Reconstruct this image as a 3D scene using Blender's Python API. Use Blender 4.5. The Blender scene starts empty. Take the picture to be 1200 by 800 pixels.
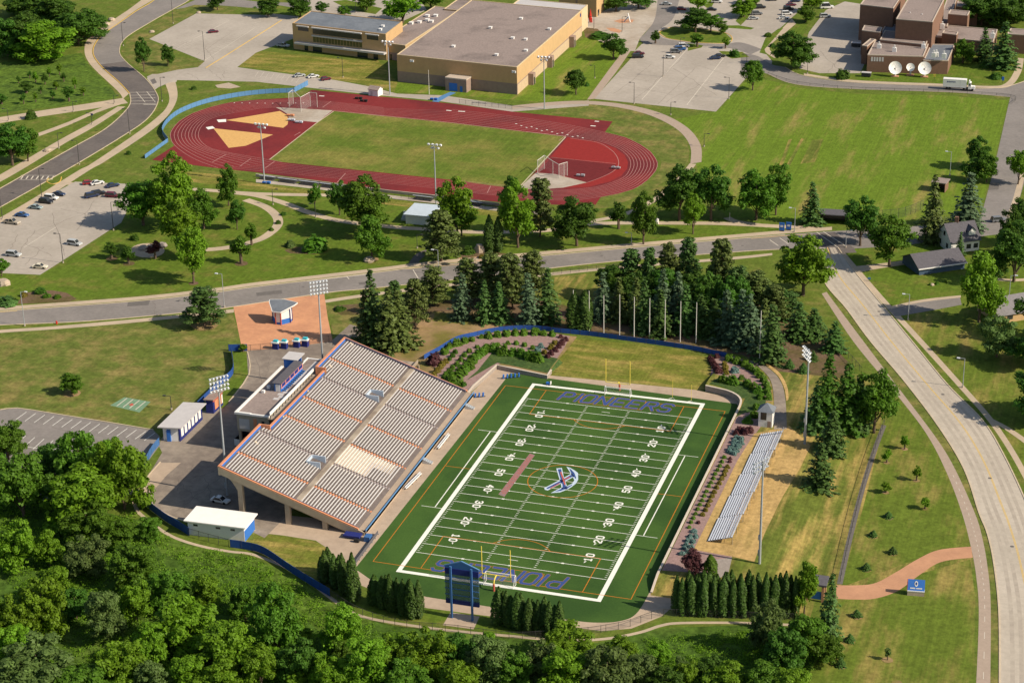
import bpy, bmesh, math, random
from mathutils import Vector, Matrix
from mathutils.geometry import tessellate_polygon
rnd = random.Random(7)
S = bpy.context.scene
COL = S.collection
D = bpy.data
PI = math.pi

# ------------------------------------------------------------------ camera and survey helpers
CAM = Vector((155.1742, -387.1354, 240.7034))
ROT = Matrix(((0.95298, -0.10552, 0.28406), (0.30252, 0.38557, -0.87168), (-0.01755, 0.91663, 0.39936)))
FPX = 2324.13
cd = D.cameras.new('camera'); co = D.objects.new('camera', cd); COL.objects.link(co)
co.matrix_world = Matrix.Translation(CAM) @ ROT.to_4x4()
cd.sensor_fit = 'HORIZONTAL'; cd.sensor_width = 36; cd.lens = FPX / 1200 * 36
cd.clip_start = 1; cd.clip_end = 9000
S.camera = co

def at(px, py, z=0.0):
    d = ROT @ Vector(((px - 600) / FPX, (400 - py) / FPX, -1))
    t = (z - CAM.z) / d.z
    return CAM + d * t
def pj(P):
    q = ROT.transposed() @ (Vector(P) - CAM)
    return (600 + FPX * q.x / -q.z, 400 - FPX * q.y / -q.z)
def hgt(b, top):
    lo, hi = 0.0, 120.0
    for _ in range(40):
        m = (lo + hi) / 2
        if pj((b[0], b[1], b[2] + m))[1] > top: lo = m
        else: hi = m
    return lo
def mpp(b):                      # metres per picture unit across the view at b
    return (Vector(b) - CAM).length / FPX
def sm(a, b, x):
    t = max(0, min(1, (x - a) / (b - a))); return t * t * (3 - 2 * t)
# terrain: field sits in a pit; east bank and north-west mound stand above it
EW = [(-40, 60.3), (108.5, 60.3), (112, 60.0), (115, 58.2), (117.5, 54.5), (119, 48), (200, 48)]
def xw(y):
    for (a, xa), (b, xb) in zip(EW, EW[1:]):
        if y <= b: return xa + (xb - xa) * (y - a) / (b - a)
    return 48
def H(x, y):
    h = 0
    if x > xw(y): h = 1.7 * sm(5, 13, y) * (1 - sm(120, 138, y)) * (1 - sm(82, 97.5, x))
    if 97 < y < 150 and x < 2.1:
        if y < 117.8: ins = x < -16.8 + (y - 98.7) * .131 or (x >= -14.3 and y > 117.8 - (x + 14.3) * .177)
        else: ins = True
        if ins:
            m = 1.1 * sm(-46, -26, x) * (1 - sm(122, 146, y))
            if x < -14.3: m *= sm(97.6, 103, y)
            h = max(h, m)
    return h
def gp(px, py):
    z = 0
    for _ in range(12):
        p = at(px, py, z); z = H(p.x, p.y)
    return at(px, py, z)

# ------------------------------------------------------------------ materials
def mat(name, c, rough=.85, var=.12, sc=1.0, c2=None, bump=0, metal=0, spec=.3, sc2=None, thr=(.35, .65), stretch=None, trans=0, mow=None):
    m = D.materials.new(name); m.use_nodes = True
    nt = m.node_tree; N = nt.nodes; Lk = nt.links
    b = N['Principled BSDF']; b.inputs['Roughness'].default_value = rough
    b.inputs['Metallic'].default_value = metal
    b.inputs['Specular IOR Level'].default_value = spec
    tc = N.new('ShaderNodeTexCoord'); co_ = tc.outputs['Object']
    if stretch:
        mp = N.new('ShaderNodeMapping'); mp.inputs['Scale'].default_value = stretch[:3]
        if len(stretch) > 3: mp.inputs['Rotation'].default_value = (0, 0, stretch[3])
        Lk.new(co_, mp.inputs['Vector']); co2 = mp.outputs['Vector']
    else: co2 = co_
    base = None
    if c2 is not None:
        n2 = N.new('ShaderNodeTexNoise'); n2.inputs['Scale'].default_value = sc2 or sc * .2; n2.inputs['Detail'].default_value = 6
        n2.inputs['Roughness'].default_value = .62
        Lk.new(co2, n2.inputs['Vector'])
        r = N.new('ShaderNodeMapRange'); r.inputs['From Min'].default_value = thr[0]; r.inputs['From Max'].default_value = thr[1]
        r.interpolation_type = 'SMOOTHSTEP'
        Lk.new(n2.outputs['Fac'], r.inputs['Value'])
        mx = N.new('ShaderNodeMix'); mx.data_type = 'RGBA'
        mx.inputs['A'].default_value = (*c, 1); mx.inputs['B'].default_value = (*c2, 1)
        Lk.new(r.outputs['Result'], mx.inputs['Factor']); base = mx.outputs['Result']
    if var > 0:
        n = N.new('ShaderNodeTexNoise'); n.inputs['Scale'].default_value = sc; n.inputs['Detail'].default_value = 5
        n.inputs['Roughness'].default_value = .7
        Lk.new(co_, n.inputs['Vector'])
        r = N.new('ShaderNodeMapRange'); r.inputs['From Min'].default_value = .25; r.inputs['From Max'].default_value = .75
        r.inputs['To Min'].default_value = 1 - var * 1.6; r.inputs['To Max'].default_value = 1 + var * 1.6
        Lk.new(n.outputs['Fac'], r.inputs['Value'])
        h = N.new('ShaderNodeVectorMath'); h.operation = 'SCALE'
        if base: Lk.new(base, h.inputs[0])
        else: h.inputs[0].default_value = c
        Lk.new(r.outputs['Result'], h.inputs['Scale']); base = h.outputs['Vector']
        if bump:
            bp = N.new('ShaderNodeBump'); bp.inputs['Strength'].default_value = bump; bp.inputs['Distance'].default_value = .3
            Lk.new(n.outputs['Fac'], bp.inputs['Height']); Lk.new(bp.outputs['Normal'], b.inputs['Normal'])
    if mow:
        for sc_, amp, st in ((.30, mow[0], None), (1.0, mow[1], (1.1, .035, 1))):
            n = N.new('ShaderNodeTexNoise'); n.inputs['Scale'].default_value = sc_; n.inputs['Detail'].default_value = 8; n.inputs['Roughness'].default_value = .75
            if st:
                mp = N.new('ShaderNodeMapping'); mp.inputs['Scale'].default_value = st; mp.inputs['Rotation'].default_value = (0, 0, mow[2]); Lk.new(co_, mp.inputs['Vector']); Lk.new(mp.outputs['Vector'], n.inputs['Vector'])
            else: Lk.new(co_, n.inputs['Vector'])
            r = N.new('ShaderNodeMapRange'); r.inputs['From Min'].default_value = .3; r.inputs['From Max'].default_value = .7; r.inputs['To Min'].default_value = 1 - amp; r.inputs['To Max'].default_value = 1 + amp
            Lk.new(n.outputs['Fac'], r.inputs['Value']); h = N.new('ShaderNodeVectorMath'); h.operation = 'SCALE'; Lk.new(base, h.inputs[0]); Lk.new(r.outputs['Result'], h.inputs['Scale']); base = h.outputs['Vector']
    if base: Lk.new(base, b.inputs['Base Color'])
    else: b.inputs['Base Color'].default_value = (*c, 1)
    if trans:
        tr = N.new('ShaderNodeBsdfTransparent'); ms = N.new('ShaderNodeMixShader'); ms.inputs[0].default_value = trans
        Lk.new(b.outputs[0], ms.inputs[1]); Lk.new(tr.outputs[0], ms.inputs[2]); Lk.new(ms.outputs[0], N['Material Output'].inputs['Surface'])
    return m
def leafmat(name, c, tr=.46, hv=.22):
    m = D.materials.new(name); m.use_nodes = True
    nt = m.node_tree; N = nt.nodes; Lk = nt.links
    b = N['Principled BSDF']; b.inputs['Roughness'].default_value = .6; b.inputs['Specular IOR Level'].default_value = .25
    oi = N.new('ShaderNodeObjectInfo'); ge = N.new('ShaderNodeNewGeometry'); tc = N.new('ShaderNodeTexCoord')
    n = N.new('ShaderNodeTexNoise'); n.inputs['Scale'].default_value = .55; n.inputs['Detail'].default_value = 2
    Lk.new(tc.outputs['Object'], n.inputs['Vector'])
    a = N.new('ShaderNodeMath'); a.operation = 'MULTIPLY_ADD'; a.inputs[1].default_value = .5
    Lk.new(ge.outputs['Random Per Island'], a.inputs[0]); Lk.new(n.outputs['Fac'], a.inputs[2])       # .2 - 1.2
    v = N.new('ShaderNodeMapRange'); v.inputs['From Min'].default_value = .3; v.inputs['From Max'].default_value = 1.15
    v.inputs['To Min'].default_value = .62; v.inputs['To Max'].default_value = 1.4
    Lk.new(a.outputs[0], v.inputs['Value'])
    hs = N.new('ShaderNodeHueSaturation'); hs.inputs['Color'].default_value = (*c, 1)
    hr = N.new('ShaderNodeMapRange'); hr.inputs['To Min'].default_value = .5 - .002 * hv / .22; hr.inputs['To Max'].default_value = .5 + .020 * hv / .22
    Lk.new(oi.outputs['Random'], hr.inputs['Value']); Lk.new(hr.outputs[0], hs.inputs['Hue'])
    vr = N.new('ShaderNodeMath'); vr.operation = 'MULTIPLY_ADD'; vr.inputs[1].default_value = hv * 1.6; vr.inputs[2].default_value = 1 - hv * .8
    Lk.new(oi.outputs['Random'], vr.inputs[0])
    vm = N.new('ShaderNodeMath'); vm.operation = 'MULTIPLY'; Lk.new(vr.outputs[0], vm.inputs[0]); Lk.new(v.outputs[0], vm.inputs[1])
    Lk.new(vm.outputs[0], hs.inputs['Value'])
    Lk.new(hs.outputs[0], b.inputs['Base Color'])
    t = N.new('ShaderNodeBsdfTranslucent'); Lk.new(hs.outputs[0], t.inputs['Color'])
    ms = N.new('ShaderNodeMixShader'); ms.inputs[0].default_value = tr
    Lk.new(b.outputs[0], ms.inputs[1]); Lk.new(t.outputs[0], ms.inputs[2]); Lk.new(ms.outputs[0], N['Material Output'].inputs['Surface'])
    return m
M = {}
M['grass'] = mat('grass', (.105, .148, .022), .95, .2, .9, (.205, .18, .055), sc2=.11, thr=(.47, .78), bump=.3, spec=.1, mow=(.28, .12, .4))
M['lawn'] = mat('lawn', (.118, .185, .018), .95, .16, 1.2, (.27, .22, .07), sc2=.12, thr=(.48, .76), stretch=(1, .2, 1, -.5), bump=.2, spec=.1, mow=(.24, .22, -.5))
M['park'] = mat('park', (.098, .152, .017), .95, .2, .8, (.185, .17, .042), sc2=.12, thr=(.46, .78), bump=.2, spec=.1, mow=(.3, .16, 1.2))
M['dry_lawn'] = mat('dry_lawn', (.135, .155, .024), .95, .2, 1.2, (.33, .25, .075), sc2=.22, thr=(.40, .72), stretch=(.3, 1, 1, .2), bump=.2, spec=.1, mow=(.24, .2, 1.77))
M['west_lawn'] = mat('west_lawn', (.108, .142, .027), .95, .2, .8, (.23, .19, .065), sc2=.12, thr=(.40, .72), bump=.2, spec=.1, mow=(.34, .12, 1.3))
M['straw'] = mat('straw', (.46, .31, .125), .95, .2, .9, (.24, .19, .06), sc2=.12, thr=(.5, .75), stretch=(1, .35, 1, 0), bump=.2, spec=.1, mow=(.18, .14, 0))
M['straw_lawn'] = mat('straw_lawn', (.112, .142, .024), .95, .2, .9, (.36, .26, .085), sc2=.2, thr=(.41, .68), stretch=(1, .14, 1, .12), bump=.2, spec=.1, mow=(.3, .28, .12))
M['infield'] = mat('infield', (.102, .150, .02), .95, .2, 1.0, (.215, .195, .05), sc2=.05, thr=(.36, .72), bump=.15, spec=.1, mow=(.24, .2, 1.35))
M['meadow'] = mat('meadow', (.09, .150, .02), .95, .3, .6, (.05, .09, .016), sc2=.1, thr=(.42, .72), bump=.4, spec=.1, mow=(.38, .12, .7))
M['woodfloor'] = mat('wood_floor', (.06, .115, .016), .95, .35, .5, (.10, .155, .025), sc2=.05, thr=(.5, .7), bump=.5, spec=.1, mow=(.35, .05, 0))
M['edge_lawn'] = mat('edge_lawn', (.108, .152, .02), .95, .2, .9, (.27, .215, .065), sc2=.14, thr=(.45, .74), stretch=(1, .25, 1, .3), bump=.2, spec=.1, mow=(.28, .22, .3))
M['turf'] = mat('turf', (.055, .115, .022), .9, .12, 2.0, (.032, .076, .016), sc2=.035, thr=(.4, .66), spec=.15)
M['concrete'] = mat('concrete', (.46, .41, .35), .9, .1, .5, (.36, .30, .24), sc2=.06, spec=.2)
M['sideline'] = mat('sideline', (.46, .36, .27), .9, .08, .5, (.40, .31, .235), sc2=.08, spec=.2)
M['roadconc'] = mat('road_concrete', (.49, .435, .365), .9, .08, .6, (.43, .38, .315), sc2=.05, spec=.2)
M['wear'] = mat('tyre_wear', (.385, .335, .28), .85, .1, .5, (.43, .38, .315), sc2=.08, spec=.25)
M['asphalt'] = mat('asphalt', (.245, .222, .208), .9, .1, .7, (.205, .187, .175), sc2=.06, spec=.25)
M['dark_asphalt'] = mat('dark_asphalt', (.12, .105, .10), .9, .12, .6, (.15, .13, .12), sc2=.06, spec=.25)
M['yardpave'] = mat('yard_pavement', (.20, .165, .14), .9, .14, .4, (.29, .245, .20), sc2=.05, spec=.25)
M['lot'] = mat('lot_pavement', (.42, .375, .325), .9, .08, .6, (.355, .315, .27), sc2=.04, spec=.25)
M['seal'] = mat('sealed_crack', (.16, .135, .115), .8, 0)
M['path'] = mat('path', (.50, .40, .29), .9, .08, .8, (.43, .35, .26), sc2=.1, spec=.2)
M['bikepath'] = mat('bike_path', (.38, .30, .24), .9, .08, .8, spec=.2)
M['kerb'] = mat('kerb', (.52, .43, .31), .85, .1, .6)
M['yellow_kerb'] = mat('yellow_kerb', (.62, .40, .08), .8, .1, .6)
M['pinkplaza'] = mat('salmon_paving', (.60, .30, .165), .9, .08, .8, (.50, .245, .14), sc2=.15, spec=.2)
M['pinkpath'] = mat('salmon_path', (.52, .28, .165), .9, .1, .8, (.45, .24, .145), sc2=.2, spec=.2)
M['track'] = mat('track', (.205, .028, .030), .9, .1, .6, (.135, .022, .026), sc2=.03, thr=(.4, .65), spec=.15)
M['trackred'] = mat('track_red', (.26, .026, .024), .9, .08, .6, spec=.15)
M['trackdark'] = mat('track_dark', (.145, .021, .023), .9, .12, .6, spec=.15)
M['lane'] = mat('lane_line', (.42, .22, .20), .9, 0)
M['sand'] = mat('sand', (.62, .37, .13), .95, .1, .8)
M['paint'] = mat('white_paint', (.80, .80, .74), .8, .05, 2)
M['dimpaint'] = mat('worn_paint', (.58, .53, .45), .8, .1, 2)
M['yellowpaint'] = mat('yellow_paint', (.62, .43, .13), .8, .08, 2)
M['orangeline'] = mat('orange_line', (.50, .17, .015), .85, .05, 2)
M['blueink'] = mat('blue_turf', (.035, .075, .24), .85, .1, 2)
M['letteredge'] = mat('letter_edge', (.38, .15, .05), .85, .1, 2)
M['emblempale'] = mat('emblem_pale', (.50, .60, .72), .85, .05, 2)
M['patch'] = mat('road_patch', (.14, .128, .12), .9, .12, .8)
M['redink'] = mat('red_turf', (.45, .10, .07), .85, .1, 2)
M['greyink'] = mat('grey_turf', (.26, .17, .17), .85, .15, 1.5)
M['mulch'] = mat('pink_mulch', (.30, .20, .185), .95, .2, 1.5, spec=.1)
M['soil'] = mat('brown_soil', (.16, .105, .07), .95, .25, 1.0, (.10, .085, .03), sc2=.12, spec=.1)
M['tansoil'] = mat('tan_soil', (.33, .22, .12), .95, .2, .8, (.17, .15, .04), sc2=.1, spec=.1)
M['groundcover'] = mat('ground_cover', (.045, .085, .025), .95, .3, 1.2, (.07, .11, .03), sc2=.4, bump=.5, spec=.1)
M['wallgrey'] = mat('wall_block', (.30, .26, .23), .9, .12, 1.5)
M['wallcap'] = mat('wall_cap', (.58, .50, .42), .85, .06, 1)
M['standconc'] = mat('stand_concrete', (.40, .34, .27), .9, .12, .6, (.25, .2, .155), sc2=.14)
M['beam'] = mat('beam_concrete', (.42, .345, .25), .9, .1, .5)
M['tread'] = mat('tread', (.15, .125, .118), .9, .12, .8)
M['bench'] = mat('bench_plank', (.69, .66, .64), .6, .06, 1.5, spec=.4)
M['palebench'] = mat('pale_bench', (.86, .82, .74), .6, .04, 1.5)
M['orange'] = mat('orange_paint', (.64, .27, .14), .7, .06, 1)
M['lav'] = mat('grey_aisle', (.34, .29, .29), .85, .08, 1)
M['blue'] = mat('blue_paint', (.035, .155, .52), .6, .06, 1)
M['navy'] = mat('navy_paint', (.02, .03, .17), .6, .06, 1)
M['skyblue'] = mat('light_blue_paint', (.10, .23, .44), .6, .05, 1)
M['royal'] = mat('royal_fabric', (.02, .075, .30), .8, .12, .8)
M['white'] = mat('white_wall', (.78, .77, .75), .6, .04, 1)
M['whiteroof'] = mat('white_roof', (.86, .84, .81), .6, .03, .5)
M['greyroof'] = mat('grey_roof', (.52, .50, .50), .6, .05, .5)
M['slate'] = mat('slate_roof', (.14, .16, .19), .8, .12, .6, (.18, .20, .23), sc2=.1)
M['shingle'] = mat('shingle', (.105, .10, .115), .9, .15, 1.5)
M['gravelroof'] = mat('gravel_roof', (.28, .225, .205), .95, .16, 1.2, (.185, .15, .138), sc2=.06, thr=(.48, .74))
M['tanwall'] = mat('tan_wall', (.50, .335, .17), .85, .06, .4)
M['creamwall'] = mat('cream_wall', (.58, .46, .29), .85, .05, .4)
M['lowwall'] = mat('brown_base_wall', (.29, .21, .18), .85, .08, .6)
M['brick'] = mat('brick', (.20, .115, .08), .9, .1, .8)
M['brickcap'] = mat('parapet_cap', (.50, .42, .35), .7, .05, 1)
M['glass'] = mat('window_glass', (.03, .035, .04), .15, 0, spec=.6)
M['greenglass'] = mat('green_glass', (.10, .10, .03), .35, .2, .6)
M['steel'] = mat('steel', (.50, .52, .54), .45, .05, 1, metal=.4)
M['bleach'] = mat('aluminium_bench', (.62, .66, .74), .5, .05, 1, metal=.15)
M['darksteel'] = mat('dark_steel', (.05, .05, .05), .6, 0)
M['yellow'] = mat('yellow_steel', (.78, .62, .10), .5, .04, 1)
M['pole'] = mat('galvanised', (.40, .43, .47), .5, .04, .5, metal=.3)
M['whitepole'] = mat('white_pole', (.60, .58, .54), .5, .03, .5)
M['bluesteel'] = mat('blue_steel', (.05, .14, .34), .5, .05, 1)
M['lamp'] = mat('lamp_glass', (.75, .78, .82), .3, .03, 1)
M['rubber'] = mat('rubber', (.02, .02, .02), .8, 0)
M['mesh'] = mat('chain_mesh', (.10, .10, .10), .7, 0, trans=.86)
M['net'] = mat('net', (.75, .75, .75), .8, 0, trans=.90)
M['board'] = mat('scoreboard_mesh', (.07, .12, .15), .6, .2, 1, trans=.45)
M['teal'] = mat('turquoise', (.05, .42, .50), .6, .05, 1)
M['bark'] = mat('bark', (.12, .085, .06), .95, .2, 2)
M['palebark'] = mat('pale_bark', (.24, .19, .14), .95, .2, 2)
M['red'] = mat('red_paint', (.55, .03, .02), .6, .05, 1)
M['stone'] = mat('stone', (.42, .34, .26), .9, .15, 1)
M['crown'] = leafmat('leaf_green', (.108, .208, .016))
M['bright'] = leafmat('leaf_bright', (.165, .285, .015))
M['dark'] = leafmat('leaf_dark', (.082, .168, .018))
M['greyleaf'] = leafmat('leaf_grey', (.135, .20, .05))
M['spruce'] = leafmat('needle_dark', (.072, .135, .028), .15)
M['bluespruce'] = leafmat('needle_blue', (.088, .14, .068), .15, .15)
M['pine'] = leafmat('needle_olive', (.10, .128, .028), .15)
M['thuja'] = leafmat('thuja_green', (.055, .105, .014), .2, .12)
M['shrubgreen'] = leafmat('shrub_green', (.105, .20, .016), .3, .12)
M['shrubyellow'] = leafmat('shrub_yellow', (.19, .155, .022), .3, .1)
M['shrubpurple'] = leafmat('shrub_purple', (.10, .035, .04), .3, .1)
M['shrubblue'] = leafmat('shrub_blue', (.12, .21, .19), .2, .08)

# ------------------------------------------------------------------ mesh builder
class MB:
    def __init__(s): s.v = []; s.f = []; s.m = []; s.mi = 0
    def quad(s, a, b, c, d):
        n = len(s.v); s.v += [a, b, c, d]; s.f.append((n, n + 1, n + 2, n + 3)); s.m.append(s.mi)
    def poly(s, pts):
        n = len(s.v); s.v += list(pts); s.f.append(tuple(range(n, n + len(pts)))); s.m.append(s.mi)
    def prism(s, pts, z0, z1, top=True, bot=True):      # pts: 2-D, counter-clockwise
        a = sum(pts[i][0] * pts[(i + 1) % len(pts)][1] - pts[(i + 1) % len(pts)][0] * pts[i][1] for i in range(len(pts)))
        if a < 0: pts = pts[::-1]
        n = len(s.v); k = len(pts)
        s.v += [(p[0], p[1], z0) for p in pts] + [(p[0], p[1], z1) for p in pts]
        for i in range(k):
            j = (i + 1) % k; s.f.append((n + i, n + j, n + k + j, n + k + i)); s.m.append(s.mi)
        if bot: s.f.append(tuple(n + i for i in range(k))[::-1]); s.m.append(s.mi)
        if top: s.f.append(tuple(n + k + i for i in range(k))); s.m.append(s.mi)
        return s
    def box(s, x0, x1, y0, y1, z0, z1):
        return s.prism([(x0, y0), (x1, y0), (x1, y1), (x0, y1)], z0, z1)
    def bar(s, a, b, w, h=None, up=(0, 0, 1)):           # rectangular bar between two points
        a = Vector(a); b = Vector(b); d = (b - a).normalized(); h = h or w
        u = d.cross(Vector(up))
        if u.length < 1e-4: u = d.cross(Vector((1, 0, 0)))
        u.normalize(); v = u.cross(d)
        u *= w / 2; v *= h / 2; n = len(s.v)
        for p in (a, b): s.v += [tuple(p - u - v), tuple(p + u - v), tuple(p + u + v), tuple(p - u + v)]
        for q in ((0, 1, 5, 4), (1, 2, 6, 5), (2, 3, 7, 6), (3, 0, 4, 7), (3, 2, 1, 0), (4, 5, 6, 7)):
            s.f.append(tuple(n + i for i in q)); s.m.append(s.mi)
        return s
    def tube(s, a, b, r0, r1=None, k=8, cap=True):
        r1 = r0 if r1 is None else r1
        a = Vector(a); b = Vector(b); d = (b - a).normalized()
        u = d.orthogonal().normalized(); v = d.cross(u); n = len(s.v)
        for p, r in ((a, r0), (b, r1)):
            for i in range(k):
                t = 2 * PI * i / k; s.v.append(tuple(p + u * (r * math.cos(t)) + v * (r * math.sin(t))))
        for i in range(k):
            j = (i + 1) % k; s.f.append((n + i, n + j, n + k + j, n + k + i)); s.m.append(s.mi)
        if cap:
            s.f.append(tuple(n + k + i for i in range(k))); s.m.append(s.mi)
            s.f.append(tuple(n + i for i in range(k))[::-1]); s.m.append(s.mi)
        return s
    def build(s, name, mats, parent=None, smooth=False):
        me = D.meshes.new(name)
        off = Vector((0, 0, 0))
        if parent is not None:
            off = Vector(parent.location)
            if parent.parent: off = off + Vector(parent.parent.location)
        me.from_pydata([tuple(Vector(p) - off) for p in s.v], [], s.f)
        if not isinstance(mats, (list, tuple)): mats = [mats]
        for m in mats: me.materials.append(M[m] if isinstance(m, str) else m)
        if len(mats) > 1: me.polygons.foreach_set('material_index', s.m)
        if smooth: me.polygons.foreach_set('use_smooth', [True] * len(me.polygons))
        o = D.objects.new(name, me); COL.objects.link(o)
        if parent is not None: o.parent = parent
        return o
def tag(o, label, cat, group=None):
    o['label'] = label; o['category'] = cat
    if group: o['group'] = group
    return o
def thing(name, label, cat, loc=(0, 0, 0), rz=0, group=None):
    o = D.objects.new(name, None); COL.objects.link(o); o.location = loc; o.rotation_euler = (0, 0, rz)
    o.empty_display_size = .5
    return tag(o, label, cat, group)
def dup(root, loc, rz=0, scale=None, label=None, group=None, mats=None):
    r = root.copy(); COL.objects.link(r); r.location = loc; r.rotation_euler = (0, 0, rz)
    if scale: r.scale = scale
    if label: r['label'] = label
    if group: r['group'] = group
    for ch in list(root.children):
        c = ch.copy(); COL.objects.link(c); c.parent = r
        if mats and ch.name.split('.')[0] in mats:
            c.material_slots[0].link = 'OBJECT'; c.material_slots[0].material = M[mats[ch.name.split('.')[0]]] if isinstance(mats[ch.name.split('.')[0]], str) else mats[ch.name.split('.')[0]]
        for g in list(ch.children):
            d = g.copy(); COL.objects.link(d); d.parent = c
    return r
ORD = ['first', 'second', 'third', 'fourth', 'fifth', 'sixth', 'seventh', 'eighth', 'ninth', 'tenth', 'eleventh', 'twelfth', 'thirteenth', 'fourteenth',
       'fifteenth', 'sixteenth', 'seventeenth', 'eighteenth', 'nineteenth', 'twentieth', 'twenty-first', 'twenty-second', 'twenty-third', 'twenty-fourth', 'twenty-fifth', 'twenty-sixth', 'twenty-seventh', 'twenty-eighth', 'twenty-ninth', 'thirtieth',
       'thirty-first', 'thirty-second', 'thirty-third', 'thirty-fourth']

# ------------------------------------------------------------------ flat sheets
def smooth_px(pts, k=6):
    out = []
    n = len(pts)
    for i in range(n - 1):
        p0 = pts[max(i - 1, 0)]; p1 = pts[i]; p2 = pts[i + 1]; p3 = pts[min(i + 2, n - 1)]
        for j in range(k):
            t = j / k
            out.append(tuple(.5 * ((2 * p1[q]) + (-p0[q] + p2[q]) * t + (2 * p0[q] - 5 * p1[q] + 4 * p2[q] - p3[q]) * t * t + (-p0[q] + 3 * p1[q] - 3 * p2[q] + p3[q]) * t ** 3) for q in (0, 1)))
    out.append(tuple(pts[-1])); return out
def W(pts, drape=False):
    return [((gp if drape else at)(*p)).to_2d() for p in pts]
def sheet_mesh(bm, w, z, drape=False, cell=1.6):
    w3 = [Vector((p[0], p[1], 0)) for p in w]
    tris = tessellate_polygon([w3])
    vs = [bm.verts.new((p.x, p.y, 0)) for p in w3]
    for t in tris:
        try: bm.faces.new([vs[i] for i in t])
        except ValueError: pass
    if drape:
        xs = [p[0] for p in w]; ys = [p[1] for p in w]
        for ax, lo, hi in ((0, min(xs), max(xs)), (1, min(ys), max(ys))):
            k = math.floor(lo / cell) + 1
            while k * cell < hi:
                pt = [0, 0, 0]; pt[ax] = k * cell; nr = [0, 0, 0]; nr[ax] = 1
                bmesh.ops.bisect_plane(bm, geom=bm.verts[:] + bm.edges[:] + bm.faces[:], plane_co=pt, plane_no=nr); k += 1
    for v in bm.verts: v.co.z = z + (H(v.co.x, v.co.y) if drape else 0)
    bmesh.ops.recalc_face_normals(bm, faces=bm.faces[:])
    for f in bm.faces:
        if f.normal.z < 0: f.normal_flip()
def sheet(name, w, z, m, drape=False, kind='structure', parent=None):
    bm = bmesh.new(); sheet_mesh(bm, w, z, drape)
    me = D.meshes.new(name); bm.to_mesh(me); bm.free(); me.materials.append(M[m] if isinstance(m, str) else m)
    o = D.objects.new(name, me); COL.objects.link(o)
    if kind: o['kind'] = kind
    if parent: o.parent = parent
    return o
def area(name, px, z, m, drape=False): return sheet(name, W(px, drape), z, m, drape)
def edges(name, l, r, z, m, drape=False, k=6): return sheet(name, W(smooth_px(l, k) + smooth_px(r, k)[::-1], drape), z, m, drape)
def offset(w, d):
    out = []
    n = len(w)
    for i in range(n):
        a = Vector(w[max(i - 1, 0)]); b = Vector(w[min(i + 1, n - 1)])
        t = (b - a)
        if t.length < 1e-6: t = Vector((1, 0))
        t.normalize(); out.append(Vector(w[i]) + Vector((-t.y, t.x)) * d)
    return out
def ribbon_w(name, w, width, z, m, drape=False, kind='structure'):
    return sheet(name, offset(w, width / 2) + offset(w, -width / 2)[::-1], z, m, drape, kind)
def ribbon(name, px, width, z, m, drape=False, k=6): return ribbon_w(name, W(smooth_px(px, k) if len(px) > 2 else px, drape), width, z, m, drape)
def kerb(px, m='kerb', wd=.35, h=.13, k=6, name='kerb'):
    w = W(smooth_px(px, k) if len(px) > 2 else px)
    a = offset(w, wd / 2); b = offset(w, -wd / 2); mb = MB()
    for i in range(len(w) - 1):
        p = [a[i], a[i + 1], b[i + 1], b[i]]
        mb.quad(*[(q[0], q[1], h) for q in p])
        mb.quad((p[0][0], p[0][1], 0), (p[1][0], p[1][1], 0), (p[1][0], p[1][1], h), (p[0][0], p[0][1], h))
        mb.quad((p[3][0], p[3][1], 0), (p[2][0], p[2][1], 0), (p[2][0], p[2][1], h), (p[3][0], p[3][1], h))
    o = mb.build(name, m); o['kind'] = 'structure'; return o
class Lines:                     # many thin painted lines in one marking sheet
    def __init__(s, z): s.mb = MB(); s.z = z; s.n = 0
    def seg(s, a, b, wd):
        a = Vector(a[:2]); b = Vector(b[:2]); t = (b - a).normalized(); n = Vector((-t.y, t.x)) * wd / 2
        s.n += 1; z = s.z + (s.n % 4) * .0006; q = [a - n, b - n, b + n, a + n]
        s.mb.quad(*[(p.x, p.y, z) for p in q]); return s
    def path(s, w, wd):
        a = offset(w, wd / 2); b = offset(w, -wd / 2)
        for i in range(len(w) - 1):
            s.mb.quad(*[(p[0], p[1], s.z) for p in (b[i], b[i + 1], a[i + 1], a[i])])
        return s
    def build(s, name, m):
        o = s.mb.build(name, m); o['kind'] = 'structure'; return o

g = MB(); g.quad((-3000, -2500, 0), (3000, -2500, 0), (3000, 5000, 0), (-3000, 5000, 0)); o = g.build('ground', 'grass'); o['kind'] = 'structure'
# ------------------------------------------------------------------ lawns and ground patches
area('meadow', [(-20, 75), (60, 68), (95, 62), (105, 78), (132, 105), (138, 114), (90, 122), (-20, 135)], .004, 'meadow')
area('park_lawn', [(-20, 322), (47, 322), (80, 305), (145, 262), (165, 219), (300, 210), (430, 226), (600, 250), (700, 245), (770, 236), (850, 256), (965, 268), (955, 278), (800, 283), (640, 299), (480, 308), (300, 332), (150, 347), (-20, 357)], .004, 'park')
area('games_lawn', [(880, 92), (905, 95), (935, 103), (1000, 110), (1105, 112), (1182, 118), (1162, 200), (1148, 250), (1010, 262), (965, 264), (852, 254), (822, 226), (812, 170), (790, 140), (842, 130), (868, 100)], .004, 'lawn')
area('west_lawn', [(-20, 390), (60, 387), (220, 370), (272, 366), (284, 402), (266, 404), (269, 438), (230, 478), (190, 512), (178, 504), (20, 478), (-20, 480)], .004, 'west_lawn')
area('end_zone_lawn', [(641, 443), (656, 418), (671, 396), (736, 402), (800, 409), (828, 418), (834, 434), (829, 456), (803, 460), (740, 452), (690, 446)], .006, 'dry_lawn')
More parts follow.
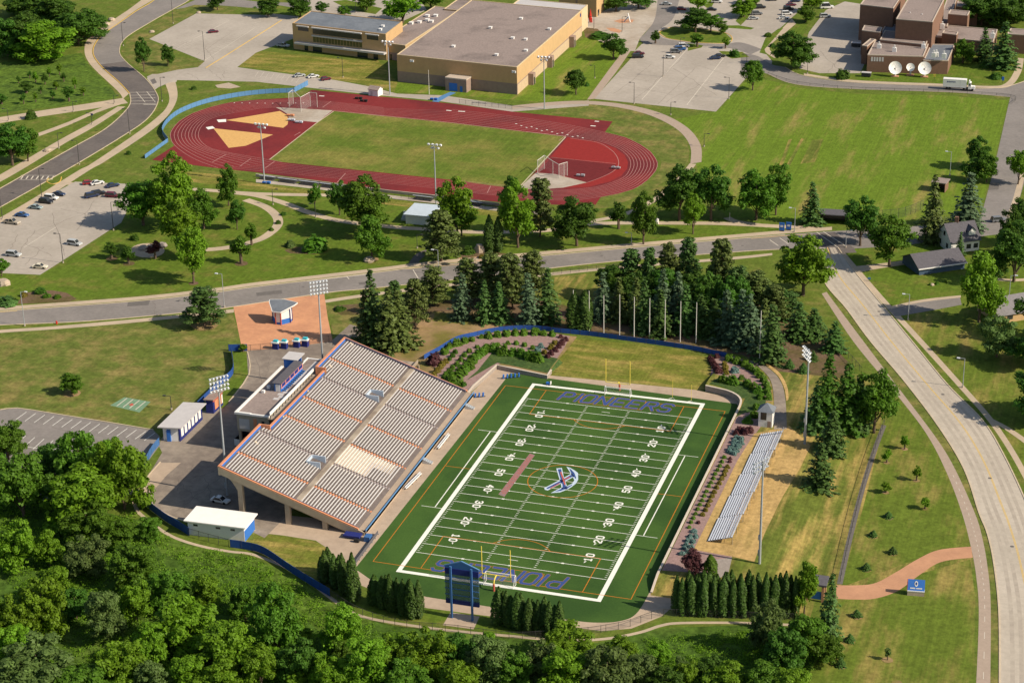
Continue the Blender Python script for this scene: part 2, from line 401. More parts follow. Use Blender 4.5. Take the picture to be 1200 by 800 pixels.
area('pine_soil', [(640, 352), (700, 368), (760, 360), (840, 372), (905, 350), (960, 390), (1000, 430), (960, 470), (925, 450), (902, 431), (870, 416), (820, 408), (740, 399), (640, 387), (560, 385), (520, 378), (470, 398), (425, 404), (430, 375), (520, 352), (590, 345)], .005, 'soil')
area('straw_bank', [(440, 408), (470, 395), (508, 365), (560, 366), (600, 376), (600, 386), (540, 396), (500, 416), (470, 428)], .009, 'tansoil')
area('straw_lawn', [(500, 396), (510, 366), (555, 370), (545, 382), (520, 394)], .012, 'straw_lawn')
area('grove_lawn', [(380, 352), (430, 345), (428, 372), (418, 400), (392, 396)], .006, 'west_lawn')
area('verge_lawn', [(650, 325), (720, 317), (735, 325), (700, 358), (665, 352), (648, 345)], .009, 'straw_lawn')
area('south_east_lawn', [(935, 560), (985, 520), (1030, 470), (1052, 468), (1105, 560), (1125, 620), (1138, 652), (1140, 700), (1140, 830), (920, 830), (960, 760), (985, 690), (940, 655), (880, 655), (905, 610)], .003, 'straw_lawn')
area('entrance_lawn', [(1050, 462), (1086, 508), (1111, 555), (1128, 600), (1138, 638), (1060, 660), (985, 688), (1010, 600), (1036, 498)], .007, 'edge_lawn')
area('sign_lawn', [(985, 705), (1050, 680), (1137, 655), (1143, 700), (1141, 830), (930, 830), (962, 760)], .007, 'edge_lawn')
area('house_lawn', [(1010, 320), (1070, 318), (1210, 330), (1210, 560), (1180, 530), (1110, 450), (1070, 400), (1048, 370)], .004, 'edge_lawn')
area('garden_lawn', [(985, 290), (1060, 286), (1160, 274), (1210, 270), (1210, 345), (1125, 347), (1050, 362), (1030, 345), (1000, 312)], .006, 'park')
area('wood_floor', [(-40, 540), (60, 585), (165, 610), (215, 635), (297, 653), (350, 676), (405, 719), (462, 733), (600, 748), (700, 753), (775, 735), (875, 732), (940, 735), (980, 725), (985, 745), (965, 790), (940, 830), (600, 860), (-60, 860)], .004, 'woodfloor')
area('scrub_lawn', [(165, 600), (215, 637), (297, 653), (345, 674), (405, 718), (440, 728), (380, 745), (320, 690), (250, 665), (190, 650)], .008, 'meadow')
area('gym_lawn', [(278, 78), (300, 59), (345, 64), (415, 71), (442, 70), (466, 97), (462, 108), (425, 98), (392, 94), (345, 86)], .006, 'dry_lawn')
area('gym_side_lawn', [(607, 109), (680, 48), (690, 42), (735, 58), (688, 116), (640, 120), (548, 113), (462, 108), (466, 97)], .006, 'lawn')
area('studio_lawn', [(935, 92), (1000, 88), (1084, 86), (1110, 84), (1120, 62), (1195, 68), (1188, 98), (1100, 98), (1000, 95)], .006, 'park')

# ------------------------------------------------------------------ banks beside the sunken field
mb = MB()
ys = [5 + i * 1.9 for i in range(71)]; NX = 26
for i in range(70):
    for j in range(NX):
        q = []
        for (a, b) in ((i, j), (i, j + 1), (i + 1, j + 1), (i + 1, j)):
            y = ys[a]; x0 = xw(y) + .02; x = x0 + (97.8 - x0) * b / NX; q.append((x, y, max(H(x, y), 0) + .016))
        mb.quad(*q)
o = mb.build('east_bank', 'straw_lawn', smooth=True); o['kind'] = 'structure'
def yb(x):
    if x < -16.8: return 97.6
    if x < -14.3: return 98.7 + (x + 16.8) / .131
    return 117.8 - (x + 14.3) * .177 + .02
xs = [-46 + i * 1.46 for i in range(20)] + [-16.8, -16.1, -15.4, -14.8, -14.3] + [-14.3 + i * 1.36 for i in range(1, 13)]
mb = MB()
for i in range(len(xs) - 1):
    for j in range(14):
        q = []
        for (a, b) in ((i, j), (i + 1, j), (i + 1, j + 1), (i, j + 1)):
            x = xs[a]; y0 = yb(x); y = y0 + (147 - y0) * (b / 14) ** 1.3; q.append((x, y, max(0, H(min(x, 2.05) - (.03 if x < -14.3 else 0), y + .01)) + .018))
        mb.quad(*q)
o = mb.build('planting_mound', 'tansoil', smooth=True); o['kind'] = 'structure'
def retaining(pts, name, label, hz=lambda p: 1.0):
    t = thing(name, label, 'retaining wall', (pts[0][0], pts[0][1], 0))
    a = offset(pts, .2); b = offset(pts, -.2); mb = MB(); mc = MB()
    a2 = offset(pts, .28); b2 = offset(pts, -.28)
    for i in range(len(pts) - 1):
        h0, h1 = hz(pts[i]), hz(pts[i + 1])
        for s in (a, b): mb.quad((s[i][0], s[i][1], 0), (s[i + 1][0], s[i + 1][1], 0), (s[i + 1][0], s[i + 1][1], h1), (s[i][0], s[i][1], h0))
        mc.quad((a2[i][0], a2[i][1], h0 + .14), (a2[i + 1][0], a2[i + 1][1], h1 + .14), (b2[i + 1][0], b2[i + 1][1], h1 + .14), (b2[i][0], b2[i][1], h0 + .14))
        for s in (a2, b2): mc.quad((s[i][0], s[i][1], h0), (s[i + 1][0], s[i + 1][1], h1), (s[i + 1][0], s[i + 1][1], h1 + .14), (s[i][0], s[i][1], h0 + .14))
    for i in (0, -1):
        mb.quad((a[i][0], a[i][1], 0), (b[i][0], b[i][1], 0), (b[i][0], b[i][1], hz(pts[i])), (a[i][0], a[i][1], hz(pts[i])))
        mc.quad((a2[i][0], a2[i][1], hz(pts[i])), (b2[i][0], b2[i][1], hz(pts[i])), (b2[i][0], b2[i][1], hz(pts[i]) + .14), (a2[i][0], a2[i][1], hz(pts[i]) + .14))
    mb.build('wall', 'wallgrey', t); mc.build('coping', 'wallcap', t)
wl = [(60.3, 6 + 3 * i) for i in range(35)] + [(60.3, 108.5), (60.15, 110.3), (59.9, 112), (59.2, 113.6), (58.2, 115), (56.6, 116.4), (54.5, 117.5), (51.3, 118.3), (48.2, 119)]
retaining(wl, 'retaining_wall', 'long low block retaining wall along the side of the turf below the shrub bed', lambda p: H(p[0] + .4, p[1] + .3) + .06)
retaining([(-16.8, 98.7), (-16.3, 102.5), (-15.8, 106.3), (-15.3, 110), (-14.3, 117.8), (-9, 116.86), (-4, 115.98), (2.1, 114.9), (2.1, 119)], 'retaining_wall', 'L-shaped block retaining wall below the mound beside the grandstand', lambda p: H(p[0] - .5, p[1] + 1.2) + .1 if p[0] < 2 else 1.15)
sheet('east_mulch', [Vector((60.8, 14)), Vector((60.8, 106))] + W([(876, 484), (890, 476), (898, 492), (884, 510), (864, 540), (838, 593), (813, 644), (858, 652), (836, 672)], True), .06, 'mulch', True)
area('north_east_cover', [(831, 456), (846, 440), (872, 448), (898, 470), (893, 480), (872, 484), (859, 497), (868, 472), (848, 460)], .07, 'groundcover', True)
area('north_east_mulch', [(834, 422), (852, 415), (882, 425), (902, 446), (905, 470), (898, 470), (872, 446), (846, 440), (833, 440)], .06, 'mulch', True)
area('bleacher_gravel', [(884, 508), (925, 499), (950, 522), (938, 548), (917, 582), (896, 625), (884, 658), (858, 652), (813, 644), (838, 593), (864, 540)], .065, 'straw', True)
sheet('mound_mulch', W([(501, 421), (516, 411.5), (535, 400.5), (555, 395.5), (577.5, 390.5), (600, 388), (622, 387.5), (650, 390.5), (668, 394), (660, 410), (650, 428), (641, 440), (612, 411), (583, 428)], True) + [Vector((-14.75, 116.5)), Vector((-15.3, 112.5)), Vector((-15.9, 108)), Vector((-16.5, 103.5)), Vector((-17.1, 99.6)), Vector((-19, 99.2)), Vector((-30, 104))] + W([(515, 436)], True), .05, 'mulch', True)
area('mound_cover', [(546, 446), (560, 434), (578, 412), (612, 411), (660, 425), (641, 441), (583, 429)], .07, 'groundcover', True)
edges('service_path', [(878, 423), (889, 430), (900, 441), (905, 452), (907, 470), (907, 503)], [(886, 422), (900, 431), (911, 441), (918, 455), (921, 475), (922, 503)], .08, 'yardpave', True)
edges('path_verge', [(887, 422), (901, 431), (912, 441), (919, 455), (921.5, 470)], [(890, 421), (905, 430), (916, 440), (923, 455), (924, 468)], .085, 'straw', True)
area('paved_steps', [(836, 656), (858, 653), (853, 674), (832, 680)], .09, 'wallgrey', True)

# ------------------------------------------------------------------ football field
area('field_apron', [(414, 660), (424, 629), (462, 575), (546, 467), (549, 463.5), (583, 430), (642, 443), (700, 447), (803, 460), (831, 461), (850, 466), (862, 472), (868, 478), (861, 492)], .012, 'sideline')
sheet('field_apron', [(60.1, -2), (60.1, 116), (45, 119), (-14, 117), (-14.2, 0), (-9, -9)], .013, 'sideline')
area('concourse_apron', [(300, 600), (424, 612), (445, 640), (416, 664), (398, 668), (384, 650), (382, 641), (370, 633), (332, 627), (296, 623)], .011, 'sideline')
area('scoreboard_path', [(416, 664), (445, 672), (500, 698), (577, 710), (662, 722), (700, 726), (733, 722), (770, 670), (800, 668), (789, 690), (789, 710), (775, 722), (740, 736), (705, 739), (660, 733), (577, 722), (500, 712), (450, 697), (422, 685)], .014, 'sideline')
turf = W([(416, 666), (436, 680), (462, 690), (500, 699), (577, 711), (660, 725)]) + W(smooth_px([(660, 725), (695, 729), (728, 727), (748, 716), (768, 680)])) + [Vector((60.1, 17)), Vector((60.1, 110)), Vector((58.5, 113))] + W([(598, 437)])
turf = [p for i, p in enumerate(turf) if i == 0 or (p - turf[i - 1]).length > .05]
sheet('turf_field', turf, .020, 'turf')
FW, FL, EZ = 48.77, 109.73, 9.144
L = Lines(.026)
bw = 1.12
for a, b in (((-bw / 2, -bw), (-bw / 2, FL + bw)), ((FW + bw / 2, -bw), (FW + bw / 2, FL + bw)), ((0, -bw / 2), (FW, -bw / 2)), ((0, FL + bw / 2), (FW, FL + bw / 2))): L.seg(a, b, bw)
for k in range(21):
    y = EZ + k * 4.572; L.seg((.25, y), (FW - .25, y), .17)
    for x in (7.0 + 5.4, FW - 12.4, FW / 2): 
        if k % 2 == 0 or x != FW / 2: L.seg((x - .35, y), (x + .35, y), .5)
for k in range(1, 100):
    y = EZ + k * .9144
    if k % 5:
        for x in (18.29, 30.48): L.seg((x - .32, y), (x + .32, y), .15)
        for x in (.62, FW - .62): L.seg((x - .3, y), (x + .3, y), .14)
L.seg((FW / 2 - 1.2, EZ + 2.74), (FW / 2 + 1.2, EZ + 2.74), .16); L.seg((FW / 2 - 1.2, FL - EZ - 2.74), (FW / 2 + 1.2, FL - EZ - 2.74), .16)
for sx in (-1, 1):
    xa = FW / 2 + sx * (FW / 2 + bw); xb = xa + sx * 5.5; xc = xa + sx * 1.9
    for y in (FL / 2 - 22.86, FL / 2 + 22.86): L.seg((xa, y), (xb, y), .16)
    L.seg((xc, FL / 2 - 22.6), (xc, FL / 2 + 22.6), .26)
L.build('yard_line_paint', 'paint')
L = Lines(.031)
X0, X1, Y0, Y1 = -8.2, 56.4, 2.0, 107.4
for a, b in (((X0, Y0), (X0, Y1)), ((X1, Y0), (X1, Y1)), ((X0, Y0), (X1, Y0)), ((X0, Y1), (X1, Y1))): L.seg(a, b, .2)
cx, cy = FW / 2, (Y0 + Y1) / 2
L.path([(cx + 9.15 * math.cos(i * PI / 32), cy + 9.15 * math.sin(i * PI / 32)) for i in range(65)], .2)
L.seg((X0, cy), (-bw, cy), .18); L.seg((X1, cy), (FW + bw, cy), .18)
for ye, s in ((Y0, 1), (Y1, -1)):
    L.seg((4.1, ye), (4.1, ye + s * 16.4), .2); L.seg((44.6, ye), (44.6, ye + s * 16.4), .2); L.seg((4.1, ye + s * 16.4), (44.6, ye + s * 16.4), .22)
    L.seg((cx - 9.2, ye), (cx - 9.2, ye + s * 5.5), .16); L.seg((cx + 9.2, ye), (cx + 9.2, ye + s * 5.5), .16); L.seg((cx - 9.2, ye + s * 5.5), (cx + 9.2, ye + s * 5.5), .16)
    L.path([(cx + 9.15 * math.cos(t), ye + s * (11 + 9.15 * math.sin(t))) for t in [.63 + i * (PI - 1.26) / 20 for i in range(21)]], .18)
L.build('soccer_line_paint', 'orangeline')
# lettering from strokes on a 4 x 6 grid
GL = {'P': [[(0, 0), (0, 6), (3, 6), (4, 5), (4, 3.6), (3, 2.7), (0, 2.7)]], 'I': [[(0.6, 0), (.6, 6)]], 'O': [[(.8, 0), (0, .9), (0, 5.1), (.8, 6), (3.4, 6), (4.2, 5.1), (4.2, .9), (3.4, 0), (.8, 0)]],
      'N': [[(0, 0), (0, 6), (4, 0), (4, 6)]], 'E': [[(4, 0), (0, 0), (0, 6), (4, 6)], [(0, 3), (3.2, 3)]], 'R': [[(0, 0), (0, 6), (3.2, 6), (4, 5.2), (4, 3.8), (3.2, 3), (0, 3)], [(2, 3), (4.2, 0)]],
      'S': [[(0, .9), (.8, 0), (3.2, 0), (4, .8), (4, 2.4), (3.2, 3), (.8, 3.2), (0, 3.9), (0, 5.2), (.8, 6), (3.2, 6), (4, 5.1)]],
      '0': [[(.7, 0), (0, .9), (0, 5.1), (.7, 6), (2.9, 6), (3.6, 5.1), (3.6, .9), (2.9, 0), (.7, 0)]], '1': [[(.8, 0), (2.8, 0)], [(1.8, 0), (1.8, 6), (.8, 5)]],
      '2': [[(0, 5), (.8, 6), (3, 6), (3.7, 5.1), (3.7, 4), (0, .6), (0, 0), (3.8, 0)]], '3': [[(0, 5.2), (.8, 6), (3, 6), (3.7, 5.2), (3.7, 3.8), (3, 3.1), (1.4, 3.1)], [(3, 3.1), (3.8, 2.3), (3.8, .9), (3, 0), (.8, 0), (0, .9)]],
      '4': [[(2.8, 0), (2.8, 6), (0, 2), (3.9, 2)]], '5': [[(0, .8), (.8, 0), (3, 0), (3.8, .9), (3.8, 2.6), (3, 3.5), (0, 3.3), (.3, 6), (3.6, 6)]]}
def write(L, txt, org, ex, ey, adv, wd, slant=0):
    org = Vector(org); ex = Vector(ex); ey = Vector(ey); x = 0
    for ch in txt:
        for st in GL[ch]:
            w = [org + ex * (x + p[0] + p[1] * slant) + ey * p[1] for p in st]
            t0 = (w[1] - w[0]).normalized(); t1 = (w[-1] - w[-2]).normalized()
            w = [w[0] - t0 * wd * .3] + w[1:-1] + [w[-1] + t1 * wd * .3]
            for i in range(len(w) - 1):
                t = (w[i + 1] - w[i]).normalized(); L.seg(w[i] - t * wd * .18, w[i + 1] + t * wd * .18, wd)
        x += adv * (.42 if ch == 'I' else 1)
LB, LO, LG = Lines(.037), Lines(.034), Lines(.040)
sx = 31.6 / 41.5
for ox, oy, ex, ey in ((9.0, FL - 7.3, (sx, 0), (0, .88)), (FW - 9.2, 7.3, (-sx, 0), (0, -.88))):
    write(LO, 'PIONEERS', (ox, oy), ex, ey, 5.9, 1.02, .22); write(LB, 'PIONEERS', (ox, oy), ex, ey, 5.9, .86, .22)
LO.build('end_zone_lettering_edge', 'letteredge'); LB.build('end_zone_lettering', 'blueink')
L = Lines(.037)
for k, n in enumerate((1, 2, 3, 4, 5, 4, 3, 2, 1)):
    y = EZ + 9.144 * (k + 1)
    for s, xb in ((1, 5.9), (-1, FW - 5.9)):
        e = .36; 
        write(L, str(n), (xb + s * .25, y + s * 1.75), (0, -s * .31), (s * .30, 0), 4, .40); write(L, '0', (xb + s * .25, y - s * .45), (0, -s * .31), (s * .30, 0), 4, .40)
        if n != 5:
            d = 1 if k < 4 else -1; ya = y - d * 2.6
            L.mb.poly([(xb + s * 1.7, ya + d * .45, .037), (xb + s * 1.7, ya - d * .55, .037), (xb + s * 1.2, ya + d * .45, .037)])
L.build('yard_number_paint', 'paint')
# emblem of two crossed picks, and the worded band beside it
def ink(name, px, z, m): return area(name, [(630 + a / 16, 535 + b / 16) for a, b in px], z, m)
for n, z, m, ps in (('emblem_outline', .044, 'emblempale', ([(350, 218), (455, 208), (495, 400), (560, 575), (560, 610), (450, 615), (440, 520), (415, 440)], [(120, 588), (420, 432), (500, 388), (615, 325), (640, 300), (700, 365), (540, 452), (430, 505), (190, 632), (140, 620)],
        [(540, 185), (620, 212), (700, 260), (757, 305), (760, 430), (720, 500), (640, 565), (560, 612), (420, 668), (245, 680), (430, 585), (560, 545), (650, 500), (690, 440), (640, 350), (600, 280)])),
        ('emblem_blue', .048, 'blueink', ([(378, 235), (440, 230), (485, 440), (535, 560), (545, 592), (470, 595), (465, 520), (435, 440)], [(160, 588), (420, 455), (625, 340), (655, 345), (670, 365), (430, 487), (190, 605)],
        [(590, 212), (640, 250), (690, 305), (725, 400), (705, 415), (670, 345), (625, 300)], [(310, 657), (450, 598), (560, 562), (655, 515), (640, 540), (560, 592), (430, 640)])),
        ('emblem_red', .052, 'redink', ([(420, 290), (450, 285), (528, 515), (503, 530)], [(230, 590), (410, 492), (415, 505), (240, 603)], [(500, 418), (600, 372), (608, 388), (505, 438)]))):
    for p in ps: ink(n, p, z, m)
band = W([(621, 531), (627, 533), (591, 582), (584, 579)])
sheet('worded_band', band, .034, 'greyink')
a0, a1, b1, b0 = [Vector(p) for p in band]; L = Lines(.038); r2 = random.Random(3)
for row in range(3):
    t = .03
    while t < .95:
        wl_ = r2.uniform(.012, .03); u = .2 + .3 * row
        p = a0.lerp(b0, t).lerp(a1.lerp(b1, t), u - .1); q = a0.lerp(b0, t).lerp(a1.lerp(b1, t), u + .1)
        L.seg(p, q, .35 if r2.random() < .6 else .22); t += wl_ + .008
L.build('worded_band_letters', 'redink')

# ------------------------------------------------------------------ main road across the middle
RT = [(-30, 369), (0, 365), (100, 357.5), (170, 352), (250, 343), (300, 336), (420, 322), (500, 312), (560, 306.5), (640, 299.5), (750, 289.5), (850, 281), (920, 275), (975, 271), (1060, 266), (1150, 258), (1220, 251)]
RB = [(-30, 385), (0, 381), (100, 376.5), (220, 366), (270, 360), (380, 343.5), (430, 338.5), (500, 331), (560, 325), (640, 315), (725, 306), (860, 295.5), (920, 292), (985, 292), (1060, 287), (1150, 277), (1220, 268)]
edges('main_road', RT, RB, .018, 'asphalt'); kerb(RT[:13]); kerb(RB[:13])
up = lambda pts, d: [(x, y + d) for x, y in pts]
edges('sidewalk', up(RT[:14], -5.2), up(RT[:14], -1.2), .022, 'path')
edges('sidewalk', [(-20, 390), (0, 386.5), (60, 382.5), (140, 375.5), (220, 367.8), (274, 362)], [(-20, 394), (0, 390), (60, 386), (140, 379.5), (220, 371.5), (274, 366)], .014, 'path')
edges('sidewalk', [(380, 351.5), (430, 344), (520, 333), (645, 319.5), (730, 311.5), (860, 301), (905, 296.5)], [(380, 355), (430, 347.5), (520, 336.5), (645, 323), (730, 314.5), (860, 304), (905, 299)], .014, 'path')
L = Lines(.024)
for a, b in (((360, 329.6), (435, 321)), ((484, 316), (490, 326)), ((406, 323.5), (409, 327)), ((902, 281), (912, 288)), ((914, 279), (924, 286)), ((957, 272), (982, 290)), ((965, 271.5), (992, 289))): L.seg(at(*a), at(*b), .3)
L.build('road_paint', 'dimpaint')
L = Lines(.023)
for i in range(30):
    x = -5 + i * 33; 
L.path(W([(470, 315.5), (520, 311.5), (560, 308)]), .25); L.path(W([(0, 365.6), (20, 364.2)]), .3); L.path(W([(880, 279.6), (925, 275.8), (950, 274.4)]), .3)
L.build('yellow_paint', 'yellowpaint')
area('intersection_shade', [(952, 274), (978, 272), (1000, 290), (1004, 296), (962, 298)], .021, 'dark_asphalt')  # tree shade over the junction, painted as a darker sheet

# ------------------------------------------------------------------ big concrete road on the east side
BL_ = [(957, 290), (966, 330), (992, 362), (1020, 400), (1060, 447), (1100, 500), (1130, 550), (1147, 600), (1157, 625), (1165, 662), (1171, 725), (1171, 840)]
BR_ = [(982, 290), (1000, 316), (1032, 355), (1069, 400), (1110, 450), (1152, 493), (1176, 532), (1199, 580), (1210, 610), (1227, 660), (1243, 725), (1250, 840)]
edges('concrete_road', BL_, BR_, .018, 'roadconc'); kerb(BL_); kerb(BR_)
wl_, wr_ = W(smooth_px(BL_)), W(smooth_px(BR_)); n = len(wl_)
lerp = lambda t: [wl_[i].lerp(wr_[i], t) for i in range(n)]
for t in (.20, .34, .66, .80): ribbon_w('tyre_wear', lerp(t), .95, .022, 'wear')
L = Lines(.027); L.path(lerp(.489), .16); L.path(lerp(.511), .16); L.build('yellow_centre_line', 'yellowpaint')
L = Lines(.026)
for i in range(4, n - 1, 2): L.seg(wl_[i], wr_[i], .05)
L.build('slab_joint', 'wear')
PL = [(963, 344), (1000, 400), (1045, 455), (1085, 507), (1110, 555), (1127, 600), (1137, 637), (1144, 675), (1147, 725), (1142, 840)]
PR = [(968.5, 342), (1012, 400), (1055, 457), (1100, 517), (1122, 555), (1142, 600), (1150, 625), (1157, 662), (1161, 712), (1160, 840)]
edges('bike_path', PL, PR, .014, 'bikepath')
pl, pr = W(smooth_px(PL)), W(smooth_px(PR)); L = Lines(.02)
for i in range(24, len(pl) - 1, 1):
    a = pl[i].lerp(pr[i], .5); b = pl[i + 1].lerp(pr[i + 1], .5); L.seg(a.lerp(b, .2), a.lerp(b, .55), .14)
L.build('path_dashes', 'dimpaint')
edges('verge', [(968.5, 342), (1012, 400), (1055, 457), (1100, 517), (1122, 555), (1142, 600), (1150, 625), (1157, 662), (1161, 712), (1160, 840)], [(967, 332), (992, 362), (1020, 400), (1060, 447), (1100, 500), (1130, 550), (1147, 600), (1157, 625), (1165, 662), (1171, 725), (1171, 840)][1:], .01, 'west_lawn')
edges('sidewalk', [(978, 291), (1003, 320), (1040, 362), (1075, 400), (1122, 452), (1157, 492), (1184, 532), (1210, 580)], [(985, 290), (1009, 318), (1046, 360), (1082, 399), (1129, 451), (1164, 491), (1191, 531), (1217, 579)], .014, 'path')
edges('verge', [(982, 290.5), (1000, 316.5), (1032, 355.5), (1069, 400.5), (1110, 450.5), (1152, 493.5), (1176, 532.5), (1199, 580.5)], [(978, 291), (1003, 320), (1040, 362), (1075, 400), (1122, 452), (1157, 492), (1184, 532), (1210, 580)], .012, 'grass')
edges('sidewalk', [(1160, 489), (1185, 502), (1215, 523)], [(1163, 494), (1185, 508), (1215, 530)], .016, 'path', k=3)
edges('driveway', [(1040, 362), (1080, 354), (1125, 348.5)], [(1049, 371), (1090, 364), (1127, 357)], .016, 'asphalt', k=3)
edges('sidewalk', [(1043, 359), (1080, 351), (1126, 346)], [(1044, 362), (1080, 354), (1126, 348.5)], .020, 'path', k=3)
edges('driveway', [(1003, 312), (1030, 309), (1068, 304)], [(1008, 319), (1034, 314), (1070, 309)], .017, 'path', k=3)
edges('brick_path', [(980, 685), (1000, 685.5), (1025, 683), (1050, 670), (1075, 655), (1100, 644), (1138, 640)], [(980, 701), (1000, 702), (1025, 701), (1052, 692), (1078, 673), (1103, 658), (1140, 653)], .017, 'pinkpath')
edges('garden_path', [(1165, 325), (1185, 327), (1215, 325)], [(1165, 328), (1185, 330), (1215, 328)], .016, 'path', k=2)

# ------------------------------------------------------------------ campus road in the north-west
CL = [(189, -14), (181, 0), (160, 13), (140, 27), (118, 43), (109, 60), (117, 76), (140, 97), (152, 110), (151, 125), (125, 150), (87, 172), (37, 200), (0, 221), (-25, 234)]
CR = [(235, -14), (222, 0), (205, 10), (175, 27), (147, 45), (140, 60), (147, 72), (170, 92), (182, 107), (185, 120), (172, 140), (140, 162), (80, 198), (0, 243), (-25, 256)]
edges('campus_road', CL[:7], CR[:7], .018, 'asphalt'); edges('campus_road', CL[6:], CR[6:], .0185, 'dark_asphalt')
kerb(CL[:9], 'yellow_kerb'); kerb(CL[8:]); kerb(CR)
edges('sidewalk', [(166, 0), (150, 12), (138, 20), (107, 42), (99, 57), (106, 76), (138, 107), (144, 116)], [(180, 0), (159, 12.5), (139, 27), (117, 43), (108, 60), (116, 76), (139, 97), (151, 110)], .014, 'path')
edges('path', [(-15, 140), (40, 131), (100, 122), (144, 115)], [(-15, 147), (40, 138), (100, 129), (150, 121)], .013, 'path', k=4)
edges('path', [(45, 156), (80, 143), (112, 129), (140, 119)], [(45, 160), (80, 147), (114, 132), (146, 121)], .012, 'path', k=3)
edges('sidewalk', [(-20, 216), (10, 199), (70, 164), (105, 145), (138, 125)], [(-20, 224), (22, 201), (76, 168), (110, 149), (147, 125)], .015, 'path')
edges('sidewalk', [(192, 94), (198, 120), (175, 145), (110, 190), (90, 201), (30, 238), (-20, 266)], [(205, 93), (207, 118), (185, 147), (125, 188), (104, 200), (45, 238), (-10, 270)], .014, 'path')
area('road_entry', [(184, 86), (210, 82), (207, 96), (192, 98), (182, 105), (172, 92)], .015, 'concrete')
L = Lines(.024)
for i in range(5): L.seg(at(152 + i * .4, 108.5 + i * 3.4), at(181 + i * .6, 108 + i * 3.4), .3)
L.seg(at(168, 122.5), at(183, 122.8), .5); L.seg(at(160, 108), at(170, 120), .25); L.seg(at(172, 107.5), at(182, 120), .25)
for i in range(7): L.seg(at(27 + i * 6, 206.4), at(24.5 + i * 6, 210), .5)
L.seg(at(24, 205.6), at(67, 205.6), .25); L.seg(at(22, 210.8), at(62, 210.4), .25)
L.build('crossing_paint', 'dimpaint')
area('crossing_island', [(57, 209), (72, 207.5), (70, 213), (60, 216), (55, 213)], .022, 'grass'); kerb([(72, 207.5), (70, 213), (62, 216), (55, 213), (57, 209)], 'yellow_kerb')
# lots and drives
area('north_west_drive', [(172, 90), (185, 84), (208, 82), (240, 72), (318, 18), (330, 8), (352, 8), (345, 45), (300, 62), (278, 79), (300, 82), (392, 94), (435, 102), (465, 110), (520, 112), (600, 124), (690, 118), (690, 124), (600, 131), (510, 118), (425, 110), (300, 96), (205, 94), (182, 104)], .016, 'lot')
area('north_west_lot', [(175, 46), (230, 16), (268, 17), (318, 18), (240, 72)], .020, 'lot')
kerb([(241, 80), (270, 62), (300, 43), (330, 24)], 'yellow_kerb', k=2)
area('lot_island', [(142, 60), (150, 46), (178, 27), (208, 12), (228, 6), (278, 8), (279, 11), (262, 17), (230, 15), (175, 46), (208, 68), (240, 72), (232, 79), (208, 82), (185, 87), (172, 87), (149, 71)], .024, 'west_lawn')
area('flower_island', [(252, 100), (268, 97), (282, 102), (270, 104), (255, 103)], .02, 'stone')
area('far_road', [(205, 11), (240, -5), (300, 2), (352, 4), (352, 12), (300, 10), (250, 6)], .017, 'asphalt')
area('far_yard', [(350, -20), (480, -20), (500, 12), (470, 26), (364, 14), (345, 10)], .010, 'lot')
for p in ([(390, 2), (405, 0), (448, 10), (440, 17), (410, 12)], [(318, 5), (360, 12), (352, 20), (318, 16)]): area('far_lawn', p, .018, 'park')
area('west_lot', [(-20, 272), (0, 262), (62, 227), (88, 213), (160, 216), (155, 235), (142, 261), (77, 303), (47, 322), (-20, 319)], .016, 'lot')
L = Lines(.022)
def stalls(a0, a1, b0, b1, n, wd=.14):
    for i in range(n):
        t = i / (n - 1); L.seg(Vector(a0).lerp(Vector(a1), t), Vector(b0).lerp(Vector(b1), t), wd)
A = lambda *p: at(*p).to_2d()
L.seg(A(28, 290), A(66, 266), .25); L.seg(A(207, 57), A(269, 24), .25); L.seg(A(240, 71), A(300, 32), .2)
stalls(A(207, 57), A(269, 24), A(213, 60), A(276, 25), 26, .1); stalls(A(207, 57), A(269, 24), A(200, 54), A(262, 22), 26, .1)
stalls(A(232, 70), A(300, 25), A(238, 72), A(307, 26), 26, .1)
L.seg(A(752, 117), A(806, 57), .3); L.seg(A(805, 123), A(848, 68), .3)
stalls(A(752, 117), A(806, 57), A(759, 118), A(812, 57.5), 22, .1); stalls(A(752, 117), A(806, 57), A(745, 116), A(800, 56.5), 22, .1)
stalls(A(805, 123), A(848, 68), A(812, 124), A(854, 68.5), 20, .1); stalls(A(805, 123), A(848, 68), A(798, 122), A(842, 67.5), 20, .1)
stalls(A(702, 116), A(742, 70), A(709, 117), A(749, 70.5), 18, .1)
stalls(A(303, 84), A(352, 91), A(299, 90), A(347, 97), 9, .12)
L.build('stall_paint', 'dimpaint')
area('south_west_lot', [(-20, 482), (0, 480), (20, 478), (60, 484), (180, 504), (188, 512), (187, 522), (168, 548), (150, 580), (60, 590), (-20, 560)], .016, 'asphalt')
kerb([(0, 480), (20, 478), (60, 484), (120, 493.5), (180, 503.5)], k=2)
L = Lines(.022)
for i in range(15): L.seg(A(31 + i * 10.75, 482.5 + i * 1.75), A(18.5 + i * 10.75, 491.5 + i * 1.75), .16)
for i in range(7): L.seg(A(30 + i * 10.8, 510.5 + i * 1.8), A(17 + i * 10.8, 521.5 + i * 2.3), .16)
L.seg(A(20, 521.5), A(75, 530), .16); L.build('stall_paint', 'paint')
area('painted_court', [(129, 474.8), (146, 465.2), (176.5, 470.6), (163.5, 483)], .01, mat('worn_green', (.16, .27, .17), .9, .15, 1))
L = Lines(.016)
for i in range(4): L.seg(A(137 + i * 7.3, 475.5 + i * 1.4), A(149 + i * 7.2, 466.3 + i * 1.3), .3)
L.build('court_paint', 'dimpaint'); area('court_emblem', [(151, 474), (155, 472), (157, 474.5), (153, 475.6)], .02, 'redink')
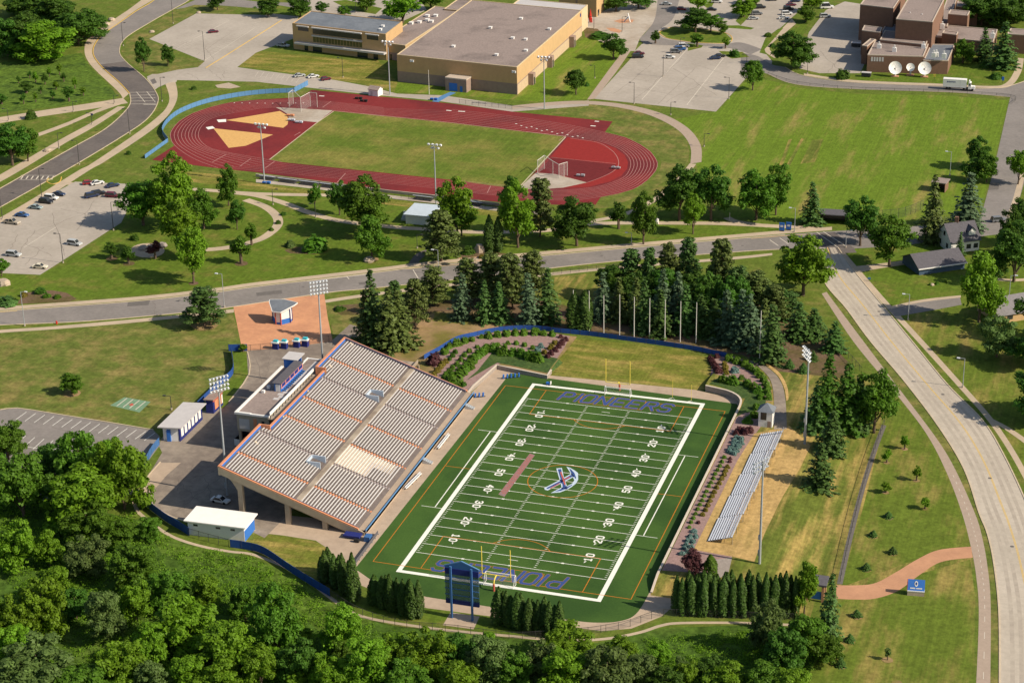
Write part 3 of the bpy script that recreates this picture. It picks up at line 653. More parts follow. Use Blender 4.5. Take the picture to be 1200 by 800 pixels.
# north car park, studio drive, roads at the top
area('north_lot', [(696, 116), (740, 68), (744, 60), (752, 52), (766, 42), (768, 25), (772, -20), (945, -20), (940, 10), (918, 30), (900, 45), (893, 58), (905, 72), (902, 84), (884, 88), (874, 92), (839, 131)], .014, 'lot')
edges('ring_drive', [(772, -20), (768, 20), (757, 38), (750, 46), (760, 52), (800, 54), (850, 56), (880, 64)], [(800, -20), (790, 20), (772, 36), (775, 44), (800, 49), (845, 52), (868, 50), (893, 58)], .018, 'asphalt')
area('plaza', [(682, 33), (690, 20), (706, 14), (760, -10), (772, -20), (768, 25), (750, 45), (744, 60), (735, 60), (690, 44)], .016, 'concrete')
edges('walk', [(731, 59), (712, 84), (688, 117)], [(739, 60), (721, 86), (697, 116)], .019, 'bikepath', k=3)
SR_T = [(868, 62), (888, 66), (905, 76), (920, 79), (942, 89), (1000, 97), (1100, 101), (1150, 104), (1182, 101), (1210, 92)]
SR_B = [(868, 88), (884, 84), (900, 87), (932, 99), (1000, 104.5), (1105, 108), (1150, 111), (1184, 114), (1195, 116), (1210, 116)]
edges('studio_road', SR_T, SR_B, .019, 'asphalt'); kerb(SR_T[3:]); kerb(SR_B[2:8])
edges('sidewalk', [(942, 86), (1000, 94), (1100, 98.3), (1160, 101), (1178, 98), (1188, 85), (1193, 68)], [(942, 88.5), (1000, 96.5), (1100, 100.5), (1160, 103.5), (1184, 101), (1196, 86), (1200, 69)], .022, 'path')
area('studio_yard', [(935, 80), (948, 38), (968, 12), (990, 2), (1040, 10), (1020, 60), (1008, 86), (960, 86)], .016, 'lot')
area('side_road', [(1184, 113), (1200, 110), (1215, 112), (1212, 190), (1200, 215), (1190, 250), (1190, 262), (1146, 262), (1152, 245), (1165, 197)], .0175, 'asphalt')
edges('sidewalk', [(1196, 200), (1188, 230), (1180, 255)], [(1202, 201), (1195, 231), (1188, 255)], .021, 'path', k=3)
area('median_island', [(772, 38), (788, 32), (815, 33), (850, 39), (858, 46), (850, 51), (815, 50), (782, 45)], .024, 'park'); kerb([(772, 38), (788, 32), (815, 33), (850, 39), (858, 46), (850, 51), (815, 50), (782, 45), (772, 38)], 'yellow_kerb')
for p in ([(806, 60), (822, 56), (824, 53.5), (806, 51)], [(842, 60), (870, 61), (878, 67), (858, 69), (848, 65)], [(850, 30), (866, 30), (884, 33), (880, 35), (852, 33)], [(890, 62), (897, 45), (912, 34), (918, 33), (905, 48), (896, 58), (898, 64)], [(862, 25), (878, 5), (886, -5), (890, 0), (876, 22), (868, 30)], [(826, 8), (838, -8), (842, -6), (832, 12)]):
    area('lot_island', p, .024, 'park')
edges('walk', [(928, 22), (915, 35), (898, 50), (896, 60), (907, 68)], [(933, 28), (921, 38), (904, 52), (903, 60), (914, 67)], .022, 'path')
area('studio_verge', [(912, 66), (908, 56), (925, 40), (940, 18), (950, 20), (940, 45), (945, 60), (936, 82), (925, 76)], .018, 'park')

# ------------------------------------------------------------------ running track
RED = [(178, 187.5), (204, 171), (198.7, 160), (201, 151.7), (210, 141.7), (225, 133), (245, 126), (270, 120), (303, 116.7), (337, 115), (353, 113.5), (365, 105.5), (430, 111.7), (530, 121.7), (600, 131), (718, 142.5), (709, 155), (733, 161), (750, 169), (763, 178), (771, 190), (769, 200), (758, 212), (742, 222), (725, 227), (704, 231), (698, 240), (650, 240), (585, 237), (465, 224), (395, 214.5), (300, 202), (253, 197)]
sheet('track_apron', offset(W(RED + RED[:1]), -1.6)[:-1], .010, 'concrete')
area('track', RED, .016, 'track')
OL = [(253, 197), (225, 186), (204, 171), (198.7, 160), (201, 151.7), (210, 141.7), (225, 133), (245, 126), (270, 120), (303, 117.5), (370, 118), (450, 126)]
IL = [(330, 190), (285, 182), (263, 178), (245, 173), (235, 165), (232.5, 157), (237, 147), (250, 138), (287, 130), (325, 126), (391, 130), (450, 136.5)]
ORr = [(530, 128), (600, 136), (660, 145), (709, 155), (733, 161), (750, 169), (763, 178), (771, 190), (769, 200), (758, 212), (742, 222), (704, 231), (650, 235), (530, 224)]
IR = [(530, 144), (600, 152.5), (640, 157), (665, 160), (700, 165), (723, 173), (735, 182), (739, 190), (738, 198), (732, 207), (717, 214), (693, 220), (642, 222), (530, 211)]
L = Lines(.024)
def resamp(px, n=60):
    w = W(smooth_px(px, 10)); d = [0]
    for i in range(1, len(w)): d.append(d[-1] + (w[i] - w[i - 1]).length)
    out = []; j = 0
    for k in range(n + 1):
        t = d[-1] * k / n
        while j < len(d) - 2 and d[j + 1] < t: j += 1
        out.append(w[j].lerp(w[j + 1], (t - d[j]) / max(d[j + 1] - d[j], 1e-6)))
    return out
for o_, i_ in ((OL, IL), (ORr, IR)):
    a, b = resamp(o_), resamp(i_)
    for k in range(9):
        t = .03 + k / 8 * .97; L.path([a[i].lerp(b[i], t) for i in range(61)], .17)
for k in range(1, 8):
    t = k / 8; L.seg(A(450, 126).lerp(A(450, 136.5), t), A(530, 128).lerp(A(530, 144), t), .12); L.seg(A(253, 197).lerp(A(330, 190), t), A(530, 224).lerp(A(530, 211), t), .12)
for a, b in (((249, 190), (265, 181)), ((281, 195), (294, 186)), ((311, 197), (322, 189)), ((395, 214), (405, 203)), ((378, 126), (388, 119)), ((571, 226), (575, 218)), ((655, 165), (672, 152)), ((345, 159), (352, 155))): L.seg(at(*a), at(*b), .3)
L.build('lane_paint', 'lane')
L = Lines(.026); r2 = random.Random(5)
for i in range(14): L.seg(A(604 + i * 6, 145 + i * 1.2 + (i % 3)), A(606 + i * 6, 145.4 + i * 1.2 + (i % 3)), .5)
for i in range(10): L.seg(A(274 + i * 9, 121.2 - abs(i - 5) * .1), A(275.2 + i * 9, 121.3 - abs(i - 5) * .1), .5)
for a, b in (((692, 147.5), (698, 148)), ((697, 142.2), (702, 142.6)), ((374, 112.5), (380, 112.9)), ((523, 129.4), (529, 130)), ((537, 130.5), (545, 131))): L.seg(A(*a), A(*b), .8)
L.build('track_marks', 'paint')
area('infield', [(391, 130.5), (530, 144.5), (600, 153), (663, 160.5), (609, 222), (530, 211), (330, 190), (316, 187), (370, 145)], .021, 'infield')
L = Lines(.027); L.path(W([(391, 130.5), (370, 145), (316, 187)]), .45); L.path(W([(663, 160.5), (609, 219)]), .45); L.path(W([(391, 130), (530, 144), (600, 152.5), (663, 160)]), .25); L.build('infield_edge', 'kerb')
area('sector_sand', [(265, 141), (328, 130.3), (336, 135), (338, 140), (337, 146), (332, 150)], .022, 'sand')
area('sector_sand', [(250, 150.5), (320, 158), (305, 164), (288, 171), (268, 173.5)], .022, 'sand')
area('throwing_pad', [(254, 140.5), (265, 139.8), (265, 143), (256, 143.4)], .026, 'paint'); area('throwing_pad', [(241, 149.4), (249, 148), (252, 150.4), (244, 152)], .026, 'paint')
area('throwing_pad', [(323, 126), (345, 127), (390, 129.5), (372, 143.5), (339, 140.4), (337, 134), (331, 130)], .0225, 'concrete')
d_in = [(668, 162), (700, 167), (715, 175), (722, 182), (725, 190), (723, 197), (715, 203), (702, 209), (688, 214)]
edges('red_surface', [(664, 160.5), (612, 218)], [(668, 161.5), (690, 166), (712, 172), (725, 180), (735.5, 190), (734, 198), (728, 206), (714, 213), (693, 219), (642, 221), (612, 221)], .0215, 'trackred', k=1) if False else area('red_surface', [(665, 161), (640, 190), (612, 219), (642, 221), (690, 219), (714, 213), (728, 206), (735, 198), (736, 190), (732, 182), (721, 173.5), (699, 166)], .0215, 'trackred')
area('dark_surface', [(646, 184), (690, 189.5), (722, 193), (718, 201), (705, 208), (688, 214), (660, 206), (630, 202)], .0235, 'trackdark')
area('throwing_pad', [(628, 202.5), (650, 204), (688, 214), (660, 220), (640, 221.5), (610, 221.5), (613, 216)], .0255, 'concrete')
L = Lines(.028); L.path(W(smooth_px(d_in, 4)), .22); L.seg(at(645, 184.5), at(722, 192), .18); L.build('d_line', 'lane')
edges('long_walk', [(600, 124), (650, 119.5), (690, 118.5), (735, 123), (775, 133), (806, 150), (821, 170), (822, 190)], [(600, 128), (650, 123.5), (690, 122.5), (730, 127), (766, 137), (795, 153), (809, 172), (809, 192)], .020, 'bikepath')
ribbon('walk', [(812, 192), (800, 206), (770, 232), (735, 250), (700, 258), (668, 262)], 2.6, .012, 'path')
ribbon('walk', [(60, 214), (150, 219), (230, 222), (300, 227), (395, 229)], 3.0, .013, 'path')
ribbon('walk', [(275, 226), (300, 229), (330, 237), (365, 250), (400, 259), (460, 266), (500, 268.5), (560, 272), (640, 270), (700, 262), (800, 261.5), (860, 262.5), (960, 268)], 3.2, .014, 'path')
ribbon('walk', [(288, 234), (310, 242), (323, 252), (326, 262), (318, 272), (300, 282), (260, 291), (212, 293.5)], 3.4, .012, 'path')
ribbon('walk', [(852, 255), (864, 260), (900, 265)], 3, .016, 'path', k=3)
area('round_patio', [(p[0], p[1]) for p in [(173 + 20 * math.cos(i * PI / 10), 293.5 + 8.5 * math.sin(i * PI / 10)) for i in range(20)]], .014, 'path')
edges('park_drive', [(500, 292), (487, 298), (478, 310)], [(499, 299), (494, 303), (489, 309)], .015, 'dark_asphalt', k=4)
area('bed_soil', [(28, 343), (60, 340), (78, 343), (90, 350), (80, 354), (20, 356)], .012, 'soil'); area('bed_soil', [(535, 303), (545, 296), (575, 295), (600, 298), (590, 304), (560, 306)], .012, 'soil')
area('bed_soil', [(333, 293), (345, 289), (385, 292), (370, 298), (340, 297)], .012, 'soil'); area('bed_soil', [(392, 358), (420, 356), (428, 362), (420, 369), (400, 369), (390, 363)], .014, 'soil')
area('red_plaza', [(536, 300), (545, 303), (572, 298), (590, 302), (600, 304), (540, 309)], .016, 'pinkpath')

# ------------------------------------------------------------------ stadium forecourt and yard
area('forecourt', [(273, 357), (380, 344.5), (384, 372), (390, 400), (330, 408), (284, 411)], .017, 'pinkplaza')
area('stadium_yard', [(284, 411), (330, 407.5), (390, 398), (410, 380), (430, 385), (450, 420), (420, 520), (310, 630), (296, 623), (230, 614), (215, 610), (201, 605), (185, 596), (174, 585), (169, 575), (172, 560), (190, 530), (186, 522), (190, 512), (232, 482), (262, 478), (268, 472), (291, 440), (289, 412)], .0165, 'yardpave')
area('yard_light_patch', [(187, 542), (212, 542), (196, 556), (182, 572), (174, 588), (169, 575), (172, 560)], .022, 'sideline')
kerb([(300, 622), (230, 613.5), (215, 610), (201, 605), (185, 596), (174, 585), (169, 575), (172, 560), (188, 541)], k=4); kerb([(290, 412), (292, 438), (268, 471)], k=3)
area('yard_verge', [(272, 412), (289, 412), (291, 438), (280, 455), (262, 476), (245, 478), (262, 456), (276, 440)], .012, 'park')
area('south_lawn', [(296, 624), (332, 628), (370, 634), (383, 642), (384, 651), (400, 672), (386, 695), (337, 667), (300, 647), (270, 634), (297, 632)], .008, 'dry_lawn')
GPX = [(150, 560), (155, 580), (160, 596), (168, 605), (194, 624), (215, 633.5), (242, 641), (270, 646), (300, 650.5), (350, 672), (382, 696), (407, 714), (425, 722), (462, 729.5), (525, 738), (600, 745), (660, 750), (710, 748), (750, 740.5), (775, 732.5), (800, 729.5), (875, 729.5), (930, 732)]
ribbon('gravel_path', GPX, 1.0, .02, 'path')
area('grass_strip', [(440, 697), (500, 712), (577, 722), (660, 734), (600, 743), (525, 735), (462, 726), (430, 718)], .012, 'park')
area('scoreboard_slab', [(528, 717), (562, 722), (555, 737), (519, 732)], .024, 'sideline')
# sealed cracks
L = Lines(.027); r2 = random.Random(11)
def crack(p, q, n=9, amp=.6, wd=.12):
    a, b = A(*p), A(*q); t = (b - a); nn = Vector((-t.y, t.x)).normalized()
    L.path([a.lerp(b, i / n) + nn * r2.uniform(-amp, amp) for i in range(n + 1)], wd)
for p, q in (((300, 420), (312, 470)), ((312, 425), (345, 418)), ((292, 440), (330, 447)), ((300, 455), (320, 442)), ((318, 410), (312, 436)), ((340, 405), (352, 425)), ((190, 570), (262, 548)), ((205, 600), (275, 545)), ((205, 560), (230, 585)), ((228, 545), (207, 575)), ((240, 560), (250, 590)), ((215, 575), (260, 572)), ((192, 560), (215, 552)),
             ((20, 300), (40, 270)), ((60, 300), (30, 285)), ((45, 270), (100, 250)), ((95, 235), (130, 230)), ((60, 250), (75, 300)), ((110, 235), (90, 270)), ((20, 275), (10, 300)), ((30, 310), (50, 290)), ((70, 245), (120, 255)),
             ((720, 110), (765, 75)), ((770, 122), (815, 80)), ((745, 116), (800, 68)), ((790, 80), (840, 112)), ((810, 75), (860, 90)), ((735, 100), (790, 112)), ((830, 100), (855, 100)), ((715, 90), (760, 95)), ((780, 120), (830, 95)),
             ((200, 60), (230, 45)), ((230, 65), (270, 40)), ((240, 55), (250, 70)), ((220, 86), (235, 95)), ((245, 82), (260, 94)), ((262, 92), (262, 84)), ((960, 60), (985, 84)), ((990, 60), (970, 86)), ((30, 530), (100, 545)), ((60, 500), (120, 520)), ((500, 308.5), (520, 328)), ((700, 293), (715, 307)), ((180, 352), (183, 368)), ((640, 303), (650, 314)), ((350, 332), (352, 345))): crack(p, q)
L.build('sealed_crack', 'seal')

ribbon('fence_strip', [(1036, 498), (1024, 530), (1010, 575), (996, 630), (984, 684)], 1.3, .013, 'patch')
for q in ([(150, 353.5), (176, 351.5), (174, 357.5), (149, 359)], [(300, 343), (330, 339.8), (331, 344), (301, 347)], [(590, 309), (640, 304.5), (641, 307), (591, 311.5)], [(780, 293), (800, 291.4), (803, 295), (783, 296.6)], [(420, 331), (428, 330.2), (429, 333), (421, 333.8)], [(1020, 278), (1046, 276), (1048, 280), (1021, 282)], [(70, 186), (82, 178), (88, 180), (75, 189)], [(176, 94), (181, 92), (184, 97), (179, 99)], [(868, 76), (880, 72), (884, 76), (871, 80)], [(1160, 215), (1172, 214), (1170, 222), (1158, 223)]): area('road_patch', q, .0215, 'patch')
for x, y in ((210, 352), (355, 336), (545, 317), (705, 300), (870, 288), (1030, 365), (1105, 462), (1160, 560), (1186, 640), (1205, 720), (95, 178), (140, 88), (1175, 180)):
    p = at(x, y); sheet('drain_cover', [(p.x + .5 * math.cos(i * PI / 6), p.y + .5 * math.sin(i * PI / 6)) for i in range(12)], .029, 'patch')
area('mow_scar', [(924, 164), (928, 163), (918, 193), (913, 194)], .006, 'straw_lawn'); area('mow_scar', [(939, 162), (942, 163), (926, 194), (921, 194)], .006, 'straw_lawn'); area('mow_scar', [(952, 164), (965, 163), (955, 190), (938, 192)], .006, 'straw_lawn')

edges('track_walk', [(300, 210), (365, 217), (455, 228.5), (520, 235.5), (585, 243.5), (640, 249)], [(300, 214), (365, 221), (455, 232.5), (520, 239.5), (585, 247.5), (640, 252)], .0145, 'concrete')
area('dry_strip', [(210, 200), (260, 205), (300, 214.5), (455, 233), (585, 248), (640, 253), (640, 257), (560, 252), (455, 240), (390, 231), (300, 223), (200, 210)], .0085, 'dry_lawn')
area('bend_lawn', [(688, 122), (740, 128), (780, 142), (803, 160), (808, 178), (806, 192), (790, 207), (740, 234), (705, 244), (722, 230), (744, 224), (762, 214), (773, 200), (775, 190), (767, 178), (753, 168), (735, 159), (715, 153), (722, 142), (640, 132), (660, 124)], .0085, 'west_lawn')
# ------------------------------------------------------------------ grandstand
XF, XB, SY0, SY1, SL = -14.5, -51.0, 13.7, 97.4, .327
NR = 44; PX = (XF - 2.3 - XB) / NR                      # rows from a low front walk
def sz(x): return 1.2 + max(0, (XF - 2.3 - x)) * SL * (38.8 / 36.5) * .965
gs = thing('grandstand', 'large concrete grandstand with pale plank benches and orange aisles beside the turf', 'grandstand', (-33, 55, 0))
mb = MB()
rowx = [XF - 2.3 - i * PX for i in range(NR + 1)]
def rz_(i): return 1.25 + i * PX * SL * 1.02
# inner rows run full length in the middle block and reach farther back in the end blocks
NE = 47
def deck(y0, y1, n):
    mb.quad((XF, y0, 1.2), (XF, y1, 1.2), (rowx[0], y1, 1.2), (rowx[0], y0, 1.2))
    for i in range(n):
        xa = XF - 2.3 - i * PX; xb = xa - PX; z = rz_(i)
        z0 = rz_(i - 1) if i else 1.2
        mb.quad((xa, y0, z0), (xa, y0, z), (xa, y1, z), (xa, y1, z0))
        mb.quad((xa, y0, z), (xb, y0, z), (xb, y1, z), (xa, y1, z))
    xe = XF - 2.3 - n * PX; ze = rz_(n - 1)
    mb.quad((XF, y0, .55), (xe, y0, ze - .75), (xe, y1, ze - .75), (XF, y1, .55))
    mb.quad((XF, y0, .55), (XF, y1, .55), (XF, y1, 1.2), (XF, y0, 1.2))
    mb.quad((xe, y0, ze - .75), (xe, y0, ze), (xe, y1, ze), (xe, y1, ze - .75))
YA, YB_ = 38.6, 76.5
deck(SY0, YA, NE); deck(YA, YB_, NR); deck(YB_, SY1, NE)
mb.build('deck', 'tread', gs)
WALK = (20, 21)                                      # cross aisle rows
AIS = [(84.4, 0.85, 'orange'), (73.1, .9, 'lav'), (60.2, 0.85, 'orange'), (48.0, 0.85, 'orange'), (36.0, .9, 'lav'), (23.2, 0.85, 'orange')]
cuts = sorted(AIS)
mb = MB()
xa = XF - 2.3 - WALK[0] * PX; xb = XF - 2.3 - (WALK[-1] + 1) * PX
mb.prism([(xa + .02, SY0 + .1), (xb + .25, SY0 + .1), (xb + .25, SY1 - .1), (xa + .02, SY1 - .1)], rz_(WALK[-1]) - .9, rz_(WALK[-1]) + .06)
mb.build('cross_aisle', 'standconc', gs)
mb = MB(); mb.box(XF - 2.2, XF, SY0 + .1, SY1 - .1, 1.2, 1.26); mb.build('front_walk', 'sideline', gs)
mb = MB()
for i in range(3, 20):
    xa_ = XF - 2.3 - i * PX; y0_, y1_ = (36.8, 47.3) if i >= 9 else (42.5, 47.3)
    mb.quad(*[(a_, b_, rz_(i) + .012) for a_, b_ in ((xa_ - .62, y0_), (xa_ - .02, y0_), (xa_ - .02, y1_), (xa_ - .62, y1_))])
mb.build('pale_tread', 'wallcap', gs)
zW = rz_(WALK[-1]) + .06
VOM = [(73.2, 77.0), (31.4, 35.2)]
vx0, vx1 = XF - 2.3 - 22 * PX, XF - 2.3 - 27 * PX
for i in range(NE):
    if i in WALK: continue
    x = XF - 2.3 - i * PX - .45; z = rz_(i) + .42
    y0 = SY0 + .5; yend = SY1 - .5
    segs = []; ya = y0
    for c, w, _ in cuts: segs.append((ya, c - w / 2 - .12)); ya = c + w / 2 + .12
    segs.append((ya, yend))
    if i >= NR: segs = [s for s in segs if s[1] < YA + .1 or s[0] > YB_ - .1] if False else [(max(s[0], lo), min(s[1], hi)) for s in segs for lo, hi in ((y0, YA - .4), (YB_ + .4, yend)) if min(s[1], hi) - max(s[0], lo) > .8]
    if 22 <= i <= 26:
        out = []
        for s in segs:
            for v0, v1 in VOM:
                if s[0] < v1 and s[1] > v0:
                    if v0 - s[0] > .8: out.append((s[0], v0))
                    if s[1] - v1 > .8: out.append((v1, s[1]))
                    break
            else: out.append(s)
        segs = out
    if i < 1 or i == NE - 1: continue
    if i == NR - 1: segs = [(max(s[0], lo), min(s[1], hi)) for s in segs for lo, hi in ((y0, YA - .4), (YB_ + .4, yend)) if min(s[1], hi) - max(s[0], lo) > .8]
    bunch = [segs] if i < NR else [[q for q in segs if q[1] < YA + 1], [q for q in segs if q[0] > YB_ - 1]]
    for segs in bunch:
        mb = MB()
        for a, b in segs:
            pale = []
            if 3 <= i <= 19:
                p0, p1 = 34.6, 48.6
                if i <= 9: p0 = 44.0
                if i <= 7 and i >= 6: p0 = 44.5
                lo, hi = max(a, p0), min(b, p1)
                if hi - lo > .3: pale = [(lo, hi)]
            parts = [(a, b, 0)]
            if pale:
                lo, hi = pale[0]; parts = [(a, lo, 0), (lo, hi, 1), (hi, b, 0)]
            for p, q, mi in parts:
                if q - p < .2: continue
                mb.mi = mi; mb.box(x - .16, x + .16, p, q, z - .07, z)
                if mi == 0: pass
            mb.mi = 2
            y = a + .4
            while y < b: mb.box(x - .05, x + .05, y, y + .08, rz_(i), z - .07); y += 2.4
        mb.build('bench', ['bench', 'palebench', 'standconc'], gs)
for c, w, m in AIS:
  for lo, hi in ((0, 19), (22, NE)):
    mb = MB()
    for i in range(lo, min(hi + (1 if lo == 0 else 0), NE)):
        if i in WALK or (i >= NR and YA < c < YB_): continue
        if 22 <= i <= 26 and any(v0 - .3 < c < v1 + .3 for v0, v1 in VOM): continue
        xa = XF - 2.3 - i * PX; z = rz_(i)
        mb.box(xa - PX + .03, xa - .03, c - w / 2, c + w / 2, z, z + .05); mb.box(xa - PX / 2, xa - .03, c - w / 2, c + w / 2, z + .05, z + .2 if i else z + .12)
    mb.build('aisle_stair', m, gs)
for v0, v1 in VOM:
    b = MB(); zt = rz_(27) + .55
    b.box(vx1 + .05, vx0, v0, v0 + .22, rz_(20), zt); b.box(vx1 + .05, vx0, v1 - .22, v1, rz_(20), zt); b.box(vx1, vx1 + .25, v0 + .22, v1 - .22, rz_(20), zt)
    o = b.build('stair_opening', mat('pale_blue_wall', (.50, .58, .68), .6, .05, 1) if 'pale_blue_wall' not in D.materials else D.materials['pale_blue_wall'], gs)
    c = MB(); c.box(vx1 + .25, vx0 - .05, v0 + .22, v1 - .22, rz_(20), rz_(21) + .12); c.build('opening_floor', 'navy', o)
# edge beams, walls, rails, columns
def slope(mb, y, th, x0, x1, z_off0, z_off1):            # sloping side wall
    z0a, z1a = 1.25 + (XF - 2.3 - x0) * SL * 1.02, 1.25 + (XF - 2.3 - x1) * SL * 1.02
    p = [(x0, z0a + z_off0), (x1, z1a + z_off0), (x1, z1a + z_off1), (x0, z0a + z_off1)]
    n = len(mb.v)
    for yy in (y, y + th): mb.v += [(a, yy, b) for a, b in p]
    for q in ((0, 1, 2, 3), (7, 6, 5, 4), (0, 4, 5, 1), (1, 5, 6, 2), (2, 6, 7, 3), (3, 7, 4, 0)): mb.f.append(tuple(n + i for i in q)); mb.m.append(mb.mi)
XE = XF - 2.3 - NE * PX
for y, s in ((SY0 - .45, 1), (SY1, 1)):
    b = MB(); slope(b, y, .45, XF - .4, XE, -1.7, .25); b.build('side_beam', 'beam', gs)
    b = MB(); slope(b, y + .03, .39, XF - 2, XE, .25, .62); b.build('side_coping', 'orange', gs)
    b = MB(); slope(b, y + (.46 if y < 50 else -.2), .2, XF - 2.4, XE, .1, .75); b.build('side_wall', mat('violet_grey_wall', (.16, .145, .20), .8, .05, 1) if 'violet_grey_wall' not in D.materials else D.materials['violet_grey_wall'], gs)
for y0, y1, xr in ((SY0 - .45, YA, XE), (YA + .3, YB_ - .3, XF - 2.3 - NR * PX), (YB_, SY1 + .45, XE)):
    zt = 1.25 + (XF - 2.3 - xr) * SL * 1.02
    b = MB(); b.box(xr - .45, xr - .003, y0, y1, zt - 1.9, zt + .44); b.build('rear_wall', 'beam', gs)
    b = MB(); b.box(xr, xr + .12, y0 + .4, y1 - .4, zt - .45, zt + .45); b.build('rear_panel', 'blue', gs)
    b = MB(); b.box(xr - .5, xr + .16, y0, y1, zt + .46, zt + .66); b.build('rear_coping', 'orange', gs)
for y in (YA, YB_):
    b = MB(); x0, x1 = XF - 2.3 - NR * PX, XE; zt = 1.25 + (XF - 2.3 - x1) * SL * 1.02
    b.box(x1 - .45, x0 + .3, y - .15, y + .15, zt - 2, zt + .56); b.build('return_wall', 'orange', gs)
b = MB(); 
b.box(XF - .12, XF, SY0 - .3, SY1 + .3, .1, 1.3); b.build('front_panel', 'sideline', gs)
b = MB(); b.box(XF - .16, XF + .04, SY0 - .3, SY1 + .3, 1.3, 1.62); b.build('front_rail', 'skyblue', gs)
for y in (14.05, 30.5, 47.2, 63.9, 80.6, 96.6):
    for x in (-48.3, -35.6, -25.6):
        zt = 1.25 + (XF - 2.3 - x) * SL * 1.02 - .8
        b = MB(); b.box(x - .65, x + .65, y - .5, y + .5, 0, zt + .12); b.build('column', 'beam', gs)
    b = MB(); slope(b, y - .4, .8, -18, -50, -2.2, -.78); b.build('girder', 'beam', gs)
    b = MB()
    for k in range(6):
        t0, t1 = k / 6, (k + 1) / 6; f = lambda t: 2.6 * (1 - math.sin(t * PI / 2))
        xk0, xk1 = -48.95 - t0 * 2.6, -48.95 - t1 * 2.6
        zk = lambda x, t: 1.25 + (XF - 2.3 - x) * SL * 1.02 - 1.9 - f(t) * 1.0
        n = len(b.v); b.v += [(xk0, y - .42, zk(xk0, t0)), (xk1, y - .42, zk(xk1, t1)), (xk1, y - .42, zk(xk1, t1) + 2.2), (xk0, y - .42, zk(xk0, t0) + 2.2)]
        b.v += [(p[0], y + .42, p[2]) for p in b.v[n:n + 4]]
        for q in ((0, 1, 2, 3), (7, 6, 5, 4), (0, 4, 5, 1), (1, 5, 6, 2), (2, 6, 7, 3), (3, 7, 4, 0)): b.f.append(tuple(n + i for i in q)); b.m.append(0)
    b.build('bracket', 'beam', gs)
for y in (55, 90):
    b = MB(); b.box(XF + .05, XF + 2.6, y - .7, y + .7, 0, .4)
    for k in range(4): b.box(XF + .05, XF + 2.0 - k * .5, y - .68, y + .68, .4 + k * .2, .6 + k * .2)
    b.build('field_step', 'steel', gs)
# the bridge to the far end of the cross aisle
b = MB(); b.box(xb, xa + 1, SY1 + .5, SY1 + 7, 5.2, 5.6)
for x in (xb, xa + .9): b.box(x, x + .12, SY1 + .5, SY1 + 7, 5.6, 6.5)
b.box(xb + .2, xb + .8, SY1 + 5.5, SY1 + 6.1, 0, 5.2); b.box(xa, xa + .6, SY1 + 5.5, SY1 + 6.1, 0, 5.2)
b.build('access_ramp', 'standconc', gs)

# ------------------------------------------------------------------ press building behind the stand
hx = 11.8
pb = thing('press_building', 'tan building with brown flat roof and white edges raised behind the grandstand', 'building', (-60, 64, 0))
pw_ = mat('press_wall', (.42, .36, .27), .85, .08, .6)
b = MB(); b.prism([(-64.7, 47.4), (-55.2, 47.4), (-55.2, 85.4), (-60.2, 85.4), (-60.2, 78.2), (-64.7, 78.2)], 6.5, hx - .12); b.build('wall', pw_, pb)
b = MB(); b.box(-62, -55.4, 50, 77, 0, 6.499); b.build('lower_wall', 'lowwall', pb)
for x, y in ((-64.2, 48), (-64.2, 58), (-64.2, 68), (-64.2, 77.4), (-59.6, 84.8), (-55.8, 84.8)):
    b = MB(); b.box(x - .35, x + .35, y - .35, y + .35, 0, 6.499); b.build('column', 'beam', pb)
b = MB(); b.prism([(-64.4, 47.7), (-55.4, 47.7), (-55.4, 85.1), (-59.9, 85.1), (-59.9, 77.9), (-64.4, 77.9)], hx - .119, hx + .02); rf = b.build('roof', 'gravelroof', pb)
b = MB(); b.box(-65.1, -64.38, 47.0, 78.3, hx - .25, hx + .32); b.box(-64.37, -60.4, 47.0, 47.7, hx - .25, hx + .34); b.box(-60.39, -55.0, 47.0, 47.6, hx - .25, hx + .24); b.box(-60.3, -59.9, 78.4, 85.7, hx - .25, hx + .3); b.box(-59.89, -55.1, 85.1, 85.6, hx - .25, hx + .26); b.build('parapet', 'white', pb)
b = MB(); b.box(-64.0, -61.0, 47.32, 47.4, 7.2, 10.2); b.build('shutter', 'greyroof', pb)
b = MB(); b.box(-59.8, -58.8, 47.32, 47.4, 7.6, 10.6); b.build('door', 'orange', pb)
b = MB(); b.box(-57.4, -56.6, 47.32, 47.4, 8.6, 10.2); b.build('window', 'glass', pb)
b = MB(); b.box(-55.2, -53.4, 46.6, 85.4, hx - .5, hx - .3); b.build('gallery_floor', 'standconc', pb)
b = MB(); b.box(-54.6, -54.35, 46.6, 85.4, hx + .75, hx + 1.6); b.build('gallery_rail', 'white', pb)
b = MB()
for k in range(20): b.box(-54.55, -54.4, 46.8 + k * 2.02, 47.0 + k * 2.02, hx - .3, hx + .749)
b.build('gallery_post', 'darksteel', pb)
for x, y in ((-63.2, 60.5), (-63.0, 63.6), (-61.8, 66.5)):
    b = MB(); b.box(x, x + .8, y, y + .8, hx + .02, hx + .8); b.build('roof_vent', 'white', rf)
b = MB()
for k in range(5): b.box(-58.6 + (k % 2) * .9, -57.0 + (k % 2) * .9, 57.5 + k * 1.5, 58.8 + k * 1.5, hx + .02, hx + .09)
b.box(-57.2, -56.0, 68, 84, hx + .02, hx + .1); b.build('duckboard', 'greyroof', rf)
pr = thing('press_box', 'narrow press box with blue windows in pink frames on the brown roof', 'press box', (-59, 71, hx))
X0, X1, Y0p, Y1p = -60.2, -58.2, 62.6, 77.4
b = MB(); b.box(X0, X1, Y0p, Y1p, hx + .02, hx + 2.5); b.build('wall', 'blue', pr)
b = MB(); b.box(X0 - .5, X1 + .3, Y0p - .4, Y1p + .4, hx + 2.501, hx + 2.7); b.build('roof', 'shingle', pr)
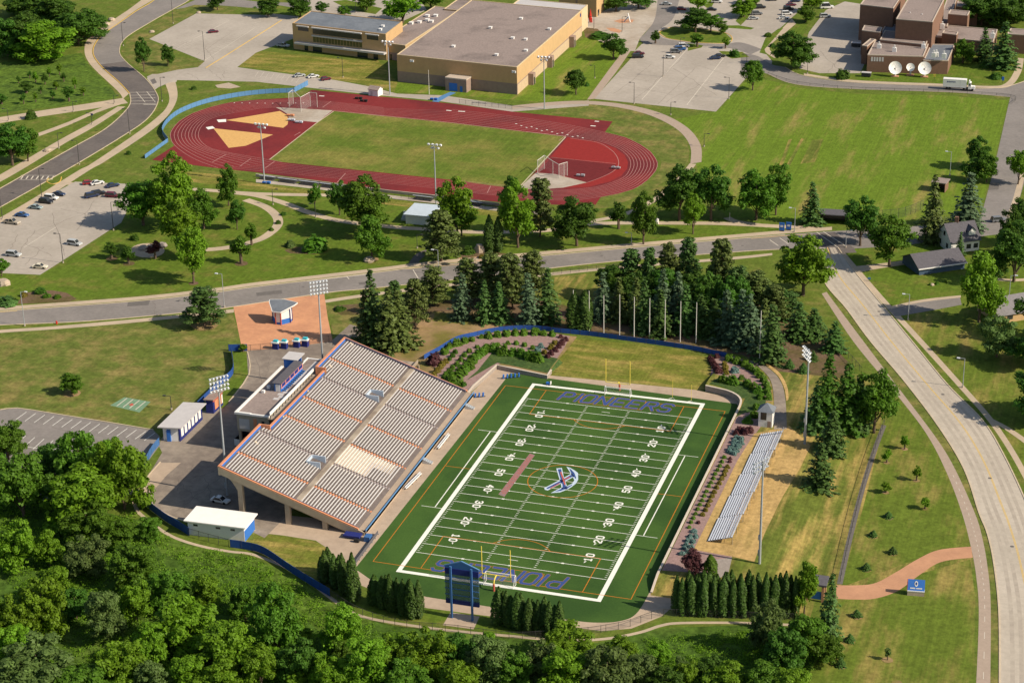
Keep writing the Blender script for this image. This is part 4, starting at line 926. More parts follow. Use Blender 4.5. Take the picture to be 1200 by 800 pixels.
b = MB(); b.box(X1, X1 + .1, Y0p, Y1p, hx + .95, hx + 1.15); b.box(X1, X1 + .12, Y0p, Y1p, hx + 2.25, hx + 2.5)
for k in range(6): b.box(X1, X1 + .14, Y0p + k * 2.9, Y0p + .3 + k * 2.9, hx + 1.151, hx + 2.249)
b.build('window_frame', mat('salmon_trim', (.70, .30, .24), .6, .03, 1), pr)
for k in range(5):
    b = MB(); b.box(X1 + .005, X1 + .06, Y0p + .32 + k * 2.9, Y0p + 2.88 + k * 2.9, hx + 1.18, hx + 2.22); b.build('window', 'navy', pr)
b = MB(); b.box(X0 + .4, X1 - .3, Y0p - .1, Y0p - .005, hx + .1, hx + 2.2); b.build('door', 'white', pr)
for k in range(12): b = MB(); b.box(X1 + .15, X1 + 1.0, Y0p + .6 + k * 1.2, Y0p + 1.1 + k * 1.2, hx + .02, hx + .45); b.build('counter_stand', 'bluesteel', pr)
sb = thing('stair_hut', 'blue stair head hut with grey roof on the north end of the press building', 'hut', (-62.4, 80.6, hx))
b = MB(); b.prism([(-64.4, 78.6), (-60.9, 78.6), (-60.9, 79.0), (-64.0, 79.0), (-64.0, 83), (-64.4, 83)], 6.5, hx + 2.4); b.box(-64.0, -60.9, 82.6, 83, 6.5, hx + 2.4); b.build('wall', 'blue', sb)
b = MB(); b.box(-64.8, -60.0, 78.2, 83.5, hx + 2.401, hx + 2.6); b.build('roof', 'greyroof', sb)
b = MB(); b.box(-63.9, -61, 79.1, 82.5, hx - 1, hx - .8); b.build('stair_landing', 'navy', sb)
q0, q1 = A(275, 521.5), A(284, 523); n_ = Vector((-(q1 - q0).y, (q1 - q0).x)).normalized()
pw = thing('storage_bin', 'open black-sided storage bin with white end beside the press building', 'bin', (q0.x, q0.y, 0)); q2, q3 = q1 + n_ * 5.5, q0 + n_ * 5.5
b = MB(); b.bar((q0.x, q0.y, 1), (q1.x, q1.y, 1), .12, 1.9); b.build('end_panel', 'white', pw)
b = MB(); b.bar((q1.x, q1.y, 1), (q2.x, q2.y, 1), .12, 1.85); b.bar((q0.x, q0.y, 1), (q3.x, q3.y, 1), .12, 1.85); b.bar((q3.x, q3.y, 1), (q2.x, q2.y, 1), .12, 1.85); b.build('side_panel', 'rubber', pw)

# ------------------------------------------------------------------ visitors' bleachers
bl_p = [A(833, 638), A(896, 511)]
for k in range(5):
    yk0 = 30.5 + k * 12.35; yk1 = yk0 + 12.0; xk = 68.6 + k * .28; zb = H(xk + 3, yk0 + 5)
    t = thing('bleacher', f'aluminium bleacher stand east of the turf, {ORD[k]} of five from the scoreboard end', 'bleacher', (xk + 3, yk0 + 6, zb), 0, 'aluminium bleachers facing the turf')
    for r in range(10):
        b = MB(); x = xk + r * .62; z = zb + .45 + r * .2
        b.box(x - .18, x + .18, yk0, yk1, z - .05, z); b.build('bench', 'bleach', t)
        b = MB(); b.box(x - .38, x - .17, yk0, yk1, z - .34, z - .28); b.build('footboard', 'greyroof', t)
    b = MB()
    for y in (yk0 + .4, yk0 + 6, yk1 - .4):
        b.bar((xk - .1, y, zb + .1), (xk + 5.7, y, zb + 2.0), .1); 
        for r in range(0, 10, 3): b.bar((xk + r * .62, y, zb), (xk + r * .62, y, zb + .4 + r * .2), .08)
    b.build('frame', 'darksteel', t)
    b = MB()
    for z in (2.7, 3.2): b.bar((xk + 5.85, yk0, zb + z), (xk + 5.85, yk1, zb + z), .06)
    for y in (yk0 + .1, yk0 + 4, yk0 + 8, yk1 - .1): b.bar((xk + 5.85, y, zb), (xk + 5.85, y, zb + 3.2), .06)
    b.build('guard_rail', 'steel', t)

# ------------------------------------------------------------------ goals, scoreboard, benches
def goalpost(y, s, label):
    t = thing('goal_post', label, 'goal post', (FW / 2, y, 0))
    x = FW / 2
    b = MB(); b.tube((x, y, 0), (x, y, 1.9), .28); b.build('base_pad', 'redink', t)
    b = MB(); prev = Vector((x, y, 1.9))
    for k in range(1, 7):
        a = k / 6 * PI / 2; p = Vector((x, y + s * 2.0 * (1 - math.cos(a)), 1.9 + 1.25 * math.sin(a))); b.tube(prev, p, .16); prev = p
    b.build('gooseneck', 'yellow', t)
    b = MB(); b.tube((x - 3.55, y + s * 2, 3.15), (x + 3.55, y + s * 2, 3.15), .12); b.build('crossbar', 'yellow', t)
    for d in (-3.55, 3.55):
        b = MB(); b.tube((x + d, y + s * 2, 3.1), (x + d, y + s * 2, 10.4), .11); b.build('upright', 'yellow', t)
goalpost(-3.2, 1, 'yellow football goal post beside the scoreboard')
goalpost(FL + 3.2, -1, 'yellow football goal post by the dry lawn north of the turf')
def soccer(x, y, s, label):
    t = thing('soccer_goal', label, 'soccer goal', (x, y, 0)); w = 3.7
    b = MB()
    for d in (-w, w): b.tube((x + d, y, 0), (x + d, y, 2.5), .09); 
    b.tube((x - w, y, 2.5), (x + w, y, 2.5), .09)
    for d in (-w, w): b.tube((x + d, y, 2.5), (x + d, y - s * .9, 2.5), .06); b.tube((x + d, y - s * .9, 2.5), (x + d, y - s * 2.2, 0), .06); b.tube((x + d, y - s * 2.2, 0), (x + d, y, 0), .06)
    b.tube((x - w, y - s * 2.2, .05), (x + w, y - s * 2.2, .05), .06); b.build('frame', 'white', t)
    b = MB(); b.quad((x - w, y - s * .9, 2.5), (x + w, y - s * .9, 2.5), (x + w, y - s * 2.2, 0), (x - w, y - s * 2.2, 0)); b.quad((x - w, y, 2.5), (x + w, y, 2.5), (x + w, y - s * .9, 2.5), (x - w, y - s * .9, 2.5))
    for d in (-w, w): b.poly([(x + d, y, 0), (x + d, y, 2.5), (x + d, y - s * .9, 2.5), (x + d, y - s * 2.2, 0)])
    b.build('net', 'net', t)
soccer(FW / 2 + .4, 1.0, 1, 'white netted soccer goal on the goal line nearest the scoreboard')
soccer(FW / 2 + .4, FL - .8, -1, 'white netted soccer goal on the goal line by the dry lawn')
t = thing('scoreboard', 'tall blue scoreboard with peaked top on two posts, seen from behind', 'scoreboard', (21.3, -17.2, 0))
x0, x1, y = 17.3, 25.4, -17.2
for x in (18.8, 23.8):
    b = MB(); b.box(x - .22, x + .22, y - .3, y + .2, 0, 13.6); b.build('post', 'bluesteel', t)
b = MB(); b.box(x0, x1, y + .25, y + .75, 3.6, 4.7); b.box(x0, x1, y + .25, y + .75, 11.4, 12.9); b.build('panel', 'navy', t)
b = MB(); b.box(x0, x1, y + .3, y + .7, 4.701, 11.399); b.build('display_back', 'board', t)
b = MB()
for z in (6.0, 7.6, 9.2, 10.6): b.box(x0 - .1, x1 + .1, y + .12, y + .24, z, z + .16)
b.build('cross_frame', 'bluesteel', t)
b = MB()
for p in ([(x0, 12.9), (x1, 12.9), (x1, 13.3), (21.35, 14.8), (x0, 13.3)],):
    n = len(b.v); b.v += [(a, y + .35, c) for a, c in p] + [(a, y + .65, c) for a, c in p]
    b.f += [tuple(n + i for i in range(5)), tuple(n + 9 - i for i in range(5))] + [(n + i, n + (i + 1) % 5, n + 5 + (i + 1) % 5, n + 5 + i) for i in range(5)]; b.m += [0] * 7
b.build('pediment', 'bluesteel', t)
b = MB()
for a, c in (((x0 - .2, 13.3), (21.35, 14.95)), ((21.35, 14.95), (x1 + .2, 13.3))): b.bar((a[0], y + .5, a[1]), (c[0], y + .5, c[1]), .3, .25)
b.build('trim', 'skyblue', t)
for i, (pa, pb_) in enumerate((((527, 510.5), (514, 527)), ((494, 556), (476, 574)))):
    a, c = A(*pa), A(*pb_); m_ = a.lerp(c, .5)
    t = thing('team_bench', f'long aluminium team bench on the sideline walk, {"nearer the mound" if i == 0 else "nearer the scoreboard"}', 'bench', (m_.x, m_.y, 0), 0, 'team benches below the grandstand')
    b = MB(); b.bar((a.x, a.y, .45), (c.x, c.y, .45), .4, .08); b.build('seat', 'white', t)
    b = MB(); b.bar((a.x - .35, a.y, .8), (c.x - .35, c.y, .8), .1, .3); b.build('backrest', 'bleach', t)
    for k in (.08, .36, .64, .92):
        p = a.lerp(c, k); b = MB(); b.box(p.x - .4, p.x + .2, p.y - .05, p.y + .05, 0, .42); b.build('leg', 'darksteel', t)
for i, (px, n, lab) in enumerate((((588, 444), 5, 'row of blue padded blocking sled units at the north-west corner of the turf'), ((555, 466), 3, 'short blue padded blocking sled at the foot of the grandstand'))):
    p = A(*px); t = thing('blocking_sled', lab, 'training sled', (p.x, p.y, 0))
    b = MB(); b.bar((p.x, p.y, .15), (p.x + n * 1.0, p.y + n * .55, .15), .3, .15); b.build('frame', 'darksteel', t)
    for k in range(n):
        q = (p.x + k * 1.0 + .4, p.y + k * .55 + .2); b = MB(); b.tube((q[0], q[1], .3), (q[0] + .15, q[1] - .1, 1.4), .3, .26, 8); b.build('pad', 'blue', t)
p = A(643, 451); t = thing('ball_cart', 'small blue equipment cart on the white border line', 'cart', (p.x, p.y, 0))
b = MB(); b.box(p.x - .7, p.x + .5, p.y - .4, p.y + .4, .35, .85); b.build('body', 'blue', t); b = MB(); b.box(p.x + .5, p.x + .7, p.y - .4, p.y + .4, .35, 1.2); b.build('handle', 'white', t)
for d in (-.5, .3):
    b = MB(); b.tube((p.x + d, p.y - .45, .18), (p.x + d, p.y + .45, .18), .18); b.build('wheel', 'rubber', t)
for i, (px, py) in enumerate(((788, 466), (810, 469.5))):
    p = A(px, py); t = thing('kicking_net', f'thin white kicking net frame behind the end line, {"nearer" if i else "farther from"} the retaining wall', 'net frame', (p.x, p.y, 0))
    b = MB(); b.tube((p.x - .9, p.y - 1, .06), (p.x, p.y, .06), .05); b.tube((p.x + .9, p.y - 1, .06), (p.x, p.y, .06), .05); b.build('foot', 'white', t)
    b = MB(); b.tube((p.x, p.y, 0), (p.x, p.y, 5.8 if i == 0 else 5.0), .05); b.build('pole', 'yellow', t)
t = thing('wheeled_stair', 'dark portable stair and cart at the low corner of the grandstand', 'cart', (-17, 9.5, 0))
b = MB(); b.box(-19.5, -15.2, 10.6, 12.8, .5, 1.0); b.build('tarp', 'navy', t); b = MB(); b.tube((-16.2, 9.8, .5), (-14.9, 9.8, .5), .5); b.build('drum', 'rubber', t); b = MB(); b.box(-13.9, -12.4, 10.4, 12.4, 0, 1.4); b.build('box', 'bluesteel', t)
for i, (a, c) in enumerate((((433, 633), (417, 661)),)):
    a, c = A(443, 626), A(417, 661); t = thing('barrier', 'long dark low barrier along the turf edge below the grandstand', 'barrier', tuple(a.lerp(c, .5)) + (0,))
    b = MB(); b.bar((a.x, a.y, .7), (c.x, c.y, .7), .12, .9); b.build('panel', 'shingle', t)
    b = MB()
    for k in range(8): q = a.lerp(c, k / 7); b.box(q.x - .3, q.x + .3, q.y - .06, q.y + .06, 0, .3)
    b.build('foot', 'steel', t)

# ------------------------------------------------------------------ light towers and poles
def tower(px, py, top, head, label, aim=(FW / 2, FL / 2)):
    p = gp(px, py); h = hgt(p, top); z0 = p.z
    t = thing('light_tower', label, 'floodlight', (p.x, p.y, z0), 0, 'stadium light towers')
    b = MB(); b.tube((p.x, p.y, z0), (p.x, p.y, z0 + h), .34, .18, 10); b.build('pole', 'pole', t)
    b = MB(); b.box(p.x - .5, p.x - .15, p.y - .3, p.y + .3, z0 + 6.5, z0 + 7.7); b.box(p.x - .5, p.x - .2, p.y - .25, p.y + .25, z0 + 2.2, z0 + 3.6); b.build('control_box', 'pole', t)
    # rows of lamps face the field centre
    c = Vector((aim[0] - p.x, aim[1] - p.y, 0)).normalized(); u = Vector((-c.y, c.x, 0))
    for r in range(head):
        z = z0 + h - r * 1.15; f = MB(); f.bar(Vector((p.x, p.y, z)) - u * 2.6 + c * .3, Vector((p.x, p.y, z)) + u * 2.6 + c * .3, .16, .16); o = f.build('crossarm', 'pole', t)
        for k in range(6):
            q = Vector((p.x, p.y, z)) + u * (-2.4 + k * .96) + c * .4
            b = MB(); b.tube(q, q + c * .45 - Vector((0, 0, .3)), .16, .32, 8); b.build('lamp', 'lamp', o)
tower(266.6, 580, 441, 4, 'tall grey light tower behind the low south end of the grandstand', (20, -40))
tower(380, 454, 329, 4, 'tall grey light tower between the grandstand and the salmon forecourt', (30, -20))
tower(943, 520, 409, 3, 'tall grey light tower beside the evergreen clump east of the bleachers')
tower(890, 660, 540, 3, 'tall grey light tower on straw lawn beside the aluminium bleachers')
for i, (px, py, top) in enumerate(((672, 386, 340), (690.5, 389, 341), (707.5, 391, 346), (726, 392.5, 345), (743, 394.5, 348), (761, 396, 349.5), (779, 399, 351), (797, 400.5, 353), (815.5, 402, 354.5), (890, 424.5, 364))):
    p = gp(px, py); h = hgt(p, top)
    b = MB(); b.tube((p.x, p.y, p.z), (p.x, p.y, p.z + h), .16, .11, 8); o = b.build('net_pole', 'whitepole')
    tag(o, f'tall white pole behind the blue fence, {ORD[i]} of ten from the grandstand' if i < 9 else 'lone tall white pole beside the service path under the dark evergreens', 'pole', 'white poles behind the north blue fence')

# ------------------------------------------------------------------ fences
def fence(px, h, label, m='royal', step=3.0, cat='fence', mesh=False, name='fence', draped=False, k=5):
    w = W(smooth_px(px, k) if len(px) > 2 else px, draped)
    zs = [(H(q[0], q[1]) if draped else 0) for q in w]
    t = thing(name, label, cat, (w[0][0], w[0][1], zs[0]))
    b = MB()
    for i in range(len(w) - 1):
        a, c = w[i], w[i + 1]; d = (c - a).normalized(); nn = Vector((-d.y, d.x)) * .03
        if mesh: b.quad((a.x, a.y, zs[i] + .05), (c.x, c.y, zs[i + 1] + .05), (c.x, c.y, zs[i + 1] + h), (a.x, a.y, zs[i] + h))
        else:
            for s in (1, -1): b.quad(*[(q.x + nn.x * s, q.y + nn.y * s, z) for q, z in ((a, zs[i] + .08), (c, zs[i + 1] + .08), (c, zs[i + 1] + h), (a, zs[i] + h))])
            b.quad((a.x + nn.x, a.y + nn.y, zs[i] + h), (c.x + nn.x, c.y + nn.y, zs[i + 1] + h), (c.x - nn.x, c.y - nn.y, zs[i + 1] + h), (a.x - nn.x, a.y - nn.y, zs[i] + h))
    b.build('mesh' if mesh else 'fabric', 'mesh' if mesh else m, t)
    r = MB(); p = MB(); dist = 0; nxt = 0
    for i in range(len(w) - 1):
        a, c = w[i], w[i + 1]; ln = (c - a).length
        r.bar((a.x, a.y, zs[i] + h), (c.x, c.y, zs[i + 1] + h), .07)
        while nxt <= dist + ln:
            q = a.lerp(c, (nxt - dist) / max(ln, 1e-6)); z = zs[i]; p.tube((q.x, q.y, z), (q.x, q.y, z + h + .12), .06, .06, 6); nxt += step
        dist += ln
    r.build('top_rail', 'darksteel' if mesh else m, t); o = p.build('post', 'darksteel', t); o['kind'] = 'stuff' if len(p.v) > 12 * 100 else 'thing'
fence([(268, 411.5), (290, 411)], 2.2, 'short blue fence panel where the forecourt meets the west lawn')
fence([(271, 413), (273.5, 437), (261, 450), (247, 463), (232, 478)], 2.1, 'blue fabric fence along the yard beside the west lawn')
fence([(187, 521), (178, 532), (169, 549)], 2.2, 'faded blue fence at the corner of the striped car park', 'bluesteel')
fence([(158, 575), (163, 583), (170, 592), (181, 601), (196, 612), (210, 620), (222, 628)], 2.4, 'curved blue fence between the woods and the paved yard')
fence([(222, 628), (245, 634.5), (270, 641)], 2.2, 'see-through chain-link fence below the long white-roofed hut', mesh=True)
fence([(270, 641), (290, 644), (310, 650), (337, 668), (362, 684), (387, 699)], 2.2, 'blue fence along the south lawn above the woods')
fence([(387, 699), (420, 719), (470, 734.5), (530, 740), (600, 748.5), (660, 745), (690, 743), (710, 740)], 1.9, 'dark chain-link fence behind the scoreboard and clipped evergreens', mesh=True)
fence([(710, 740), (735, 735), (760, 726), (775, 722), (790, 722), (850, 724), (930, 727)], 1.9, 'dark chain-link fence along the walk south-east of the turf', mesh=True)
fence([(497, 421), (516, 410.5), (535, 399.5), (555, 394.5), (577.5, 389.5), (600, 387), (622, 386.5), (640, 388), (650, 389.5), (687, 393), (736, 399.5), (780, 405.5), (815, 411), (834, 415), (852, 419)], 1.5, 'long curved blue fence between the shrub mound and the evergreens', 'royal', draped=True)
fence([(282, 412), (330, 408), (390, 400)], 2.0, 'dark iron gate fence between salmon forecourt and yard', mesh=True)
fence([(990, 290), (996, 300)], .9, 'short dark guard rail at the road corner', mesh=True) if False else None
fence([(952, 380), (985, 410), (1010, 438)], 2.0, 'chain-link fence between the young evergreens and the bike path', mesh=True)
hedge_px = [(1036, 498), (1024, 530), (1010, 575), (996, 630), (984, 684)]
fence(hedge_px, 1.7, 'dark chain-link fence line across the straw lawn down to the salmon path', mesh=True)
fence([(170, 186), (197, 166.5)], 1.6, 'light blue straight fence panel at the south-west corner of the track', 'skyblue')
fence([(197, 166.5), (192, 160), (190.5, 154), (197, 143.5), (211, 133), (236, 123), (268, 115.5), (305, 110.5), (345, 108.5)], 2.0, 'light blue curved fence around the west bend of the track', 'skyblue')
fence([(345, 108.5), (361, 100)], 2.2, 'light blue short fence panel at the north-west corner of the track', 'skyblue')
fence([(900, 88), (935, 98.5), (1000, 104.8), (1105, 108.5), (1184, 114), (1186, 122)], 1.1, 'low dark guard rail between the studio road and the big lawn', mesh=True, step=6)
fence([(600, 128), (560, 124), (538, 121.5)], 1.8, 'pale chain-link fence by the gym walk', mesh=True)
fence([(470, 232), (585, 245), (640, 251)], 1.5, 'thin chain-link fence on the park side of the track', mesh=True)
fence([(1024, 258), (1057, 255), (1082, 245)], 3.5, 'grey wire backstop fence behind the dark dugout', mesh=True)
fence([(648, 322), (690, 317), (728, 313)], 1.4, 'dark chain-link fence beside the walk above the pines', mesh=True)
# ------------------------------------------------------------------ buildings
def quadpts(fl, fr, br, z): 
    a, b, c = (at(*q, z).to_2d() for q in (fl, fr, br)); return [a, b, c, a + c - b]
def inset(p, d):
    c = sum((Vector(q) for q in p), Vector((0, 0))) / len(p); n = len(p); out = []
    for i in range(n):
        a, b, e = Vector(p[i - 1]), Vector(p[i]), Vector(p[(i + 1) % n])
        u, v = (a - b).normalized(), (e - b).normalized(); out.append(b + (u + v) * d)
    return out
class Wall:                      # boxes laid on a wall face running a -> b, out = outward normal
    def __init__(s, a, b):
        s.a, s.b = Vector(a), Vector(b); s.u = (s.b - s.a).normalized(); s.n = Vector((s.u.y, -s.u.x)); s.len = (s.b - s.a).length
    def box(s, mb, u0, u1, z0, z1, d0=-.05, d1=.04):
        p = [s.a + s.u * u0 + s.n * d0, s.a + s.u * u1 + s.n * d0, s.a + s.u * u1 + s.n * d1, s.a + s.u * u0 + s.n * d1]
        mb.prism([(q.x, q.y) for q in p], z0, z1); return mb
def block(t, pts, h, wall, roof, cap='brickcap', z0=0, par=.35, name='wall', rname='roof'):
    b = MB(); b.prism([(p.x, p.y) for p in pts], z0, h - .05); w = b.build(name, wall, t)
    i1 = inset(pts, .45); b = MB()
    n = len(pts)
    for k in range(n):
        q = [pts[k], pts[(k + 1) % n], i1[(k + 1) % n], i1[k]]; b.prism([(p.x, p.y) for p in q], h - .049, h + par)
    b.build('parapet', cap, t)
    b = MB(); b.prism([(p.x, p.y) for p in inset(pts, .46)], h - .049, h + .06); return b.build(rname, roof, t)
def vents(roof, pts, uv, h, m='white', s=1.3):
    for u, v in uv:
        c = Vector(pts[0]).lerp(pts[1], u) + (Vector(pts[3]) - Vector(pts[0])) * v
        b = MB(); b.box(c.x - s / 2, c.x + s / 2, c.y - s / 2, c.y + s / 2, h + .06, h + .06 + s * .55); b.box(c.x - s * .62, c.x + s * .62, c.y - s * .62, c.y + s * .62, h + .06 + s * .55, h + .16 + s * .6); b.build('roof_vent', m, roof)
# gymnasium
h = hgt(at(466, 95.6), 64.6)
gy = quadpts((465, 64.6), (605.7, 79.5), (681.8, 12.7), h)
t = thing('gymnasium', 'huge tan gymnasium with flat brown gravel roof beside the running track', 'building', (gy[0].x, gy[0].y, 0))
b = MB(); b.prism([(p.x, p.y) for p in inset(gy, -.02)], 0, h * .40); b.build('base_wall', 'lowwall', t)
o = block(t, gy, h, 'tanwall', 'gravelroof', 'creamwall', h * .40 + .002, .25, 'upper_wall')
vents(o, gy, [(.75, .14), (.72, .42), (.83, .42), (.92, .62), (.35, .2), (.45, .55), (.93, .25), (.6, .75)], h)
F, E_ = Wall(gy[0], gy[1]), Wall(gy[1], gy[2])
b = MB(); E_.box(b, .5, E_.len - .5, 0, h * .36, -.1, .05); b.build('east_base', mat('sunlit_base', (.50, .38, .25), .85, .08, .6), t)  # sun on this side is put into the colour, paler than base_wall
for k, u in enumerate((.17, .45, .80)):
    b = MB(); c = u * E_.len; E_.box(b, c - 1.6, c + 1.6, 0, 5.0, -.1, 2.4); pn = b.build('side_porch', 'lowwall', t)
    b = MB(); E_.box(b, c - .9, c + .9, 0, 3.2, 2.38, 2.43); b.build('door', 'glass', pn)
u0 = (at(519, 108).to_2d() - gy[0]).dot(F.u)
b = MB(); F.box(b, u0, u0 + 10, 0, 5.4, -.1, 5.0); pn = b.build('entrance_porch', 'lowwall', t)
b = MB(); F.box(b, u0 - .1, u0 + 10.1, 5.4, 5.9, -.1, 5.1); b.build('porch_roof', 'brickcap', pn)
b = MB(); F.box(b, u0 + 1.8, u0 + 5.6, .1, 3.6, 4.98, 5.06); b.build('door', 'blue', pn); b = MB(); F.box(b, u0 + 6.9, u0 + 8.1, .1, 2.6, 4.98, 5.06); b.build('side_door', 'blue', pn)
for u in (6.5, F.len - 2.2):
    b = MB(); F.box(b, u, u + .7, h * .8, h * .88, .04, .5); F.box(b, u + 1.0, u + 1.7, h * .8, h * .88, .04, .5); b.build('wall_light', 'lamp', t)
b = MB(); E_.box(b, E_.len - 3.2, E_.len - 1.5, h - 2.4, h - .8, -.05, .06); b.build('wall_emblem', 'navy', t)
# annex
h2 = hgt(at(443, 68.5), 50)
an = quadpts((443, 49.8), (475, 54), (540, 11.5), h2)
t = thing('gym_annex', 'lower tan annex with brown gravel roof between gymnasium and slate-roofed building', 'building', (an[0].x, an[0].y, 0))
o = block(t, an, h2, 'tanwall', 'gravelroof', 'creamwall', 0, .25); vents(o, an, [(.35, .55), (.5, .62), (.55, .75), (.3, .72), (.15, .5), (.7, .6)], h2, 'white', 1.6)
A_ = Wall(an[0], an[1]); b = MB(); A_.box(b, .3, A_.len - .2, 0, 3.5, -.1, .05); b.build('base_wall', 'lowwall', t)
b = MB(); A_.box(b, .8, 2, 0, 2.6, .04, .08); A_.box(b, 6, 7.2, 0, 2.6, .04, .08); b.build('door', 'glass', t)
# slate roofed block
h3 = hgt(at(343, 57.8), 28.3)
sl_ = quadpts((342.4, 28.0), (452, 41), (471.6, 26), h3)
t = thing('field_house', 'long tan field house with slate-blue roof and ribbon windows facing the lawn', 'building', (sl_[0].x, sl_[0].y, 0))
o = block(t, sl_, h3, 'tanwall', 'slate', 'tanwall', 0, .3); vents(o, sl_, [(.88, .5), (.9, .25)], h3, 'white', 1.2)
Fw = Wall(sl_[0], sl_[1]); n_ = Fw.len
b = MB(); Fw.box(b, n_ * .22, n_ * .745, h3 * .70, h3 * .93, -.1, .05); Fw.box(b, n_ * .06, n_ * .175, h3 * .76, h3 * .93, -.1, .05); Fw.box(b, n_ * .80, n_ * .92, h3 * .74, h3 * .93, -.1, .05); b.build('upper_window_band', 'glass', t)
b = MB(); Fw.box(b, n_ * .22, n_ * .745, h3 * .38, h3 * .60, -.1, .05)
for k in range(1, 12): pass
wn = b.build('lower_window_band', 'greenglass', t)
b = MB()
for k in range(1, 16): Fw.box(b, n_ * (.22 + .525 * k / 16) - .08, n_ * (.22 + .525 * k / 16) + .08, h3 * .38, h3 * .60, .04, .1)
b.build('mullion', 'tanwall', wn)
b = MB(); Fw.box(b, n_ * .215, n_ * .75, h3 * .93, h3 * .97, -.05, 1.1); Fw.box(b, n_ * .215, n_ * .75, h3 * .61, h3 * .66, -.05, .9); Fw.box(b, n_ * .05, n_ * .18, h3 * .93, h3 * .97, -.05, .8); Fw.box(b, n_ * .79, n_ * .93, h3 * .93, h3 * .97, -.05, .8); b.build('sun_shade', 'greyroof', t)
b = MB(); Fw.box(b, n_ * .04, n_, h3 * .26, h3 * .33, -.05, 2.4); b.build('canopy', 'greyroof', t)
b = MB(); Fw.box(b, n_ * .12, n_ * .16, 0, h3 * .2, -.1, .05); Fw.box(b, n_ * .21, n_ * .31, 0, h3 * .22, -.1, .05); Fw.box(b, n_ * .69, n_ * .80, 0, h3 * .2, -.1, .05); Fw.box(b, n_ * .86, n_ * .91, 0, h3 * .2, -.1, .05); b.build('ground_window', 'glass', t)
# tan tower behind the gym
p0, p1 = at(655, 15.5).to_2d(), at(699, 20.5).to_2d(); d = (gy[2] - gy[1]).normalized()
tw = [p0, p1, p1 + d * 14, p0 + d * 14]
t = thing('tower_block', 'tan office block behind the gymnasium, cut by the picture top', 'building', (p0.x, p0.y, 0))
block(t, tw, 19, 'tanwall', 'gravelroof', 'creamwall', 0, .4); Wt = Wall(tw[0], tw[1])
b = MB(); Wt.box(b, Wt.len * .45, Wt.len * .5, 1, 16, -.05, .04); b.build('panel_joint', 'lowwall', t)
Et = Wall(tw[1], tw[2]); b = MB(); Et.box(b, 2, 5, 0, 3, -.05, .06); b.build('door', 'glass', t)
lo_ = [gy[3] + (gy[2] - gy[3]) * .35, gy[2] - (gy[2] - gy[3]) * .03, gy[2] - (gy[2] - gy[3]) * .03 + d * 16, gy[3] + (gy[2] - gy[3]) * .35 + d * 16]
t = thing('link_block', 'low roofed link between gymnasium and the tan office block', 'building', (lo_[0].x, lo_[0].y, 0)); block(t, lo_, h - 1.5, 'creamwall', 'greyroof', 'creamwall', 0, .3)
lo_ = [gy[3] - (gy[2] - gy[3]) * .22 - d * 6, gy[3] - d * 6, gy[3] + d * 14, gy[3] - (gy[2] - gy[3]) * .22 + d * 14]
t = thing('rear_wing', 'brown-roofed rear wing at the far corner of the gymnasium', 'building', (lo_[0].x, lo_[0].y, 0)); block(t, lo_, h - 4, 'tanwall', 'gravelroof', 'creamwall', 0, .3)
# brick studio complex
t = thing('brick_studio', 'sprawling dark brick studio with stepped flat roofs behind the satellite dishes', 'building', tuple(at(1015, 84))[:2] + (0,))
hA = hgt(at(1015, 84.5), 62.3)
hA *= .88
zA = hA * .78
for fl, fr, zz, br in (((1015.5, 84.5), (1080.7, 86.6), hA, (1090.6, 46.5)), ((1081, 86.7), (1110, 87.2), zA, (1119, 53))):
    a, c = at(*fl).to_2d(), at(*fr).to_2d(); e = at(*br, zz).to_2d(); block(t, [a, c, e, a + e - c], zz, 'brick', 'gravelroof' if zz == hA else 'slate', 'brickcap', 0, .35)
for fl, fr, br, hh, rf in (((1010, 54), (1016.2, 55.0), (1026, 47), hA + .6, 'gravelroof'),
        ((1031, 47.2), (1085, 53), (1090, 42), hA + 1.2, 'gravelroof'), ((1010, 36.3), (1031.5, 38.8), (1034, 33), hA + 3.5, 'gravelroof'), ((1050, 23), (1093, 26.6), (1107, -1), hA + 10, 'gravelroof'),
        ((1008, 6), (1047, 10.5), (1062, -12), hA + 9, 'gravelroof'), ((1024, 14), (1045, 16.5), (1047, 10.5), hA + 6, 'gravelroof'), ((1092, 43.5), (1164, 50), (1169, 35.5), hA - 1, 'gravelroof'), ((1098, 31), (1110, 32), (1124, -8), hA - .5, 'gravelroof'), ((1111, 17), (1134, 19), (1136.5, 14), hA + 4, 'gravelroof'), ((1104, 39.5), (1121, 41.8), (1123, 38.4), hA + 1.5, 'gravelroof'),
        ((1180, 40.5), (1212, 42.5), (1216, 36), hA + 1, 'gravelroof'), ((1121, 8), (1146, 10), (1147, 4), hA + 1, 'gravelroof'), ((1032, 39.5), (1050, 41), (1056, 30), hA + .3, 'slate')):
    q = quadpts(fl, fr, br, hh); block(t, q, hh, 'brick', rf, 'brickcap', 0, .35)
Wb = Wall(at(1015.5, 84.5).to_2d(), at(1080.7, 86.6).to_2d())
for k in range(5):
    b = MB(); Wb.box(b, 1.6 + k * 1.15, 2.4 + k * 1.15, hA - 2.6, hA - .7, -.05, .05); b.build('window', 'greyroof', t)
for fx in ((1065, 38), (1079, 40)):
    p = at(*fx, hA + 1.2); b = MB(); b.tube((p.x, p.y, hA), (p.x, p.y, hA + 10.4), .35); b.build('flue', 'greyroof', t)
